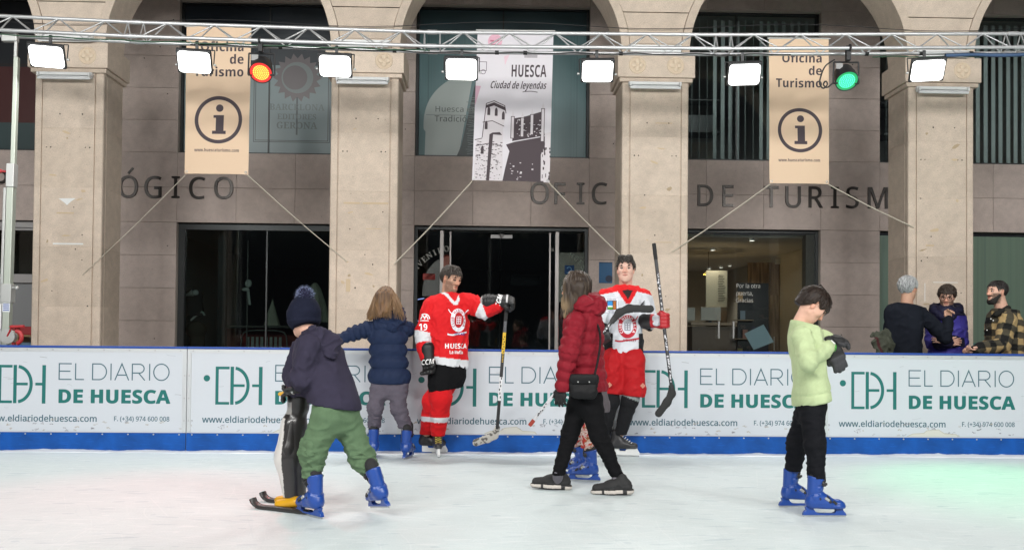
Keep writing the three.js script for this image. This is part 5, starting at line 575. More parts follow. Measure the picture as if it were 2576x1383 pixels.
// ---------------------------------------------------------------- footwear, in a foot frame: x to the toe, y up, ground at y = 0, ankle over x = 0
const shellBlue = phy([0.008, 0.055, 0.29], 0.38, { clearcoat: 0.3, clearcoatRoughness: 0.3 }), bladeMat = std([0.55, 0.56, 0.57], 0.3, { metalness: 0.8 }), buckleMat = std([0.02, 0.02, 0.022], 0.4), buckleGrey = std([0.45, 0.46, 0.46], 0.35, { metalness: 0.5 }), linerMat = std([0.02, 0.02, 0.022], 0.9);
const rentalShell = solid([C([-0.055, 0.098, 0], [0.03, 0.092, 0], 0.046, 0.043), C([0.03, 0.088, 0], [0.118, 0.082, 0.003], 0.043, 0.036, { n: [0, 0, 1], q: 1.08 }), C([0.118, 0.08, 0.003], [0.145, 0.076, 0.003], 0.034, 0.026), C([-0.042, 0.11, 0], [-0.028, 0.265, 0], 0.05, 0.058, { n: [0, 0, 1], q: 0.9 }), C([-0.03, 0.13, 0], [0.03, 0.115, 0], 0.046, 0.04)], { cell: 0.006, k: 0.03, cuts: [[[0, 0.062, 0], [0, -1, 0]], [[-0.03, 0.27, 0], [0.25, 1, 0]]], disp: (x, y, z) => { let d = 0; const cuff = y - (0.175 + x * 0.25); if (Math.abs(cuff) < 0.006) d += 0.004; if (Math.abs(y - 0.088) < 0.004 && x > -0.07) d += 0.003; if (Math.abs(y - 0.22 - x * 0.2) < 0.007 && Math.abs(x + 0.01) < 0.03) d += 0.005; if (Math.hypot(x + 0.045, y - 0.145) < 0.022) d -= 0.004; return d; } });
const holderShape = (() => { const s = new THREE.Shape(); s.moveTo(-0.102, 0.066); s.lineTo(0.155, 0.066); s.quadraticCurveTo(0.14, 0.05, 0.165, 0.03); s.lineTo(0.172, 0.017); s.lineTo(-0.118, 0.017); s.quadraticCurveTo(-0.112, 0.04, -0.095, 0.045); s.closePath(); const h = new THREE.Path(); h.moveTo(-0.052, 0.06); h.lineTo(0.1, 0.054); h.quadraticCurveTo(0.112, 0.034, 0.08, 0.027); h.lineTo(-0.005, 0.026); h.quadraticCurveTo(-0.04, 0.032, -0.052, 0.06); s.holes.push(h); return s; })();
const holderGeo = new THREE.ExtrudeGeometry(holderShape, { depth: 0.022, bevelEnabled: true, bevelSize: 0.004, bevelThickness: 0.004, bevelSegments: 2 }).translate(0, 0, -0.011);
const bladeGeo = rbox(0.296, 0.02, 0.0045, 0.002, 0.027, 0.01, 0);
function buckleGeo(x, y, a, s) { return rbox(0.034, 0.018, 0.012, 0.004, 0, 0, 0).rotateZ(a).translate(x, y, s * 0.05); }
const strapGeo = (x, y, r, a) => new THREE.TorusGeometry(r, 0.0065, 6, 20, Math.PI).scale(1, 1, 1.8).rotateY(Math.PI / 2).rotateZ(a).translate(x, y, 0);
function rentalSkate(ctx, M, sz = 1) { const g = new THREE.Group(); g.name = 'skate'; ctx.root.add(g); const m = new THREE.Matrix4().makeTranslation(-ctx.base.x, -ctx.base.y, -ctx.base.z).multiply(M).multiply(new THREE.Matrix4().makeScale(sz, sz, sz)); g.applyMatrix4(m);
  part(g, 'boot_shell', rentalShell, shellBlue); part(g, 'blade_holder', holderGeo, shellBlue); part(g, 'blade', bladeGeo, bladeMat); part(g, 'liner', solid2('liner', () => solid([C([-0.03, 0.24, 0], [-0.025, 0.295, 0], 0.05, 0.052, { n: [0, 0, 1], q: 0.85 }), C([0.01, 0.25, 0], [0.02, 0.3, 0], 0.028, 0.012)], { cell: 0.008, k: 0.02 })), linerMat);
  part(g, 'strap', strapGeo(0.012, 0.215, 0.05, 0.25), buckleMat); part(g, 'strap', strapGeo(0.055, 0.105, 0.05, 0.5), buckleMat);
  for (const s of [-1, 1]) { part(g, 'buckle', buckleGeo(0.012, 0.23, 0.1, s * 1.02), buckleMat); part(g, 'buckle', buckleGeo(0.03, 0.128, -0.6, s * 1.0), buckleGrey); part(g, 'buckle', buckleGeo(0.085, 0.105, -0.7, s * 0.86), buckleMat); part(g, 'rivet', cyl(0.009, 0.009, 0.008, 12).rotateX(Math.PI / 2), buckleMat, V(-0.02, 0.13, s * 0.05)); } return g; }
const cacheG = {}; const solid2 = (k, f) => cacheG[k] ??= f();
function hockeySkate(ctx, M, o = {}) { const g = new THREE.Group(); g.name = 'skate'; ctx.root.add(g); g.applyMatrix4(new THREE.Matrix4().makeTranslation(-ctx.base.x, -ctx.base.y, -ctx.base.z).multiply(M));
  const holder = solid2('hholder', () => { const s = new THREE.Shape(); s.moveTo(-0.09, 0.075); s.lineTo(-0.02, 0.075); s.lineTo(-0.005, 0.046); s.lineTo(0.05, 0.046); s.lineTo(0.07, 0.075); s.lineTo(0.16, 0.075); s.lineTo(0.185, 0.03); s.lineTo(0.18, 0.016); s.lineTo(-0.105, 0.016); s.lineTo(-0.11, 0.03); s.closePath(); return new THREE.ExtrudeGeometry(s, { depth: 0.016, bevelEnabled: true, bevelSize: 0.005, bevelThickness: 0.006, bevelSegments: 2 }).translate(0, 0, -0.008); });
  part(g, 'boot', solid2('hboot', () => solid([C([-0.055, 0.115, 0], [0.03, 0.108, 0], 0.045, 0.042), C([0.03, 0.104, 0], [0.135, 0.1, 0], 0.042, 0.035), C([-0.045, 0.12, 0], [-0.03, 0.235, 0], 0.048, 0.052, { n: [0, 0, 1], q: 0.85 }), C([-0.02, 0.16, 0], [0.05, 0.12, 0], 0.04, 0.036)], { cell: 0.007, k: 0.03, cuts: [[[0, 0.075, 0], [0, -1, 0]], [[-0.03, 0.25, 0], [0.3, 1, 0]]], col: (x, y) => (x > 0.1 && y < 0.105 ? [0.06, 0.06, 0.065] : [0.02, 0.02, 0.022]) })), o.bootMat ?? new THREE.MeshStandardMaterial({ vertexColors: true, roughness: 0.4 }));
  part(g, 'blade_holder', holder, whitePaint); part(g, 'blade', rbox(0.29, 0.02, 0.0045, 0.002, 0.038, 0.01, 0), bladeMat);
  for (let i = 0; i < 6; i++) part(g, 'lace', tube([V(0.005 + i * 0.02, 0.205 - i * 0.0155, -0.03), V(0.014 + i * 0.02, 0.215 - i * 0.0158, 0), V(0.005 + i * 0.02, 0.205 - i * 0.0155, 0.03)], 0.0042, 8, 5), o.lace ?? whitePaint);
  part(g, 'tongue', rbox(0.016, 0.1, 0.075, 0.006, 0, 0, 0).rotateZ(-0.35).translate(0.035, 0.265, 0), o.tongue ?? whitePaint); return g; }
// foot frame from the point on the ice under the ankle, the heading of the toe (radians, 0 = +x, turning towards +z), tilts
const footM = (p, heading, pitch = 0, roll = 0) => new THREE.Matrix4().makeTranslation(p.x, p.y, p.z).multiply(new THREE.Matrix4().makeRotationY(-heading)).multiply(new THREE.Matrix4().makeRotationZ(pitch)).multiply(new THREE.Matrix4().makeRotationX(roll));
// hockey glove in a hand frame (x across to the thumb, y wrist to fingertips, z back of hand), fingers curled
function hockeyGlove(M, o) { const cu = o.curl ?? 0.75, P = [C([0, -0.1, 0.004], [0, -0.005, 0.002], 0.064, 0.052, { n: [0, 0, 1], q: 0.85 }), C([-0.028, 0.03, 0.006], [0.028, 0.03, 0.006], 0.038, 0.038, { n: [0, 0, 1], q: 0.75, k: 0.02 })]; for (let i = 0; i < 4; i++) { let p = [-0.042 + i * 0.028, 0.055, 0.01], a = 0; for (let j = 0; j < 3; j++) { a += cu * [0.6, 1.1, 0.9][j]; const l = 0.036 - j * 0.003, q = [p[0], p[1] + Math.cos(a) * l, p[2] - Math.sin(a) * l]; P.push(C(p, q, 0.0185, 0.0175, { k: 0.007, id: 5 })); p = q; } } P.push(C([0.04, 0.012, -0.01], [0.066, 0.045, -0.03], 0.02, 0.018, { k: 0.012, id: 6 }), C([0.066, 0.045, -0.03], [0.05, 0.07, -0.05], 0.018, 0.016, { k: 0.008, id: 6 }));
  const gs = o.size ?? 1; return solid(P, { cell: 0.006, k: 0.015, frame: M.clone().multiply(new THREE.Matrix4().makeScale(gs, gs, gs)), margin: 0.01, slack: 0.01, disp: (x, y, z, f) => (z > 0.012 && Math.abs(((y + 0.11) % 0.034) - 0.003) < 0.004 ? 0.005 : 0), col: o.col }); }
// ---------------------------------------------------------------- boy in the pale green sweatshirt
const fat = (P, k) => P.map((p) => ({ ...p, ra: p.ra * k, rb: p.rb * k }));
const gloveGeo = (M, s, curl, k, o = {}) => solid([...fat(handPrims(s, curl, o.thumb), k), C([0, -0.06 * s, 0], [0, 0.01 * s, 0], 0.034 * s, 0.03 * s, { n: [0, 0, 1], q: 0.8 })], { cell: 0.005, k: 0.012, frame: M, margin: 0.01, slack: 0.008, col: o.col ?? (() => [0.009, 0.009, 0.01]), disp: (x, y, z) => 0.002 * noise(x * 90, y * 90, z * 90) });
{ const nf = G(2064, 1300), ff = G(2001, 1275.5), ctx = person('person', 'boy in a pale green sweatshirt and dark trousers looking down at his black gloves', V((nf.x + ff.x) / 2, 0, (nf.z + ff.z) / 2), nf.z - 0.14), { J } = ctx, n = [1, 0, 0];
  const hM = basis(V(0.70, -0.70, 0.06), V(0.7, 0.7, 0), J(2042, 769), 0.94), neck = J(2011, 812, 0), hd = headSkin(hM, neck, { skin: SK.fair, neckR: 0.041 });
  const sh = J(2016, 846, 0.125), el = J(2034, 909, 0.215), wr = J(2084, 873, 0.1), sh2 = J(2022, 846, -0.125), el2 = J(2052, 900, -0.17), wr2 = J(2080, 848, -0.02), chest = J(2029, 862), hip = J(2042, 1000), kn = J(2050, 1114, 0.12), an = V(nf.x - 0.02, 0.2, nf.z), kf = J(2004, 1116, -0.12), af = V(ff.x - 0.02, 0.2, ff.z);
  const body = bodyMesh(ctx, [C(chest, hip, 0.09, 0.085), C(chest, neck, 0.07, 0.045), C(sh, el, 0.035, 0.03), C(el, wr, 0.03, 0.022), C(sh2, el2, 0.035, 0.03), C(el2, wr2, 0.03, 0.022), C(hip, kn, 0.05, 0.034), C(kn, an, 0.032, 0.026), C(hip, kf, 0.05, 0.034), C(kf, af, 0.032, 0.026)], hd, SK.fair);
  ctx.put('body', body, skinMat); eyes(ctx, hM, { skin: SK.fair, look: [0, -0.6], lidded: true });
  { const ho = { thick: 0.017, rough: 0.006, col: [0.011, 0.007, 0.006], col2: [0.03, 0.019, 0.014], line: (z, x) => z > 0.045 ? mix(0.005, 0.043, sst(0.05, 0.085, z)) : z > 0.0 ? (x > 0.06 ? 0.035 - Math.abs(z - 0.005) * 0.9 : -0.02) : mix(-0.06, 0.0, sst(-0.07, 0.0, z)), tufts: [C([0, 0.13, -0.03], [0.01, 0.146, -0.055], 0.02, 0.01), C([0, 0.088, 0.06], [0, 0.06, 0.09], 0.034, 0.016), C([0, 0.0, -0.07], [0, -0.04, -0.072], 0.045, 0.04)] }; ctx.put('hair', shortHair(hM, ho), hairVC); ctx.put('hair_strands', hairTufts(hM, { ...ho, seed: 4 }), std(ho.strand ?? ho.col2 ?? ho.col, 0.5)); }
  const sw = [0.46, 0.55, 0.315], fo = folds(0.011, 6, 2.6, 6, 17), swG = solid([C(chest, hip, 0.15, 0.155, { n, q: 0.68 }), C(J(2016, 838), chest, 0.1, 0.14, { n, q: 0.62 }), C(neck, J(2020, 842), 0.06, 0.1, { n, q: 0.8 }), C(sh, el, 0.064, 0.06, { k: 0.014 }), C(el, wr, 0.06, 0.044, { k: 0.01 }), C(sh2, el2, 0.068, 0.062), C(el2, wr2, 0.06, 0.046), C(J(2042, 1000), J(2043, 1040), 0.15, 0.14, { n, q: 0.74 })], { cell: 0.009, k: 0.035, disp: (x, y, z, f) => fo(x, y, z) + (f.i >= 3 && f.i < 7 ? folds(0.009, 9, 14, 9, 9)(x, y, z) : 0) + (Math.abs(y - J(2042, 988).y - (x - J(2042, 988).x) * 0.2) < 0.006 ? 0.006 : 0), cuts: [[J(2044, 1014), V(0.21, -1, 0)], [neck.clone().add(V(0.012, 0.004, 0)), V(0.28, 1, 0)]] });
  const shirt = ctx.put('sweatshirt', swG.clone(), cloth(sw, 0.9, 0.5));
  { const pr = printPatch(swG, J(2058, 872, 0.06), V(0.5, 0, -0.86), V(0.1, 1, 0), 0.1, 0.14, 0.003, 0.12); if (pr.attributes.position.count) ctx.put('chest_print', pr, printMat(128, 160, (c) => { c.fillStyle = '#eef3ea'; c.fillRect(20, 6, 80, 46); c.fillStyle = '#33403a'; c.fillRect(30, 16, 22, 10); c.fillRect(66, 18, 22, 12); c.fillStyle = '#3f9b35'; c.beginPath(); c.ellipse(66, 100, 44, 52, 0, 0, 7); c.fill(); c.fillStyle = '#9fd08a'; for (let i = 0; i < 9; i++) c.fillRect(30 + (i % 3) * 26, 70 + Math.floor(i / 3) * 24, 10, 6); }), shirt); }
  const pants = (list, s) => solid(list, { cell: 0.009, k: 0.03, disp: (x, y, z) => folds(0.008, 9, 20, 9, s)(x, y, z) + 0.6 * folds(0.008, 14, 46, 14, s + 4)(x, y, z) * sst(0.7, 0.25, y), cuts: [[V(0, 0.245, 0), V(0, -1, 0)]] });
  ctx.put('trousers', pants([C(hip, J(2040, 1040), 0.125, 0.12, { n, q: 0.74 }), C(J(2044, 1030, 0.07), kn, 0.078, 0.062), C(kn, an, 0.062, 0.05), C(J(2032, 1030, -0.07), kf, 0.078, 0.062), C(kf, af, 0.062, 0.05)], 2), cloth([0.009, 0.0095, 0.012], 0.85));
  rentalSkate(ctx, footM(nf, 0.02), 0.93); rentalSkate(ctx, footM(ff, -0.05), 0.93);
  const gl = (x, y, z) => (z < -0.002 && y > 0.04 ? [0.03, 0.03, 0.034] : [0.008, 0.008, 0.009]);
  const g1 = ctx.put('glove', gloveGeo(frameOf(J(2086, 851, 0), V(0, -0.3, 1), V(1, -0.1, 0.1)), 0.98, 0.5, 1.9, { col: gl }), new THREE.MeshStandardMaterial({ vertexColors: true, roughness: 0.7 }));
  ctx.put('glove_tab', rbox(0.052, 0.008, 0.004, 0.002).rotateZ(-0.75).translate(...J(2097, 853, 0.055).toArray()), std([0.5, 0.5, 0.5], 0.5), g1);
  const g2 = ctx.put('glove', gloveGeo(frameOf(J(2096, 878, 0.09), V(-0.8, -0.35, 0), V(0.42, -0.95, 0.05)), 0.98, 0.18, 1.9, { col: (x, y, z) => (y > 0.055 ? [0.035, 0.035, 0.04] : [0.008, 0.008, 0.009]) }), new THREE.MeshStandardMaterial({ vertexColors: true, roughness: 0.7 }));
}
// ---------------------------------------------------------------- boy pushing the penguin skating aid
{ const nf = G(783, 1299), bf = G(968, 1291), D = V(-0.62, 0, -0.78), ctx = person('person', 'boy in a navy bobble hat and hoodie with green trousers pushing the penguin skating aid', V((nf.x + bf.x) / 2, 0, (nf.z + bf.z) / 2), nf.z - 0.02), { J } = ctx, n = [D.x, 0, D.z];
  const hM = basis(V(-0.62, -0.16, -0.76), V(0, 1, 0), J(763, 800, -0.1), 0.95), neck = J(779, 846, -0.08), hd = headSkin(hM, neck, { skin: SK.fair, neckR: 0.05 });
  const hip = J(845, 1022), chest = J(798, 895, -0.06), sh = J(776, 872, 0.1), el = J(756, 950, 0.08), wr = J(752, 978, 0.0), sh2 = J(762, 868, -0.26), el2 = J(735, 940, -0.3), wr2 = J(742, 980, -0.13), kn = J(786, 1138, 0.03), an = V(nf.x - 0.01, 0.22, nf.z), kb = J(910, 1152, -0.06), bt = J(938, 1196, 0.0);
  ctx.put('body', bodyMesh(ctx, [C(chest, hip, 0.095, 0.09), C(chest, neck, 0.07, 0.045), C(sh, el, 0.035, 0.03), C(el, wr, 0.03, 0.022), C(sh2, el2, 0.035, 0.03), C(el2, wr2, 0.03, 0.022), C(hip, kn, 0.06, 0.045), C(kn, an, 0.04, 0.03), C(hip, kb, 0.06, 0.045), C(kb, bt, 0.04, 0.03)], hd, SK.fair), skinMat); eyes(ctx, hM, { skin: SK.fair });
  const hatM = basis(V(-0.62, -0.1, -0.76), V(0, 1, 0), J(764, 794, -0.1), 1), navy = [0.012, 0.014, 0.028];
  const hat = ctx.put('bobble_hat', solid([C([0, 0.03, -0.006], [0, 0.0, 0.006], 0.1, 0.108, { n: [1, 0, 0], q: 0.95 }), C([0, 0.03, 0], [0, 0.105, -0.005], 0.095, 0.04)], { cell: 0.007, k: 0.04, frame: hatM, cuts: [[[0, -0.078, 0], [0, -1, -0.28]]], disp: (x, y, z) => 0.0022 * Math.sin(Math.atan2(x, z) * 46) + (y < -0.03 ? -0.006 : 0) }), cloth(navy, 0.95, 0.5));
  { const r = rng(5), c = J(766, 744, -0.1), list = []; for (let i = 0; i < 950; i++) { const a = r() * 6.283, b = Math.acos(2 * r() - 1), d = V(Math.sin(b) * Math.cos(a), Math.cos(b), Math.sin(b) * Math.sin(a)), l = 0.052 + r() * 0.026, g = new THREE.ConeGeometry(0.0032, l, 3, 1, true).translate(0, l / 2, 0); g.applyQuaternion(new THREE.Quaternion().setFromUnitVectors(V(0, 1, 0), d.clone().add(V((r() - 0.5) * 0.5, (r() - 0.5) * 0.5, (r() - 0.5) * 0.5)).normalize())); list.push(g.translate(c.x, c.y, c.z)); } const pom = ctx.put('pompom', merge(list), phy([0.3, 0.36, 0.55], 0.9, { sheen: 1, sheenColor: rgb(0.35, 0.42, 0.75), sheenRoughness: 0.4 }), hat); ctx.put('pompom_core', new THREE.SphereGeometry(0.055, 20, 14).translate(c.x, c.y, c.z), cloth([0.016, 0.016, 0.035], 0.95), pom); }  // light on the fur edge put into paler fibres over a dark core
  const fo = folds(0.012, 7, 3.5, 7, 7), hoodC = [0.034, 0.03, 0.053];
  const hoodie = ctx.put('hoodie', solid([C(chest, hip, 0.158, 0.155, { n, q: 0.82 }), C(J(790, 862, -0.07), chest, 0.12, 0.15, { n, q: 0.8 }), C(neck, J(790, 868, -0.08), 0.06, 0.1), C(sh, el, 0.068, 0.06), C(el, wr, 0.058, 0.043), C(sh2, el2, 0.068, 0.06), C(el2, wr2, 0.058, 0.043), C(hip, J(850, 1050), 0.15, 0.14, { n, q: 0.82 })], { cell: 0.009, k: 0.04, disp: (x, y, z, f) => fo(x, y, z) + (f.i >= 3 ? folds(0.006, 18, 12, 18, 2)(x, y, z) : 0), cuts: [[J(838, 1023), V(-0.15, -1, 0)], [neck.clone().add(V(0, 0.01, 0)), V(-0.3, 1, 0)]] }), cloth(hoodC, 0.92, 0.4));
  ctx.put('hood', solid([C(J(786, 846, -0.03), J(838, 862, 0.02), 0.05, 0.045), C(J(790, 850, 0.04), J(832, 888, 0.06), 0.048, 0.03), C(J(776, 844, -0.16), J(830, 854, -0.12), 0.045, 0.045), C(J(838, 862, 0.02), J(830, 856, -0.12), 0.045, 0.045), C(J(832, 888, 0.06), J(840, 870, -0.04), 0.03, 0.035), C(J(764, 846, 0.0), J(786, 838, 0.05), 0.026, 0.034), C(J(786, 838, 0.05), J(806, 842, 0.02), 0.034, 0.04)], { cell: 0.008, k: 0.03, disp: (x, y, z) => folds(0.014, 10, 20, 10, 11)(x, y, z) }), cloth(hoodC, 0.92, 0.4), hoodie);
  const green = [0.105, 0.17, 0.095];
  const trousers = ctx.put('trousers', solid([C(hip, J(843, 1046), 0.142, 0.138, { n, q: 0.85 }), C(J(822, 1045, 0.05), kn, 0.095, 0.078), C(kn, J(786, 1196, 0.02), 0.078, 0.058), C(J(868, 1048, -0.05), kb, 0.095, 0.074), C(kb, J(936, 1192, -0.01), 0.072, 0.052)], { cell: 0.009, k: 0.035, disp: (x, y, z) => folds(0.009, 8, 13, 8, 5)(x, y, z) + 1.1 * folds(0.011, 12, 34, 12, 8)(x, y, z) * sst(0.52, 0.36, y), cuts: [[J(786, 1201), V(0, -1, 0)]] }), cloth(green, 0.9, 0.4));
  ctx.put('cargo_pocket', solid([C(J(765, 1112, 0.06), J(782, 1118, 0.1), 0.03, 0.03), C(J(764, 1136, 0.06), J(780, 1140, 0.1), 0.032, 0.03)], { cell: 0.008, k: 0.03, disp: folds(0.006, 20, 30, 20, 2) }), cloth(green, 0.9, 0.4), trousers);
  for (const [a, b] of [[J(786, 1195, 0.02), J(786, 1212, 0.02)], [J(936, 1190, 0), J(944, 1204, 0.0)]]) ctx.put('sock', solid([C(a, b, 0.054, 0.05)], { cell: 0.008 }), linerMat);
  rentalSkate(ctx, footM(nf, -2.35), 0.95);
  { const ank = J(950, 1226, 0.0), up = J(937, 1190, 0).sub(J(957, 1262, 0.0)).normalize(), X = V(-0.45, -0.35, -0.8), Z = new THREE.Vector3().crossVectors(X, up).normalize(), Xo = new THREE.Vector3().crossVectors(up, Z).normalize(); const M = new THREE.Matrix4().makeBasis(Xo, up, Z), low = J(959, 1281, 0.02); M.setPosition(low.x, Math.max(0.055, low.y), low.z); rentalSkate(ctx, M, 0.92); }
  const gc = (x, y, z) => (Math.abs(y - 0.05) < 0.006 && z > 0 && Math.abs(((x + 0.1) % 0.022) - 0.011) < 0.007 ? [0.5, 0.5, 0.5] : [0.014, 0.014, 0.016]);
  const gm = new THREE.MeshStandardMaterial({ vertexColors: true, roughness: 0.6 }); ctx.put('glove', gloveGeo(frameOf(J(757, 980, 0.02), V(0.1, 0.2, 1), V(-1, -0.28, 0)), 0.9, 0.7, 1.4, { col: gc }), gm); ctx.put('glove', gloveGeo(frameOf(J(745, 982, -0.13), V(0.1, 0.2, -1), V(-1, -0.28, 0)), 0.9, 0.7, 1.4, { col: gc }), gm);
  // the penguin
  const pc = G(736, 1281), PZ_ = pc.z, K = (u, v, dz = 0) => W(u, v, PZ_ + dz), t = thing('penguin_skating_aid', 'black and white penguin skating aid on two short skis with yellow feet', 'skating aid', pc), base = pc, putp = (nm, g, m, par = t) => part(par, nm, g.translate(-base.x, -base.y, -base.z), m), F_ = V(-0.97, 0, -0.24), fz = [F_.x, 0, F_.z];
  const white = [0.62, 0.6, 0.58], black = [0.022, 0.02, 0.021];
  putp('penguin_body', solid([C(K(737, 1070), K(733, 1150), 0.085, 0.11, { n: fz, q: 0.95 }), C(K(733, 1150), K(740, 1248), 0.11, 0.075, { n: fz, q: 0.95 }), C(K(750, 1000), K(750, 1022), 0.075, 0.068), C(K(748, 1022), K(740, 1075), 0.05, 0.07)], { cell: 0.007, k: 0.035, cuts: [[K(744, 1250), V(0, -1, 0)]], col: (x, y, z) => { const a = K(735, 1150), dx = x - a.x, dz = z - a.z, front = dx * F_.x + dz * F_.z, yy = y / (K(750, 985).y); if (yy < 0.78 && yy > 0.0) return front > 0.022 ? white : black; return Math.abs(yy - 0.86) < 0.05 && front > -0.02 && front < 0.045 ? [0.3, 0.29, 0.28] : black; } }), new THREE.MeshPhysicalMaterial({ vertexColors: true, roughness: 0.35, clearcoat: 0.3 }));
  const wm = phy([0.02, 0.018, 0.019], 0.4); for (const s of [1, -1]) putp('wing', solid([C(K(734, 1066, s * 0.075), K(726, 1130, s * 0.1), 0.022, 0.034, { n: [0.5, 0, s * 0.8], q: 0.5 }), C(K(726, 1130, s * 0.1), K(738, 1186, s * 0.085), 0.036, 0.016, { n: [0.5, 0, s * 0.8], q: 0.5 })], { cell: 0.006, k: 0.02 }), wm);
  putp('beak', solid([C(K(722, 990), K(703, 991), 0.02, 0.013)], { cell: 0.004, k: 0.01 }), phy([0.72, 0.38, 0.02], 0.4));
  putp('feet', solid([C(K(745, 1262, 0.07), K(704, 1268, 0.02), 0.042, 0.038, { n: [0, 1, 0], q: 0.85 }), C(K(750, 1255, -0.08), K(702, 1258, -0.1), 0.04, 0.034, { n: [0, 1, 0], q: 0.85 }), C(K(742, 1254, 0.0), K(735, 1252, -0.05), 0.06, 0.06, { n: [0, 1, 0], q: 0.6 })], { cell: 0.006, k: 0.02, cuts: [[V(0, 0.028, 0), V(0, -1, 0)]] }), phy([0.66, 0.34, 0.012], 0.4));
  for (const [a, b] of [[G(742, 1290), G(652, 1279)], [G(742, 1270), G(676, 1262)]]) { const d = b.clone().sub(a).normalize(), pts = [a.clone().addScaledVector(d, -0.12), a, a.clone().lerp(b, 0.6), b, b.clone().addScaledVector(d, 0.045).add(V(0, 0.02, 0)), b.clone().addScaledVector(d, 0.062).add(V(0, 0.045, 0))].map((p) => p.add(V(0, 0.014, 0))); const g = new THREE.TubeGeometry(new THREE.CatmullRomCurve3(pts), 40, 0.03, 10, false), p = g.attributes.position, cv = new THREE.CatmullRomCurve3(pts); for (let i = 0; i <= 40; i++) { const c = cv.getPointAt(i / 40), tn = cv.getTangentAt(i / 40), nn = new THREE.Vector3().crossVectors(V(d.z, 0, -d.x), tn).normalize(); for (let j = 0; j <= 10; j++) { const q = V(0, 0, 0).fromBufferAttribute(p, i * 11 + j).sub(c), m = q.dot(nn); q.addScaledVector(nn, -0.42 * m).add(c); p.setXYZ(i * 11 + j, q.x, q.y, q.z); } } g.computeVertexNormals(); putp('ski', g, phy([0.03, 0.027, 0.027], 0.4)); }
}
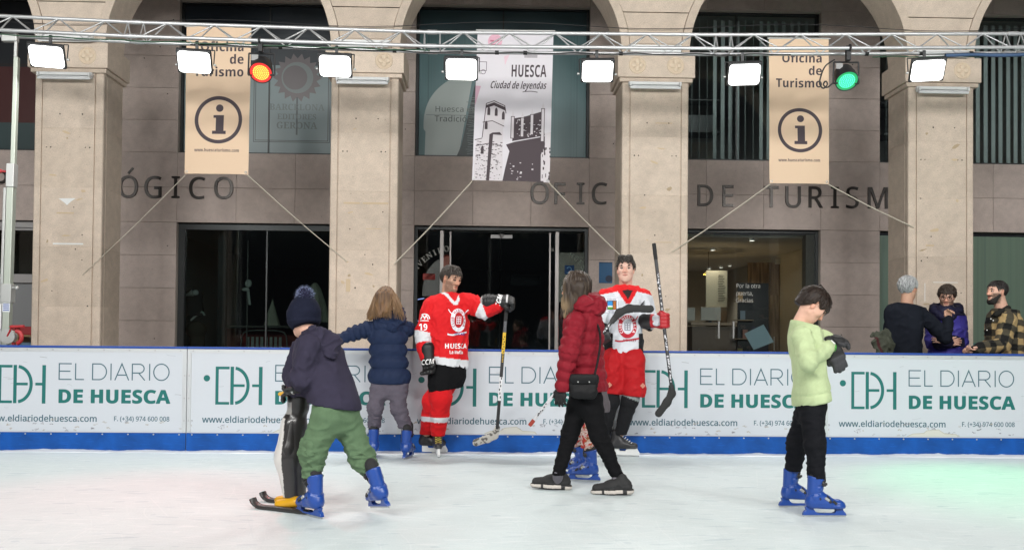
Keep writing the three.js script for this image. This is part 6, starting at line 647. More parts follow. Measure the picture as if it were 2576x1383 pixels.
// ---------------------------------------------------------------- girl seen from behind
{ const rf = G(1024, 1152), lf = G(938, 1149), ctx = person('person', 'girl in a navy quilted jacket seen from behind with one arm stretched out', V((rf.x + lf.x) / 2, 0, (rf.z + lf.z) / 2), rf.z), { J } = ctx, n = [0, 0, 1];
  const hM = basis(V(0.1, -0.2, -1), V(0, 1, 0), J(970, 757, -0.03), 0.98), neck = J(976, 800, -0.03), hd = headSkin(hM, neck, { skin: SK.fair, neckR: 0.048 });
  const chest = J(974, 850), hip = J(979, 950), shl = J(930, 826), ell = J(890, 838, 0.05), wrl = J(846, 857, 0.1), shr = J(1014, 826, -0.03), elr = J(1028, 828, -0.16), wrr = J(1005, 835, -0.34), kl = J(943, 1024, 0.02), al = V(lf.x, 0.24, lf.z - 0.02), kr = J(1001, 1026, 0.02), ar = V(rf.x, 0.24, rf.z - 0.02);
  ctx.put('body', bodyMesh(ctx, [C(chest, hip, 0.1, 0.095), C(chest, neck, 0.07, 0.045), C(shl, ell, 0.035, 0.03), C(ell, wrl, 0.03, 0.022), C(shr, elr, 0.035, 0.03), C(elr, wrr, 0.03, 0.022), C(hip, kl, 0.06, 0.045), C(kl, al, 0.04, 0.03), C(hip, kr, 0.06, 0.045), C(kr, ar, 0.04, 0.03)], hd, SK.fair), skinMat); eyes(ctx, hM, { skin: SK.fair });
  const qy = [831, 866, 896, 926, 966].map((v) => J(976, v).y), quilt = (y) => { let m = 1; for (const q of qy) m = Math.min(m, Math.abs(y - q) / 0.06); return -0.03 * Math.pow(clamp(m), 0.45) + 0.021; };
  const jc = [0.016, 0.026, 0.062], arms = (f) => { const t = (f.t * 0.27 / 0.09) % 1; return -0.018 * Math.pow(Math.min(t, 1 - t) * 2, 0.5) + 0.012; };
  const jk = ctx.put('quilted_jacket', solid([C(chest, hip, 0.172, 0.182, { n, q: 0.68 }), C(J(974, 826), chest, 0.15, 0.172, { n, q: 0.66 }), C(hip, J(980, 980), 0.182, 0.192, { n, q: 0.7 }), C(neck, J(975, 830), 0.07, 0.13, { n, q: 0.8 }), C(shl, ell, 0.078, 0.064, { id: 1 }), C(ell, wrl, 0.064, 0.048, { id: 1 }), C(shr, elr, 0.075, 0.064, { id: 1 }), C(elr, wrr, 0.062, 0.05, { id: 1 })], { cell: 0.009, k: 0.035, disp: (x, y, z, f) => (f.id ? arms(f) : quilt(y)) + folds(0.005, 16, 10, 16, 3)(x, y, z), cuts: [[J(980, 966), V(0, -1, 0)]] }), cloth(jc, 0.62, 0.35));
  ctx.put('hood', solid([C(J(965, 806, 0.05), J(1004, 786, 0.02), 0.04, 0.045), C(J(1004, 786, 0.02), J(1010, 804, -0.02), 0.042, 0.045), C(J(962, 806, 0.06), J(985, 826, 0.09), 0.045, 0.032), C(J(985, 826, 0.09), J(1008, 806, 0.05), 0.036, 0.04)], { cell: 0.008, k: 0.04, disp: folds(0.012, 14, 22, 14, 6) }), cloth(jc, 0.62, 0.35), jk);
  ctx.put('trousers', solid([C(hip, J(980, 970), 0.14, 0.14, { n, q: 0.72 }), C(J(954, 968), kl, 0.088, 0.07), C(kl, al, 0.07, 0.055), C(J(1004, 968), kr, 0.088, 0.07), C(kr, ar, 0.07, 0.058)], { cell: 0.01, k: 0.03, disp: (x, y, z) => folds(0.008, 9, 14, 9, 15)(x, y, z) + 1.0 * folds(0.01, 14, 36, 14, 18)(x, y, z) * sst(0.62, 0.45, y), cuts: [[V(0, 0.275, 0), V(0, -1, 0)]] }), cloth([0.105, 0.092, 0.118], 0.85));
  for (const a of [al, ar]) ctx.put('sock', solid([C(V(a.x, 0.22, a.z), V(a.x, 0.3, a.z), 0.05, 0.052)], { cell: 0.01 }), linerMat);
  rentalSkate(ctx, footM(lf, -1.75), 0.95); rentalSkate(ctx, footM(rf, -1.35), 0.95);
  const r = rng(31), list = [], R = (a, b) => a + (b - a) * r();
  ctx.put('hair', solid([C([0, 0.036, -0.018], [0, 0.034, 0.0], 0.104, 0.098, { n: [1, 0, 0], q: 0.9 }), C([0.03, 0.02, -0.075], [0.02, -0.165, -0.125], 0.06, 0.03), C([-0.03, 0.02, -0.075], [-0.03, -0.13, -0.12], 0.058, 0.03), C([0.075, 0.03, -0.01], [0.12, -0.155, -0.03], 0.04, 0.03), C([0.1, -0.08, -0.03], [0.135, -0.175, -0.02], 0.035, 0.02), C([-0.075, 0.03, -0.02], [-0.115, -0.06, -0.02], 0.035, 0.022), C([-0.115, -0.06, -0.02], [-0.18, -0.175, -0.01], 0.02, 0.008)], { cell: 0.006, k: 0.03, frame: hM, extra: (x, y, z, d) => Math.max(d, z > 0.03 && y < 0.05 ? (0.05 - y) * 0.6 : d), disp: (x, y, z) => 0.009 * noise(x * 70 + noise(y * 9, 1, 2), y * 9, z * 70), col: (x, y, z) => { const k = clamp(0.5 + noise(x * 60, y * 6, z * 60)), e = sst(0.02, -0.13, y) * sst(0.03, 0.09, Math.abs(x)); return [mix(0.075, 0.36, clamp(k * 0.35 + e * 0.8)), mix(0.045, 0.215, clamp(k * 0.3 + e * 0.8)), mix(0.03, 0.085, clamp(k * 0.3 + e * 0.8))]; } }), hairVC);
  for (let i = 0; i < 260; i++) { const a = R(-1.9, 1.9), x0 = Math.sin(a) * 0.09, z0 = -0.02 - Math.cos(a) * 0.085, side = Math.sin(a), len = R(0.14, 0.215), out = (side < -0.6 ? 0.1 : 0.055) * side + R(-0.02, 0.02); list.push([V(x0 * 0.5, R(0.1, 0.13), z0 * 0.6), V(x0 * 1.08, R(0.03, 0.07), z0 * 1.1), V(x0 * 1.15 + out * 0.5, -0.05, z0 * 1.25), V(x0 * 1.1 + out, -len, z0 * 1.35 + R(-0.02, 0.02))].map((p) => p.applyMatrix4(hM))); }
  ctx.put('hair_strands', strands(list, 0.0035, 0.0012), std([0.2, 0.115, 0.055], 0.5)); }
// ---------------------------------------------------------------- sticks
function hockeyStick(label, pts, bladePts, draw, o = {}) { // pts: butt and heel of the shaft, bladePts: heel to toe of the blade
  const [a, b] = pts, t = thing('hockey_stick', label, 'hockey stick', a), d = b.clone().sub(a), L = d.length(), dir = d.clone().normalize(), side = new THREE.Vector3().crossVectors(dir, V(0, 0, 1)).normalize(), M = new THREE.Matrix4().makeBasis(side, dir, new THREE.Vector3().crossVectors(side, dir));
  const sg = rbox(0.031, L, 0.022, 0.006, 0, L / 2, 0, 3); const p = sg.attributes.position, uv = sg.attributes.uv; for (let i = 0; i < p.count; i++) uv.setXY(i, p.getX(i) / 0.031 + 0.5, p.getY(i) / L); part(t, 'shaft', sg.applyMatrix4(M), new THREE.MeshStandardMaterial({ map: canvasTex(32, 1024, draw), roughness: 0.45 }));
  part(t, 'butt_end', rbox(0.036, o.buttL ?? 0.16, 0.027, 0.009, 0, (o.buttL ?? 0.16) / 2 - 0.005, 0).applyMatrix4(M), o.butt ?? std([0.015, 0.015, 0.016], 0.8));
  const R = bladePts.map((q) => q.clone().sub(a)); part(t, 'blade', solid(R.slice(1).map((q, i) => C(R[i], q, mix(0.024, 0.036, Math.min(1, i * 0.6 + 0.2)), 0.036, { n: [0, 0, 1], q: 0.28 })), { cell: 0.006, k: 0.02, col: o.bladeCol ?? (() => [0.018, 0.018, 0.019]), disp: (x, y, z) => 0.0012 * noise(x * 160, y * 40, z * 50) }), new THREE.MeshStandardMaterial({ vertexColors: true, roughness: 0.7 })); return t; }
// ---------------------------------------------------------------- hockey player in red
{ const fa = G(1100, 1145), fb = G(1082, 1141), ctx = person('person', 'bearded hockey player in a red and white number 19 jersey leaning on his stick', V(1.0 * (fa.x + fb.x) / 2, 0, (fa.z + fb.z) / 2), 0.26), { J } = ctx, D = V(0.52, 0, 0.85).normalize(), n = D.toArray();
  const hM = basis(V(0.72, -0.26, 0.64), V(0.05, 1, 0), J(1133, 703), 0.99), neck = J(1126, 748, -0.02), hd = headSkin(hM, neck, { skin: SK.tan, beard: 0.8, neckR: 0.058 });
  const chest = J(1126, 800), hip = J(1128, 910), sA = J(1084, 770, 0.02), eA = J(1066, 842, 0.06), wA = J(1072, 892, 0.1), sB = J(1172, 757, -0.02), eB = J(1214, 778, 0.03), wB = J(1250, 766, 0.06), kA = J(1108, 1000, 0.08), aA = V(fa.x, 0.2, fa.z), kB = J(1090, 1010, -0.02), aB = V(fb.x - 0.04, 0.2, fb.z - 0.02);
  ctx.put('body', bodyMesh(ctx, [C(chest, hip, 0.12, 0.11), C(chest, neck, 0.09, 0.055), C(sA, eA, 0.045, 0.04), C(eA, wA, 0.04, 0.028), C(sB, eB, 0.045, 0.04), C(eB, wB, 0.04, 0.028), C(hip, kA, 0.08, 0.055), C(kA, aA, 0.05, 0.04), C(hip, kB, 0.08, 0.055), C(kB, aB, 0.05, 0.04)], hd, SK.tan), skinMat); eyes(ctx, hM, { skin: SK.tan, lidded: true, look: [0, -0.5] });
  { const ho = { thick: 0.015, rough: 0.008, col: [0.016, 0.012, 0.01], col2: [0.05, 0.04, 0.034], line: (z, x) => z > 0.03 ? mix(0.0, 0.062, sst(0.03, 0.065, z)) : x > 0.06 ? mix(-0.03, 0.035, sst(-0.05, 0.0, z)) : mix(-0.06, -0.03, sst(-0.06, 0.0, z)), tufts: [C([0.02, 0.11, 0.04], [0.0, 0.118, 0.06], 0.03, 0.02)] }; ctx.put('hair', shortHair(hM, ho), hairVC); ctx.put('hair_strands', hairTufts(hM, { ...ho, seed: 4 }), std(ho.strand ?? ho.col2 ?? ho.col, 0.5)); }
  const red = [0.62, 0.012, 0.016], wht = [0.66, 0.67, 0.7], fo = folds(0.014, 7, 3.6, 7, 21), hemY = J(1128, 900).y;
  const jG = solid([C(chest, hip, 0.205, 0.19, { n, q: 0.7 }), C(J(1126, 772), chest, 0.17, 0.2, { n, q: 0.7 }), C(neck, J(1126, 772), 0.075, 0.14, { n, q: 0.8 }), C(sA, eA, 0.088, 0.084, { id: 1, k: 0.03 }), C(eA, wA, 0.084, 0.074, { id: 2, k: 0.02 }), C(sB, eB, 0.09, 0.088, { id: 3, k: 0.04 }), C(eB, wB, 0.088, 0.07, { id: 4, k: 0.03 }), C(hip, J(1128, 940), 0.185, 0.18, { n, q: 0.7 })], { cell: 0.008, k: 0.045, disp: (x, y, z, f) => fo(x, y, z) + folds(0.007, 18, 14, 18, 2)(x, y, z), cuts: [[J(1128, 922), V(-0.16, -1, 0.05)], [wA, V(-0.05, -1, 0.2)], [wB, V(1, 0.1, 0)], [neck.clone().add(V(0, 0.012, 0)), V(-0.15, 1, -0.35)]].filter((c, i) => i !== 1 && i !== 2), extra: (x, y, z, d) => d,
    col: (x, y, z, f) => { if (f.id === 0 && y < hemY + (x - J(1128, 900).x) * -0.12) return wht; if (f.id === 2 && f.t < 0.42) return f.t > 0.02 ? wht : red; if (f.id === 1 && f.t > 0.93) return wht; if (f.id === 4 && f.t < 0.2) return wht; if (f.id === 3 && f.t > 0.88) return wht; const dn = Math.hypot(x - neck.x, (y - neck.y) * 1.2, z - neck.z); if (f.id === 0 && dn < 0.105 && y > neck.y - 0.05) return wht; const fr = (x - neck.x) * n[0] + (z - neck.z) * n[2], sd = (x - neck.x) * n[2] - (z - neck.z) * n[0]; if (f.id === 0 && fr > 0.05 && y > neck.y - 0.075 && Math.abs(Math.abs(sd) - (y - (neck.y - 0.075)) * 0.8) < 0.02) return wht; return red; } });
  const jersey = ctx.put('jersey', jG.clone(), clothVC(0.75, 0.25)), Rr = V(n[2], 0, -n[0]), U = V(0, 1, 0);
  const crest = (ringF, ringT, inner, txt, box_) => (c) => { c.fillStyle = ringF; c.beginPath(); c.ellipse(128, 120, 84, 106, 0, 0, 7); c.fill(); c.fillStyle = inner; c.beginPath(); c.ellipse(128, 118, 50, 70, 0, 0, 7); c.fill(); c.strokeStyle = box_; c.lineWidth = 7; c.strokeRect(104, 88, 46, 64); c.beginPath(); c.moveTo(127, 82); c.lineTo(127, 150); c.moveTo(104, 110); c.lineTo(150, 110); c.moveTo(104, 130); c.lineTo(150, 130); c.stroke(); for (let i = 0; i < 3; i++) c.fillRect(104 + i * 18, 76, 8, 12);
    c.fillStyle = ringT; c.font = 'bold 34px sans-serif'; c.textAlign = 'center'; const put = (s, a0, a1) => { for (let i = 0; i < s.length; i++) { const a = mix(a0, a1, s.length > 1 ? i / (s.length - 1) : 0); c.save(); c.translate(128 + Math.cos(a) * 66, 120 + Math.sin(a) * 86); c.rotate(Math.atan2(Math.sin(a) / 86 * 66, Math.cos(a)) + Math.PI / 2); c.fillText(s[i], 0, 11); c.restore(); } }; put('CLUB', 2.5, 3.35); put('HIELO', 4.05, 5.3); put('JACA', 5.75, 6.85); c.fillStyle = txt; c.lineWidth = 14; c.strokeStyle = ringF; c.beginPath(); c.moveTo(20, 246); c.quadraticCurveTo(60, 262, 100, 248); c.lineTo(236, 226); c.stroke(); c.font = 'bold 32px sans-serif'; c.fillStyle = txt; c.fillText('HOCKEY', 150, 256); c.strokeStyle = ringF; c.lineWidth = 8; c.beginPath(); c.moveTo(30, 22); c.lineTo(58, 66); c.moveTo(226, 22); c.lineTo(198, 66); c.stroke(); };
  globalThis.crestDraw = crest;
  const pc = (name, g, c, r, w, h, px, py, draw, par) => { const q = printPatch(g, c, r, U, w, h, 0.003, name.startsWith('sleeve') ? 0.075 : 0.22); if (q.attributes.position.count) ctx.put(name, q, printMat(px, py, draw), par); };
  pc('crest_print', jG, J(1155, 812, 0.12), Rr, 0.27, 0.3, 256, 288, crest('#e6e6ee', '#b01624', '#b3141f', '#3a3f8c', '#e6e6ee'), jersey);
  pc('sponsor_print', jG, J(1150, 876, 0.12), Rr, 0.26, 0.13, 256, 128, (c) => { sans(c, 'HUESCA', 10, 66, 66, { bold: true, fill: '#f2eef0', width: 236 }); sans(c, 'La MaGia', 50, 116, 44, { bold: true, fill: '#f2eef0', width: 150 }); }, jersey);
  pc('sleeve_number', jG, J(1064, 822, 0.15), V(1, 0, -0.15), 0.105, 0.09, 128, 100, (c) => sans(c, '19', 14, 86, 96, { bold: true, fill: '#f4f2f4', width: 100 }), jersey);
  pc('sleeve_badge', jG, J(1068, 796, 0.15), V(1, 0, -0.15), 0.11, 0.1, 128, 116, (c) => { c.strokeStyle = '#f4f2f4'; c.lineWidth = 12; c.beginPath(); c.arc(64, 84, 54, Math.PI, 0); c.stroke(); c.beginPath(); c.moveTo(26, 88); c.lineTo(48, 44); c.lineTo(64, 80); c.lineTo(80, 44); c.lineTo(102, 88); c.stroke(); c.fillStyle = '#f4f2f4'; c.fillRect(20, 98, 88, 10); }, jersey);
  ctx.put('shorts', solid([C(hip, J(1128, 940), 0.165, 0.17, { n, q: 0.78 }), C(J(1110, 935, 0.05), J(1107, 972, 0.07), 0.125, 0.118), C(J(1140, 930, -0.03), J(1134, 962, -0.03), 0.118, 0.105)], { cell: 0.01, k: 0.04, disp: folds(0.008, 10, 9, 10, 31), cuts: [[J(1110, 982), V(0.15, -1, 0)]] }), cloth([0.007, 0.007, 0.008], 0.85));
  const sockG = (a, k, an, s) => solid([C(a, k, 0.098, 0.108), C(k, J(0, 0).copy(k).lerp(an, 0.45), 0.1, 0.088), C(J(0, 0).copy(k).lerp(an, 0.45), an, 0.088, 0.066)], { cell: 0.009, k: 0.03, disp: folds(0.007, 9, 12, 9, s), cuts: [[V(0, 0.185, 0), V(0, -1, 0)]], col: (x, y) => (Math.abs(y - s * 0 - J(1100, 1055).y) < 0.026 ? wht : red) });
  ctx.put('sock', sockG(J(1108, 975, 0.07), kA, aA, 41), clothVC(0.9)); ctx.put('sock', sockG(J(1124, 965, -0.06), kB, aB, 44), clothVC(0.9));
  const yl = std([0.6, 0.5, 0.1], 0.7); hockeySkate(ctx, footM(fa, 1.45), { lace: yl, tongue: blackPlastic }); hockeySkate(ctx, footM(V(fb.x - 0.02, 0, fb.z - 0.06), 0.12), { tongue: blackPlastic, lace: blackPlastic });
  const gm = new THREE.MeshStandardMaterial({ vertexColors: true, roughness: 0.5 }), gcol = (x, y, z, f) => (z > 0.015 && (Math.abs(y + 0.005) < 0.006 || Math.abs(y - 0.048) < 0.005) ? [0.55, 0.55, 0.56] : y < -0.14 ? [0.4, 0.4, 0.4] : [0.008, 0.008, 0.009]);
  const mA = frameOf(J(1076, 905, 0.14), V(1, 0.1, 0.4), V(0.12, -1, 0.15)), mB = frameOf(J(1260, 757, 0.08), V(0.3, -0.5, 1), V(1, 0.05, 0.1)), gA = hockeyGlove(mA, { col: gcol, curl: 0.55, size: 1.12 }), gB = hockeyGlove(mB, { col: gcol, curl: 0.95, size: 1.25 });
  const glA = ctx.put('glove', gA.clone(), gm), glB = ctx.put('glove', gB.clone(), gm), word = (c) => sans(c, 'CCM', 6, 54, 60, { bold: true, fill: '#eeeeee', width: 116, skew: -0.2 });
  for (const [g, c, r, u, par] of [[gA, J(1074, 910, 0.2), V(1, 0.12, 0), V(-0.12, 1, 0), glA], [gB, J(1254, 757, 0.14), V(0.25, 1, 0), V(-1, 0.25, 0), glB]]) { const q = printPatch(g, c, r, u, 0.14, 0.07, 0.003, 0.12); if (q.attributes.position.count) ctx.put('glove_lettering', q, printMat(128, 64, word), par); }
  hockeyStick('black and yellow hockey stick with white taped blade held by the player in red', [J(1274, 768, 0.07), J(1250, 1080, 0.12)], [J(1251, 1076, 0.12), J(1243, 1095, 0.12), J(1226, 1103, 0.13), J(1197, 1113, 0.15)], (c, W_, H_) => { c.fillStyle = '#1c1c1f'; c.fillRect(0, 0, W_, H_); const Y = (f) => H_ * (1 - f); c.fillStyle = '#4a4b50'; c.fillRect(0, Y(0.22), W_, H_ * 0.2); c.fillStyle = '#d6ae1d'; c.fillRect(0, Y(0.39), W_, H_ * 0.17); c.fillStyle = '#1c1c1f'; for (let i = 0; i < 7; i++) c.fillRect(6 + (i % 2) * 8, Y(0.38 - i * 0.02), 12, 10); c.fillStyle = '#d9d9dc'; c.fillRect(0, Y(0.77), W_, H_ * 0.19); c.fillStyle = '#26262a'; for (let i = 0; i < 6; i++) c.fillRect(4 + (i * 7) % 16, Y(0.75 - i * 0.03), 10, 18); c.fillStyle = '#c9a62a'; for (let i = 0; i < 6; i++) c.fillRect(8, Y(0.46 - i * 0.012), 14, 6); }, { bladeCol: (x, y, z) => { const k = noise(x * 40, y * 40, z * 40); return k > 0.12 ? [0.12, 0.11, 0.1] : [0.5, 0.48, 0.44]; } });
}
// ---------------------------------------------------------------- hockey player in white
{ const fr = G(1560, 1147), ctx = person('person', 'dark-haired hockey player in a white and red jersey and red shorts holding two sticks', V(fr.x - 0.02, 0, fr.z), 0.28), { J } = ctx, n = [0, 0, 1];
  const hM = basis(V(-0.22, 0.0, 1), V(0, 1, 0), J(1574, 679, 0.04), 0.99), neck = J(1574, 726, -0.01), hd = headSkin(hM, neck, { skin: SK.pale, neckR: 0.06 });
  const chest = J(1566, 778), hip = J(1570, 862), sA = J(1522, 752), eA = J(1508, 812, 0.06), wA = J(1516, 846, 0.18), sB = J(1618, 754), eB = J(1634, 808, 0.04), wB = J(1656, 806, 0.14), kR = J(1586, 1002, 0.06), aR = V(fr.x, 0.22, fr.z), kL = J(1536, 1008, 0.02), fl = G(1522, 1145), aL = V(fl.x, 0.22, fl.z - 0.02);
  ctx.put('body', bodyMesh(ctx, [C(chest, hip, 0.12, 0.11), C(chest, neck, 0.09, 0.058), C(sA, eA, 0.045, 0.04), C(eA, wA, 0.04, 0.028), C(sB, eB, 0.045, 0.04), C(eB, wB, 0.04, 0.028), C(hip, kR, 0.08, 0.055), C(kR, aR, 0.05, 0.04), C(hip, kL, 0.08, 0.055), C(kL, aL, 0.05, 0.04)], hd, SK.pale), skinMat); eyes(ctx, hM, { skin: SK.pale, look: [0.4, 0] });
  { const ho = { thick: 0.014, rough: 0.009, curl: 0.9, col: [0.012, 0.01, 0.009], col2: [0.05, 0.042, 0.036], line: (z, x) => z > 0.03 ? mix(0.0, 0.066, sst(0.03, 0.06, z)) + 0.01 * Math.sin(x * 160) : x > 0.06 ? mix(-0.02, 0.03, sst(-0.05, 0.0, z)) : mix(-0.06, -0.03, sst(-0.06, 0.0, z)), tufts: [C([-0.04, 0.11, 0.05], [0.04, 0.11, 0.05], 0.034, 0.034)] }; ctx.put('hair', shortHair(hM, ho), hairVC); ctx.put('hair_strands', hairTufts(hM, { ...ho, seed: 5 }), std(ho.strand ?? ho.col2 ?? ho.col, 0.5)); }
  const red = [0.62, 0.014, 0.018], wht = [0.62, 0.64, 0.69], blk = [0.015, 0.015, 0.017], fo = folds(0.014, 8, 3.6, 8, 51), yoke = J(1574, 752).y;
  const jG = solid([C(chest, J(1570, 880), 0.185, 0.18, { n, q: 0.72 }), C(J(1572, 757), chest, 0.19, 0.185, { n, q: 0.62 }), C(J(1530, 748), J(1614, 750), 0.085, 0.085, { id: 5 }), C(neck, J(1574, 757), 0.078, 0.14, { n, q: 0.8 }), C(sA, eA, 0.085, 0.08, { id: 1, k: 0.03 }), C(eA, wA, 0.078, 0.06, { id: 2, k: 0.02 }), C(sB, eB, 0.085, 0.082, { id: 3, k: 0.03 }), C(eB, wB, 0.08, 0.062, { id: 4, k: 0.02 })], { cell: 0.008, k: 0.045, disp: (x, y, z, f) => fo(x, y, z) + folds(0.007, 18, 12, 18, 6)(x, y, z), cuts: [[J(1572, 889), V(0.05, -1, 0)], [neck.clone().add(V(0, 0.008, 0)), V(0, 1, -0.4)]],
    col: (x, y, z, f) => { const sd = Math.abs(x - neck.x), fz = z - neck.z; if (y > yoke + 0.085 - sd * 0.2 && (f.id === 0 || f.id === 5 || ((f.id === 1 || f.id === 3) && f.t < 0.25 && y > yoke + 0.0))) return red; if (fz > 0.03 && y > neck.y - 0.16 && Math.abs(sd - (y - (neck.y - 0.15)) * 0.6) < 0.022 && y > neck.y - 0.15) return red; if (fz > 0.03 && sd < (y - (neck.y - 0.15)) * 0.6 && y > neck.y - 0.15) return [0.03, 0.02, 0.02]; const side = f.id === 0 && Math.abs(x - J(1570, 862).x) > 0.125 && y < J(1570, 838).y; if (side) return blk; if ((f.id === 3 && f.t > 0.62) || (f.id === 4 && f.t > 0.25)) return x - eB.x > -0.02 && f.id === 4 ? wht : y < eB.y - 0.03 ? blk : wht; if (f.id === 2 && f.t > 0.4) return blk; return wht; } });
  const jersey = ctx.put('jersey', jG.clone(), clothVC(0.75, 0.25)), pc = (name, c, w, h, px, py, draw) => { const q = printPatch(jG, c, V(1, 0, 0), V(0, 1, 0), w, h, 0.003, 0.22); if (q.attributes.position.count) ctx.put(name, q, printMat(px, py, draw), jersey); };
  pc('crest_print', J(1578, 828, 0.12), 0.27, 0.3, 256, 288, crestDraw('#b5152a', '#f0eef2', '#dcdce4', '#8f2232', '#777a88'));
  pc('badge_print', J(1539, 768, 0.12), 0.13, 0.15, 128, 148, (c) => { c.fillStyle = '#e2e4ec'; c.fillRect(6, 4, 116, 140); c.strokeStyle = '#8a90a4'; c.lineWidth = 3; c.strokeRect(6, 4, 116, 140); c.fillStyle = '#1c2436'; c.fillRect(22, 28, 86, 88); c.fillStyle = '#2a86c8'; c.fillRect(28, 34, 44, 50); c.fillStyle = '#dfe6e0'; c.fillRect(28, 78, 44, 14); c.fillStyle = '#5f9a35'; c.fillRect(28, 90, 44, 20); c.fillStyle = '#b5651d'; c.fillRect(78, 34, 24, 76); sans(c, 'TURISMO', 24, 22, 14, { bold: true, fill: '#333a50', width: 80 }); sans(c, 'HUESCA', 24, 136, 16, { bold: true, fill: '#333a50', width: 80 }); });
  pc('wing_print', J(1612, 768, 0.12), 0.11, 0.12, 96, 96, (c) => { c.strokeStyle = '#23232a'; c.lineWidth = 7; for (let i = 0; i < 5; i++) { c.beginPath(); c.moveTo(8, 88); c.quadraticCurveTo(30, 60 - i * 6, 84, 14 + i * 15); c.stroke(); } });
  const sc = [0.42, 0.014, 0.018];
  ctx.put('shorts', solid([C(hip, J(1571, 905), 0.14, 0.17, { n, q: 0.75 }), C(J(1588, 905, 0.04), J(1594, 985, 0.06), 0.13, 0.118, { k: 0.02 }), C(J(1548, 905, 0.02), J(1542, 980, 0.02), 0.13, 0.11, { k: 0.02 })], { cell: 0.01, k: 0.03, disp: folds(0.012, 9, 8, 9, 61), cuts: [[J(1575, 994), V(-0.1, -1, 0)], [J(1570, 860), V(0, 1, 0)]] }), cloth(sc, 0.55, 0.3));
  for (const [u, v] of [[1533, 968], [1617, 970]]) ctx.put('shorts_badge', new THREE.CircleGeometry(0.026, 4).translate(...J(u, v, 0.17).toArray()), std([0.52, 0.2, 0.14], 0.7));
  const sk = (a, k, an, s) => solid([C(a, k, 0.08, 0.082), C(k, an, 0.082, 0.058)], { cell: 0.01, k: 0.03, disp: folds(0.006, 10, 12, 10, s), cuts: [[V(0, 0.205, 0), V(0, -1, 0)]], col: (x, y) => (s === 71 && Math.abs(y - (0.6 - (x - kR.x) * 0.4)) < 0.032 ? [0.24, 0.27, 0.27] : [0.013, 0.013, 0.015]) });
  ctx.put('sock', sk(J(1591, 970, 0.05), kR, aR, 71), clothVC(0.9)); ctx.put('sock', sk(J(1541, 970, 0.02), kL, aL, 72), clothVC(0.9));
  hockeySkate(ctx, footM(fr, 0.25)); hockeySkate(ctx, footM(fl, 2.2));
  const gm = new THREE.MeshStandardMaterial({ vertexColors: true, roughness: 0.5 }), rg = (x, y, z, f) => (y < -0.05 ? [0.02, 0.02, 0.022] : Math.abs(y - 0.012) < 0.008 && z > 0.0 ? [0.62, 0.62, 0.64] : [0.42, 0.012, 0.02]), bg = () => [0.018, 0.018, 0.02];
  ctx.put('glove', hockeyGlove(frameOf(J(1654, 807, 0.14), V(0.15, 1, 0.1), V(0.9, 0.02, 0.5)), { col: rg, curl: 1.0, size: 1.2 }), gm); ctx.put('glove', hockeyGlove(frameOf(J(1514, 842, 0.17), V(0.8, 0.5, 0.2), V(0.35, -0.75, 0.5)), { col: bg, curl: 0.95 }), gm);
  const tape = (red) => (c, W_, H_) => { c.fillStyle = '#202024'; c.fillRect(0, 0, W_, H_); const r = rng(red ? 4 : 9); for (let i = 0; i < 70; i++) { c.fillStyle = r() < 0.72 ? '#cfcfd4' : '#39393f'; c.fillRect(3 + r() * 10, H_ * (0.05 + 0.75 * i / 70), 8 + r() * 12, 5 + r() * 8); } if (red) { c.fillStyle = '#cfd0d4'; c.fillRect(0, H_ * 0.35, W_, H_ * 0.62); c.fillStyle = '#3c3c42'; for (let i = 0; i < 26; i++) c.fillRect(4 + r() * 14, H_ * (0.4 + r() * 0.5), 10, 12); } };
  hockeyStick('black hockey stick with white lettering held upright by the player in white', [J(1645, 613, 0.18), J(1690, 980, 0.24)], [J(1689, 972, 0.24), J(1690, 990, 0.24), J(1678, 1012, 0.25), J(1657, 1040, 0.26)], tape(false));
  hockeyStick('white hockey stick with red butt and black blade held across the player in white', [J(1332, 1070, 0.4), J(1546, 800, 0.34)], [J(1540, 808, 0.34), J(1558, 786, 0.34), J(1582, 776, 0.34), J(1636, 777, 0.34)], tape(true), { butt: std([0.4, 0.05, 0.03], 0.7), buttL: 0.07 });
}
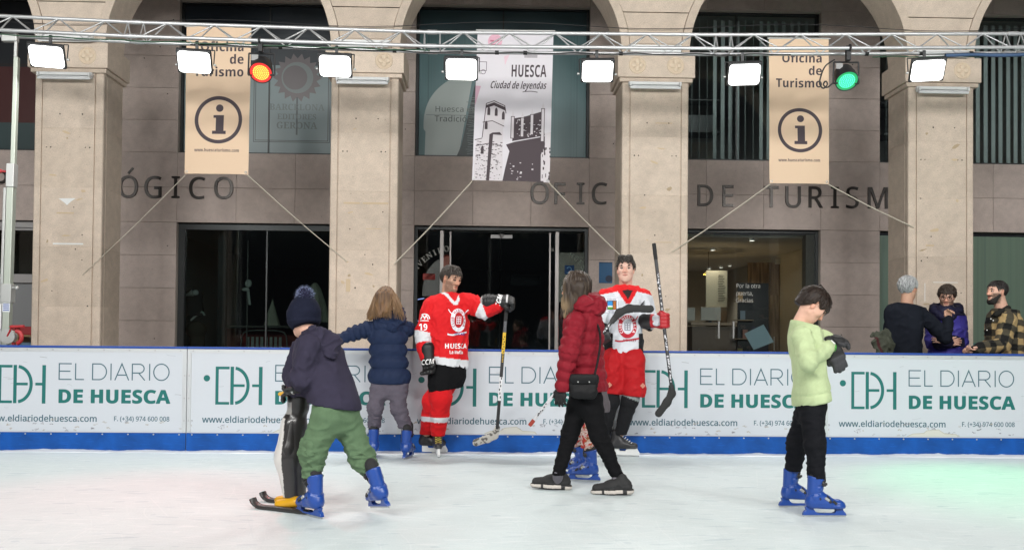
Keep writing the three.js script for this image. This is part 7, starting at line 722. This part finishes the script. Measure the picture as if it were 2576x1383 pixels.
// ---------------------------------------------------------------- woman walking in a dark red quilted coat
{ const nf = G(1545, 1244), ff = G(1390, 1231), ctx = person('person', 'woman in a dark red quilted coat and black leggings walking with a black shoulder bag', V((nf.x + ff.x) / 2, 0, (nf.z + ff.z) / 2), (nf.z + ff.z) / 2), { J } = ctx, D = V(-0.88, 0, -0.47), n = D.toArray();
  const hM = basis(V(-0.85, -0.06, -0.5), V(0, 1, 0), J(1449, 728), 0.97), neck = J(1466, 772), hd = headSkin(hM, neck, { skin: SK.fair, neckR: 0.048 });
  const chest = J(1467, 830), hip = J(1474, 960), sA = J(1450, 806, 0.16), eA = J(1432, 882, 0.2), wA = J(1416, 968, 0.16), sB = J(1480, 806, -0.14), eB = J(1490, 890, -0.18), wB = J(1480, 960, -0.15), kA = J(1434, 1090, -0.06), aA = J(1406, 1184, -0.02), kB = J(1506, 1092, 0.08), aB = J(1550, 1184, 0.08);
  ctx.put('body', bodyMesh(ctx, [C(chest, hip, 0.1, 0.1), C(chest, neck, 0.07, 0.045), C(sA, eA, 0.04, 0.034), C(eA, wA, 0.034, 0.024), C(sB, eB, 0.04, 0.034), C(eB, wB, 0.034, 0.024), C(hip, kA, 0.06, 0.04), C(kA, aA, 0.034, 0.026), C(hip, kB, 0.06, 0.04), C(kB, aB, 0.034, 0.026)], hd, SK.fair), skinMat); eyes(ctx, hM, { skin: SK.fair });
  { const g = []; for (const s of [-1, 1]) g.push(new THREE.TorusGeometry(0.02, 0.002, 6, 20).translate(s * 0.03, 0.012, 0.097), rod(V(s * 0.05, 0.014, 0.094), V(s * 0.08, 0.012, -0.005), 0.002, 5)); g.push(rod(V(-0.01, 0.014, 0.1), V(0.01, 0.014, 0.1), 0.002, 5)); ctx.put('glasses', merge(g).applyMatrix4(hM), std([0.5, 0.5, 0.5], 0.3, { metalness: 0.6 })); }
  const cc = [0.22, 0.014, 0.024], q0 = [836, 866, 895, 925, 955, 986].map((v) => J(1470, v).y), quilt = (y) => { let m = 1; for (const q of q0) m = Math.min(m, Math.abs(y - q) / 0.045); return -0.026 * Math.pow(clamp(m), 0.45) + 0.018; };
  const coat = ctx.put('quilted_coat', solid([C(chest, hip, 0.165, 0.165, { n, q: 0.84 }), C(J(1466, 806), chest, 0.14, 0.165, { n, q: 0.8 }), C(neck, J(1467, 812), 0.07, 0.12), C(hip, J(1478, 1000), 0.165, 0.17, { n, q: 0.88 }), C(sA, eA, 0.078, 0.07, { id: 1, k: 0.02 }), C(eA, wA, 0.07, 0.055, { id: 2, k: 0.02 }), C(sB, eB, 0.075, 0.07, { id: 1 }), C(eB, wB, 0.068, 0.055, { id: 2 })], { cell: 0.009, k: 0.04, disp: (x, y, z, f) => { const t = (f.t * 3.4) % 1; return (f.id ? -0.02 * Math.pow(Math.min(t, 1 - t) * 2, 0.5) + 0.013 : quilt(y)) + folds(0.006, 18, 12, 18, 4)(x, y, z); }, cuts: [[J(1478, 984), V(0, -1, 0)], [neck.clone().add(V(0, 0.03, 0)), V(0, 1, 0)]] }), cloth(cc, 0.6, 0.35));
  ctx.put('hood', solid([C(J(1472, 762, 0.1), J(1504, 768, 0.06), 0.055, 0.055), C(J(1504, 768, 0.06), J(1506, 764, -0.1), 0.055, 0.05), C(J(1462, 774, 0.1), J(1498, 782, 0.08), 0.05, 0.04), C(J(1480, 752, 0.02), J(1498, 752, 0.0), 0.05, 0.05)], { cell: 0.008, k: 0.04, disp: folds(0.012, 14, 20, 14, 16) }), cloth(cc, 0.6, 0.35), coat);
  ctx.put('leggings', solid([C(hip, J(1474, 1000), 0.125, 0.13, { n, q: 0.85 }), C(J(1460, 1005, -0.03), kA, 0.09, 0.064), C(kA, J(1404, 1192, -0.02), 0.064, 0.044), C(J(1484, 1005, 0.04), kB, 0.092, 0.066), C(kB, J(1552, 1194, 0.08), 0.066, 0.044)], { cell: 0.009, k: 0.03, disp: (x, y, z) => folds(0.005, 9, 14, 9, 81)(x, y, z) + folds(0.006, 12, 34, 12, 8)(x, y, z) * sst(0.55, 0.3, y), cuts: [[J(1478, 1197), V(0, -1, 0)]] }), cloth([0.007, 0.007, 0.008], 0.9));
  for (const [a, b] of [[J(1404, 1188, -0.02), V(ff.x + 0.035, 0.06, ff.z)], [J(1552, 1190, 0.08), V(nf.x + 0.02, 0.06, nf.z)]]) ctx.put('sock', solid([C(a, b, 0.04, 0.038)], { cell: 0.008 }), cloth([0.16, 0.15, 0.17]));
  const shoe = (M) => { const g = new THREE.Group(); g.name = 'sneaker'; ctx.root.add(g); g.applyMatrix4(new THREE.Matrix4().makeTranslation(-ctx.base.x, 0, -ctx.base.z).multiply(M)); const cut = [[[0, 0.036, 0], [0, -1, 0]]];
    part(g, 'upper', solid2('upper', () => solid([C([-0.06, 0.06, 0], [0.05, 0.058, 0], 0.042, 0.042), C([0.05, 0.055, 0], [0.155, 0.05, 0.004], 0.042, 0.032), C([-0.045, 0.07, 0], [-0.03, 0.112, 0], 0.04, 0.04), C([-0.02, 0.09, 0], [0.05, 0.07, 0], 0.036, 0.032)], { cell: 0.006, k: 0.03, cuts: cut, disp: (x, y, z) => (Math.abs(y - 0.06 + x * 0.15) < 0.004 ? 0.003 : 0) + folds(0.002, 30, 30, 30, 1)(x, y, z) })), std([0.016, 0.016, 0.017], 0.75));
    part(g, 'sole', solid2('sole', () => solid([C([-0.07, 0.024, 0], [0.05, 0.022, 0], 0.046, 0.045, { n: [0, 1, 0], q: 0.6 }), C([0.05, 0.022, 0], [0.165, 0.026, 0.004], 0.045, 0.036, { n: [0, 1, 0], q: 0.6 })], { cell: 0.006, k: 0.02, cuts: [[[0, 0.001, 0], [0, -1, 0]], [[0, 0.044, 0], [0, 1, 0]]], col: (x, y) => { const a = (x > -0.03 && x < 0.1 && y > 0.012 && y < 0.038 + 0.0) || (x > 0.118 && y > 0.012 && y < 0.036) || (x < -0.06 && y < 0.03); return a ? [0.5, 0.46, 0.42] : [0.02, 0.02, 0.021]; } })), new THREE.MeshStandardMaterial({ vertexColors: true, roughness: 0.7 }));
    for (let i = 0; i < 4; i++) part(g, 'lace', tube([V(0.01 + i * 0.022, 0.112 - i * 0.009, -0.022), V(0.016 + i * 0.022, 0.12 - i * 0.0095, 0), V(0.01 + i * 0.022, 0.112 - i * 0.009, 0.022)], 0.004, 8, 5), blackPlastic); };
  shoe(footM(V(nf.x + 0.03, 0, nf.z), Math.PI + 0.12, -0.05)); shoe(footM(V(ff.x + 0.03, 0, ff.z), Math.PI + 0.1, 0.03));
  ctx.put('glove', gloveGeo(frameOf(J(1413, 972, 0.16), V(-1, -0.1, -0.5), V(-0.12, -1, 0)), 1.0, 0.35, 1.15), new THREE.MeshStandardMaterial({ vertexColors: true, roughness: 0.85 }));
  { const r = rng(41), list = [], R = (a, b) => a + (b - a) * r(); ctx.put('hair', solid([C([0, 0.036, -0.018], [0, 0.034, 0.006], 0.106, 0.098, { n: [1, 0, 0], q: 0.92 }), C([0.06, 0.02, -0.02], [0.075, -0.16, 0.01], 0.055, 0.04), C([0.05, 0.0, -0.06], [0.05, -0.15, -0.06], 0.06, 0.04), C([-0.05, 0.0, -0.04], [-0.06, -0.14, -0.03], 0.06, 0.04), C([0.075, -0.08, 0.02], [0.09, -0.2, 0.05], 0.04, 0.022), C([0.078, 0.03, 0.035], [0.085, -0.12, 0.06], 0.03, 0.028)], { cell: 0.006, k: 0.03, frame: hM, extra: (x, y, z, d) => Math.max(d, z > 0.05 && y < 0.06 && Math.abs(x) < 0.06 ? (0.06 - y) * 0.6 : d), disp: (x, y, z) => 0.009 * noise(x * 70 + noise(y * 8, 1, 2), y * 8, z * 75), col: (x, y, z) => { const k = clamp(0.5 + noise(x * 70, y * 5, z * 70)), e = sst(-0.03, -0.14, y) * sst(-0.03, 0.05, z) + 0.7 * sst(0.03, 0.07, z) * k; return [mix(0.028, 0.27, clamp(k * 0.12 + e * 0.75)), mix(0.02, 0.19, clamp(k * 0.12 + e * 0.75)), mix(0.017, 0.11, clamp(k * 0.12 + e * 0.75))]; } }), hairVC);
    for (let i = 0; i < 240; i++) { const a = R(-0.5, 2.7), x0 = Math.sin(a) * 0.098, z0 = Math.cos(a) * -0.09 - 0.01, len = R(0.15, 0.22); list.push([V(x0 * 0.5, R(0.11, 0.14), z0 * 0.5), V(x0 * 1.05, R(0.04, 0.08), z0 * 1.06), V(x0 * 1.1, -0.06, z0 * 1.06 + 0.01), V(x0 * 1.1 + R(-0.02, 0.02), -len, z0 + R(0.0, 0.05))].map((p) => p.applyMatrix4(hM))); } ctx.put('hair_strands', strands(list, 0.0032, 0.0012), std([0.07, 0.05, 0.038], 0.5)); }
  // bag
  const b0 = J(1466, 972, 0.2), t = thing('shoulder_bag', 'black shoulder bag with a thin strap hanging at the hip of the woman in red', 'bag', b0), lp = (u, v, dz) => J(u, v, dz).sub(b0); const bm = phy([0.008, 0.008, 0.009], 0.6, { specularIntensity: 0.4 });
  part(t, 'bag_body', solid([C(lp(1448, 960, 0.19), lp(1488, 958, 0.2), 0.052, 0.052, { n: [0, 0, 1], q: 0.5 }), C(lp(1450, 984, 0.2), lp(1486, 986, 0.21), 0.054, 0.05, { n: [0, 0, 1], q: 0.55 })], { cell: 0.007, k: 0.03, disp: folds(0.004, 20, 20, 20, 3), cuts: [[lp(1466, 940, 0.2), V(0.02, 1, 0)]] }), bm); part(t, 'flap', solid([C(V(-0.06, 0.055, 0.016), V(0.07, 0.057, 0.02), 0.044, 0.044, { n: [0, 0, 1], q: 0.5 })], { cell: 0.007, k: 0.02, cuts: [[V(0, 0.09, 0), V(0, 1, 0)]] }), bm); for (const s of [-0.04, 0.04]) part(t, 'stud', cyl(0.005, 0.005, 0.006, 8).rotateX(Math.PI / 2), steel, V(s, 0.035, 0.053));
  part(t, 'strap', tube([lp(1495, 946, 0.22), lp(1505, 900, 0.2), lp(1510, 850, 0.17), lp(1500, 812, 0.1), lp(1482, 800, 0.03)], 0.0085, 40, 6), bm);
}
// ---------------------------------------------------------------- child hidden behind the woman
{ const f1 = G(1476, 1210), f2 = G(1450, 1196), ctx = person('person', 'small child in flowered leggings and a red coat mostly hidden behind the woman', V((f1.x + f2.x) / 2, 0, (f1.z + f2.z) / 2), f1.z), { J } = ctx, n = [1, 0, 0];
  const hM = basis(V(-0.9, -0.1, 0.2), V(0, 1, 0), J(1468, 842), 0.88), neck = J(1472, 882), hd = headSkin(hM, neck, { skin: SK.fair, neckR: 0.042 }), chest = J(1480, 920), hip = J(1484, 1000), k1 = J(1480, 1075, 0.04), a1 = V(f1.x, 0.24, f1.z), k2 = J(1464, 1072, -0.1), a2 = V(f2.x, 0.24, f2.z), sA = J(1482, 900, 0.1), eA = J(1472, 950, 0.12), wA = J(1440, 985, 0.1), sB = J(1482, 900, -0.1), eB = J(1480, 950, -0.12), wB = J(1462, 985, -0.1);
  ctx.put('body', bodyMesh(ctx, [C(chest, hip, 0.08, 0.08), C(chest, neck, 0.06, 0.04), C(hip, k1, 0.055, 0.04), C(k1, a1, 0.036, 0.03), C(hip, k2, 0.055, 0.04), C(k2, a2, 0.036, 0.03), C(sA, eA, 0.03, 0.026), C(eA, wA, 0.026, 0.02), C(sB, eB, 0.03, 0.026), C(eB, wB, 0.026, 0.02)], hd, SK.fair), skinMat); eyes(ctx, hM, { skin: SK.fair });
  { const ho = { thick: 0.016, col: [0.05, 0.03, 0.02], line: stdLine(0.06, 0.0, -0.06) }; ctx.put('hair', shortHair(hM, ho), hairVC); ctx.put('hair_strands', hairTufts(hM, { ...ho, seed: 6 }), std(ho.strand ?? ho.col2 ?? ho.col, 0.5)); }
  ctx.put('coat', solid([C(chest, hip, 0.13, 0.14, { n, q: 0.85 }), C(neck, chest, 0.06, 0.12), C(sA, eA, 0.055, 0.05), C(eA, wA, 0.05, 0.042), C(sB, eB, 0.055, 0.05), C(eB, wB, 0.05, 0.042)], { cell: 0.011, k: 0.04, disp: folds(0.008, 10, 14, 10, 91), cuts: [[J(1480, 984), V(0, -1, 0)]] }), cloth([0.36, 0.05, 0.07], 0.7));
  ctx.put('skirt', solid([C(J(1486, 975), J(1494, 1022), 0.13, 0.14, { n, q: 0.9 })], { cell: 0.01, disp: folds(0.008, 18, 6, 18, 92), cuts: [[J(1490, 1036), V(0, -1, 0)]] }), cloth([0.12, 0.105, 0.115], 0.9));
  const flower = (x, y, z) => { const a = noise(x * 38, y * 38, z * 38), b = noise(x * 55 + 9, y * 55, z * 55); return a > 0.14 ? [0.42, 0.04, 0.03] : b > 0.22 ? [0.3, 0.14, 0.06] : b < -0.25 ? [0.55, 0.3, 0.28] : [0.62, 0.5, 0.46]; };
  ctx.put('leggings', solid([C(hip, k1, 0.085, 0.062), C(k1, a1, 0.06, 0.05), C(hip, k2, 0.085, 0.062), C(k2, a2, 0.06, 0.05)], { cell: 0.008, k: 0.03, disp: folds(0.007, 10, 24, 10, 95), cuts: [[V(0, 0.26, 0), V(0, -1, 0)]], col: flower }), clothVC(0.9));
  rentalSkate(ctx, footM(f1, Math.PI + 0.25), 0.9); rentalSkate(ctx, footM(f2, Math.PI + 0.3), 0.9); }
// ---------------------------------------------------------------- spectators behind the boards
{ const z = -0.55, b = W(2282, 886, z), ctx = person('person', 'grey-haired man in a black sweater seen from behind, gesturing with one hand', V(b.x, -0.03, z), z), { J } = ctx, D = V(0.75, 0, -0.65), n = D.toArray();
  const hM = basis(V(0.8, -0.05, -0.6), V(-0.04, 1, 0), J(2285, 726), 0.99), neck = J(2282, 768, 0), hd = headSkin(hM, neck, { skin: SK.tan, neckR: 0.058 }), chest = J(2277, 815), hip = J(2279, 900), sA = J(2310, 782, 0.02), eA = J(2378, 848, 0.05), wA = J(2386, 806, 0.02), sB = J(2246, 784, 0.0), eB = J(2240, 860, -0.05), wB = J(2250, 920, -0.08);
  const hm = frameOf(J(2387, 806, 0.02), V(-1, 0.15, 0.2), V(0.05, 1, -0.1)), hand = solid(handPrims(1.0, [1.15, 1.1, 1.0, 0.75], { mid: [0.042, 0.055, -0.002], tip: [0.043, 0.098, 0.0] }), { cell: 0.0045, k: 0.012, frame: hm, margin: 0.01, slack: 0.006, col: () => SK.tan }), hand2 = solid(handPrims(1.0, 0.4), { cell: 0.007, k: 0.012, frame: frameOf(wB, V(1, 0, 0), V(0, -1, 0)), col: () => SK.tan });
  const foot = (x) => C(V(b.x + x, 0.03, z + 0.02), V(b.x + x + 0.06, 0.01, z - 0.1), 0.05, 0.04);
  const legs = [C(hip, V(b.x - 0.09, 0.5, z), 0.08, 0.055), C(V(b.x - 0.09, 0.5, z), V(b.x - 0.1, 0.05, z), 0.055, 0.04), C(hip, V(b.x + 0.09, 0.5, z), 0.08, 0.055), C(V(b.x + 0.09, 0.5, z), V(b.x + 0.1, 0.05, z), 0.055, 0.04)];
  ctx.put('body', addSkin([bodyMesh(ctx, [C(chest, hip, 0.12, 0.11), C(chest, neck, 0.09, 0.055), C(sA, eA, 0.04, 0.036), C(eA, wA, 0.036, 0.027), C(sB, eB, 0.04, 0.036), C(eB, wB, 0.036, 0.027), ...legs], hd, SK.tan), hand, hand2]), skinMat); eyes(ctx, hM, { skin: SK.tan });
  { const ho = { thick: 0.018, rough: 0.01, curl: 0.5, col: [0.13, 0.132, 0.135], col2: [0.42, 0.43, 0.44], line: (z_, x) => z_ > 0.02 ? mix(0.0, 0.06, sst(0.03, 0.07, z_)) : x > 0.06 ? mix(-0.05, 0.03, sst(-0.06, 0.0, z_)) : mix(-0.075, -0.03, sst(-0.06, 0.0, z_)) }; ctx.put('hair', shortHair(hM, ho), hairVC); ctx.put('hair_strands', hairTufts(hM, { ...ho, seed: 4 }), std(ho.strand ?? ho.col2 ?? ho.col, 0.5)); }
  ctx.put('sweater', solid([C(chest, hip, 0.18, 0.165, { n, q: 0.72 }), C(J(2279, 785), chest, 0.16, 0.18, { n, q: 0.7 }), C(neck, J(2280, 786), 0.066, 0.12), C(sA, eA, 0.08, 0.072, { k: 0.03 }), C(eA, wA, 0.07, 0.052, { k: 0.02 }), C(sB, eB, 0.08, 0.07, { k: 0.03 }), C(eB, wB, 0.068, 0.05)], { cell: 0.01, k: 0.04, disp: (x, y, z_) => folds(0.011, 9, 10, 9, 101)(x, y, z_), cuts: [[J(2280, 905), V(0, -1, 0)], [neck.clone().add(V(0, 0.012, 0)), V(0.2, 1, 0)]] }), cloth([0.01, 0.012, 0.018], 0.9));
  ctx.put('trousers', solid(legs.map((p) => ({ ...p, ra: p.ra + 0.03, rb: p.rb + 0.03 })), { cell: 0.014, k: 0.03, disp: folds(0.008, 9, 12, 9, 104) }), cloth([0.02, 0.022, 0.03])); for (const s of [-0.1, 0.1]) ctx.put('shoe', solid([foot(s)], { cell: 0.01, cuts: [[V(0, -0.028, 0), V(0, -1, 0)]] }), blackPlastic);
  const p = J(2212, 862, 0.05), t = thing('carried_jacket', 'olive jacket with dark red lining bunched at the side of the grey-haired man', 'jacket', p), q = (u, v, dz) => J(u, v, dz).sub(p); part(t, 'jacket_cloth', solid([C(q(2196, 843, 0.03), q(2236, 836, 0.0), 0.022, 0.045, { n: [0.2, 0.1, 0.97], q: 0.5 }), C(q(2208, 862, 0.05), q(2236, 862, 0.02), 0.06, 0.08, { n: [0.2, 0.1, 0.97], q: 0.5 }), C(q(2218, 884, 0.05), q(2236, 900, 0.02), 0.06, 0.07, { n: [0.2, 0.1, 0.97], q: 0.5 })], { cell: 0.008, k: 0.03, disp: folds(0.016, 16, 9, 16, 3), col: (x, y, z_) => (Math.abs(x + y * 0.35 + 0.02 + 0.02 * noise(y * 12, 3, 1)) < 0.016 && y < 0.06 ? [0.05, 0.012, 0.014] : [0.05, 0.055, 0.04]) }), clothVC(0.7)); }
{ const z = -1.05, b = W(2382, 886, z), ctx = person('person', 'man with glasses and short beard in a blue rain jacket with his arms crossed', V(b.x, -0.03, z), z), { J } = ctx, n = [-0.3, 0, 0.95];
  const hM = basis(V(-0.5, -0.3, 0.82), V(-0.05, 1, 0.2), J(2383, 747), 0.97), neck = J(2386, 786, -0.03), hd = headSkin(hM, neck, { skin: SK.fair, beard: 1, beardCol: [0.022, 0.014, 0.01], neckR: 0.056 }), chest = J(2381, 830), hip = J(2380, 910), sA = J(2350, 800), eA = J(2346, 862, 0.05), wA = J(2386, 862, 0.2), sB = J(2412, 800), eB = J(2418, 862, 0.05), wB = J(2376, 856, 0.2);
  const legs = [C(hip, V(b.x - 0.09, 0.5, z), 0.08, 0.055), C(V(b.x - 0.09, 0.5, z), V(b.x - 0.1, 0.05, z), 0.055, 0.04), C(hip, V(b.x + 0.09, 0.5, z), 0.08, 0.055), C(V(b.x + 0.09, 0.5, z), V(b.x + 0.1, 0.05, z), 0.055, 0.04)], hs = [[wA, V(0.9, 0.1, 0.2)], [wB, V(-0.9, 0.1, 0.2)]].map(([p, d]) => solid(handPrims(0.95, 0.5), { cell: 0.006, k: 0.012, frame: frameOf(p, V(0, 1, 0), d), col: () => SK.fair }));
  ctx.put('body', addSkin([bodyMesh(ctx, [C(chest, hip, 0.12, 0.11), C(chest, neck, 0.09, 0.055), C(sA, eA, 0.04, 0.036), C(eA, wA, 0.036, 0.027), C(sB, eB, 0.04, 0.036), C(eB, wB, 0.036, 0.027), ...legs], hd, SK.fair), ...hs]), skinMat); eyes(ctx, hM, { skin: SK.fair, look: [0, -0.3] });
  { const ho = { thick: 0.024, rough: 0.01, col: [0.016, 0.011, 0.009], col2: [0.05, 0.035, 0.028], line: (z_, x) => z_ > 0.03 ? mix(0.0, 0.062, sst(0.03, 0.07, z_)) : x > 0.06 ? mix(-0.04, 0.03, sst(-0.06, 0.0, z_)) : mix(-0.07, -0.03, sst(-0.06, 0.0, z_)), tufts: [C([-0.04, 0.115, 0.04], [0.05, 0.11, 0.04], 0.035, 0.03)] }; ctx.put('hair', shortHair(hM, ho), hairVC); ctx.put('hair_strands', hairTufts(hM, { ...ho, seed: 5 }), std(ho.strand ?? ho.col2 ?? ho.col, 0.5)); }
  { const g = []; for (const s of [-1, 1]) { g.push(new THREE.TorusGeometry(0.021, 0.0032, 6, 20).scale(1.1, 0.85, 1).translate(s * 0.031, 0.011, 0.1), rod(V(s * 0.052, 0.014, 0.097), V(s * 0.085, 0.012, -0.005), 0.0028, 5)); } g.push(rod(V(-0.01, 0.014, 0.102), V(0.01, 0.014, 0.102), 0.003, 5)); ctx.put('glasses', merge(g).applyMatrix4(hM), std([0.03, 0.012, 0.01], 0.3)); }
  const blue = [0.05, 0.042, 0.27], nav = [0.014, 0.014, 0.035], yk = J(2381, 796).y, lo = J(2381, 845).y;
  const jk = ctx.put('rain_jacket', solid([C(chest, hip, 0.185, 0.175, { n, q: 0.75 }), C(J(2382, 804), chest, 0.17, 0.185, { n, q: 0.72 }), C(neck, J(2383, 804), 0.08, 0.14), C(sA, eA, 0.085, 0.076, { id: 1, k: 0.03 }), C(eA, wA, 0.07, 0.055, { id: 2, k: 0.02 }), C(sB, eB, 0.085, 0.076, { id: 1, k: 0.03 }), C(eB, wB, 0.07, 0.055, { id: 2, k: 0.02 })], { cell: 0.009, k: 0.035, disp: (x, y, z_) => folds(0.012, 9, 14, 9, 111)(x, y, z_), cuts: [[J(2380, 930), V(0, -1, 0)]], col: (x, y, z_, f) => (y > yk + 0.01 ? nav : f.id === 2 ? nav : blue) }), clothVC(0.5, 0.4));
  ctx.put('hood', solid([C(J(2352, 782, 0.05), J(2350, 776, -0.1), 0.045, 0.05), C(J(2352, 782, 0.05), J(2372, 800, 0.16), 0.045, 0.03), C(J(2412, 782, 0.03), J(2410, 778, -0.12), 0.05, 0.05), C(J(2412, 782, 0.03), J(2394, 800, 0.15), 0.045, 0.03), C(J(2352, 774, -0.12), J(2410, 774, -0.14), 0.055, 0.055)], { cell: 0.009, k: 0.03, disp: folds(0.01, 14, 18, 14, 114) }), cloth(nav, 0.6), jk);
  ctx.put('trousers', solid(legs.map((p) => ({ ...p, ra: p.ra + 0.03, rb: p.rb + 0.03 })), { cell: 0.014, k: 0.03 }), cloth([0.02, 0.022, 0.03])); for (const s of [-0.1, 0.1]) ctx.put('shoe', solid([C(V(b.x + s, 0.03, z), V(b.x + s * 1.2, 0.01, z + 0.12), 0.05, 0.04)], { cell: 0.01, cuts: [[V(0, -0.028, 0), V(0, -1, 0)]] }), blackPlastic); }
{ const z = -0.5, b = W(2535, 886, z), ctx = person('person', 'man with a full dark beard in a black and tan checked overshirt', V(b.x, -0.03, z), z), { J } = ctx, D = V(-0.88, 0, 0.47), n = D.toArray();
  const hM = basis(V(-0.99, 0.02, 0.1), V(0.02, 1, 0), J(2510, 736), 0.99), neck = J(2523, 782), hd = headSkin(hM, neck, { skin: SK.fair, beard: 1, beardCol: [0.016, 0.012, 0.01], neckR: 0.06 }), chest = J(2528, 830), hip = J(2534, 905), sA = J(2538, 806, 0.16), eA = J(2522, 868, 0.22), wA = J(2462, 876, 0.3), sB = J(2512, 806, -0.16), eB = J(2494, 868, -0.1), wB = J(2452, 884, 0.06);
  const legs = [C(hip, V(b.x - 0.03, 0.5, z - 0.09), 0.08, 0.055), C(V(b.x - 0.03, 0.5, z - 0.09), V(b.x, 0.05, z - 0.1), 0.055, 0.04), C(hip, V(b.x - 0.03, 0.5, z + 0.07), 0.08, 0.055), C(V(b.x - 0.03, 0.5, z + 0.07), V(b.x, 0.05, z + 0.08), 0.055, 0.04)], hs = [[wA, V(-0.9, -0.25, 0.1)], [wB, V(-0.9, -0.2, 0.2)]].map(([p, d]) => solid(handPrims(0.95, 0.7), { cell: 0.006, k: 0.012, frame: frameOf(p, V(0, 0.2, 1), d), col: () => SK.fair }));
  ctx.put('body', addSkin([bodyMesh(ctx, [C(chest, hip, 0.12, 0.11), C(chest, neck, 0.09, 0.055), C(sA, eA, 0.04, 0.036), C(eA, wA, 0.036, 0.027), C(sB, eB, 0.04, 0.036), C(eB, wB, 0.036, 0.027), ...legs], hd, SK.fair), ...hs]), skinMat); eyes(ctx, hM, { skin: SK.fair });
  { const ho = { thick: 0.008, rough: 0.004, col: [0.012, 0.01, 0.01], col2: [0.03, 0.026, 0.025], line: (z_, x) => z_ > 0.03 ? mix(-0.005, 0.066, sst(0.03, 0.06, z_)) : x > 0.062 ? mix(-0.05, 0.032, sst(-0.05, 0.0, z_)) : mix(-0.075, -0.03, sst(-0.06, 0.0, z_)) }; ctx.put('hair', shortHair(hM, ho), hairVC); ctx.put('hair_strands', hairTufts(hM, { ...ho, seed: 6 }), std(ho.strand ?? ho.col2 ?? ho.col, 0.5)); }
  ctx.put('beard', solid([C([0.052, -0.035, 0.02], [0.03, -0.09, 0.058], 0.026, 0.03), C([-0.052, -0.035, 0.02], [-0.03, -0.09, 0.058], 0.026, 0.03), C([-0.02, -0.1, 0.066], [0.02, -0.1, 0.066], 0.032, 0.032), C([-0.024, -0.038, 0.088], [0.024, -0.038, 0.088], 0.009, 0.009)], { cell: 0.004, k: 0.02, frame: hM, disp: (x, y, z_) => 0.004 * noise(x * 160, y * 90, z_ * 160) }), std([0.012, 0.009, 0.008], 0.85));
  const sq = 0.066, plaid = (x, y, z_, f) => { const pr = f.prims[f.i], l = Math.hypot(pr.bx, pr.by), s = f.id ? ((x - pr.a[0]) * pr.by - (y - pr.a[1]) * pr.bx) / l : x + 0.5 * z_, a = f.id ? f.t * l + f.id * 0.2 : y + x * 0.12, i = Math.floor(s / sq + 40), j = Math.floor(a / sq + 40); return i % 2 && j % 2 ? [0.36, 0.255, 0.12] : i % 2 || j % 2 ? [0.06, 0.052, 0.036] : [0.010, 0.010, 0.010]; };
  const shirt = ctx.put('checked_overshirt', solid([C(chest, hip, 0.19, 0.185, { n, q: 0.8 }), C(J(2526, 802), chest, 0.17, 0.19, { n, q: 0.75 }), C(neck, J(2526, 804), 0.075, 0.14), C(sA, eA, 0.088, 0.078, { id: 1, k: 0.025 }), C(eA, wA, 0.076, 0.056, { id: 2, k: 0.02 }), C(sB, eB, 0.085, 0.076, { id: 1, k: 0.025 }), C(eB, wB, 0.072, 0.055, { id: 2, k: 0.02 })], { cell: 0.008, k: 0.035, disp: folds(0.011, 9, 11, 9, 121), cuts: [[J(2530, 940), V(0, -1, 0)], [neck.clone().add(V(0, 0.02, 0)), V(0.1, 1, 0)]], col: plaid }), clothVC(0.9));
  ctx.put('collar', solid([C(J(2508, 790, 0.1), J(2536, 776, 0.06), 0.028, 0.03), C(J(2536, 776, 0.06), J(2534, 776, -0.08), 0.03, 0.03), C(J(2500, 796, 0.0), J(2508, 790, 0.1), 0.025, 0.028)], { cell: 0.008, k: 0.02 }), cloth([0.02, 0.02, 0.018]), shirt); for (const [u, v] of [[2494, 802], [2484, 830], [2500, 806]]) ctx.put('button', new THREE.SphereGeometry(0.007, 8, 6).translate(...J(u, v, 0.17).toArray()), whitePaint, shirt);
  ctx.put('trousers', solid(legs.map((p) => ({ ...p, ra: p.ra + 0.03, rb: p.rb + 0.03 })), { cell: 0.014, k: 0.03 }), cloth([0.02, 0.022, 0.03])); for (const s of [-0.1, 0.08]) ctx.put('shoe', solid([C(V(b.x, 0.03, z + s), V(b.x - 0.12, 0.01, z + s), 0.05, 0.04)], { cell: 0.01, cuts: [[V(0, -0.028, 0), V(0, -1, 0)]] }), blackPlastic); }
scene.traverse((o) => { if (o.isMesh) o.castShadow = o.receiveShadow = true; });
renderer.render(scene, camera);
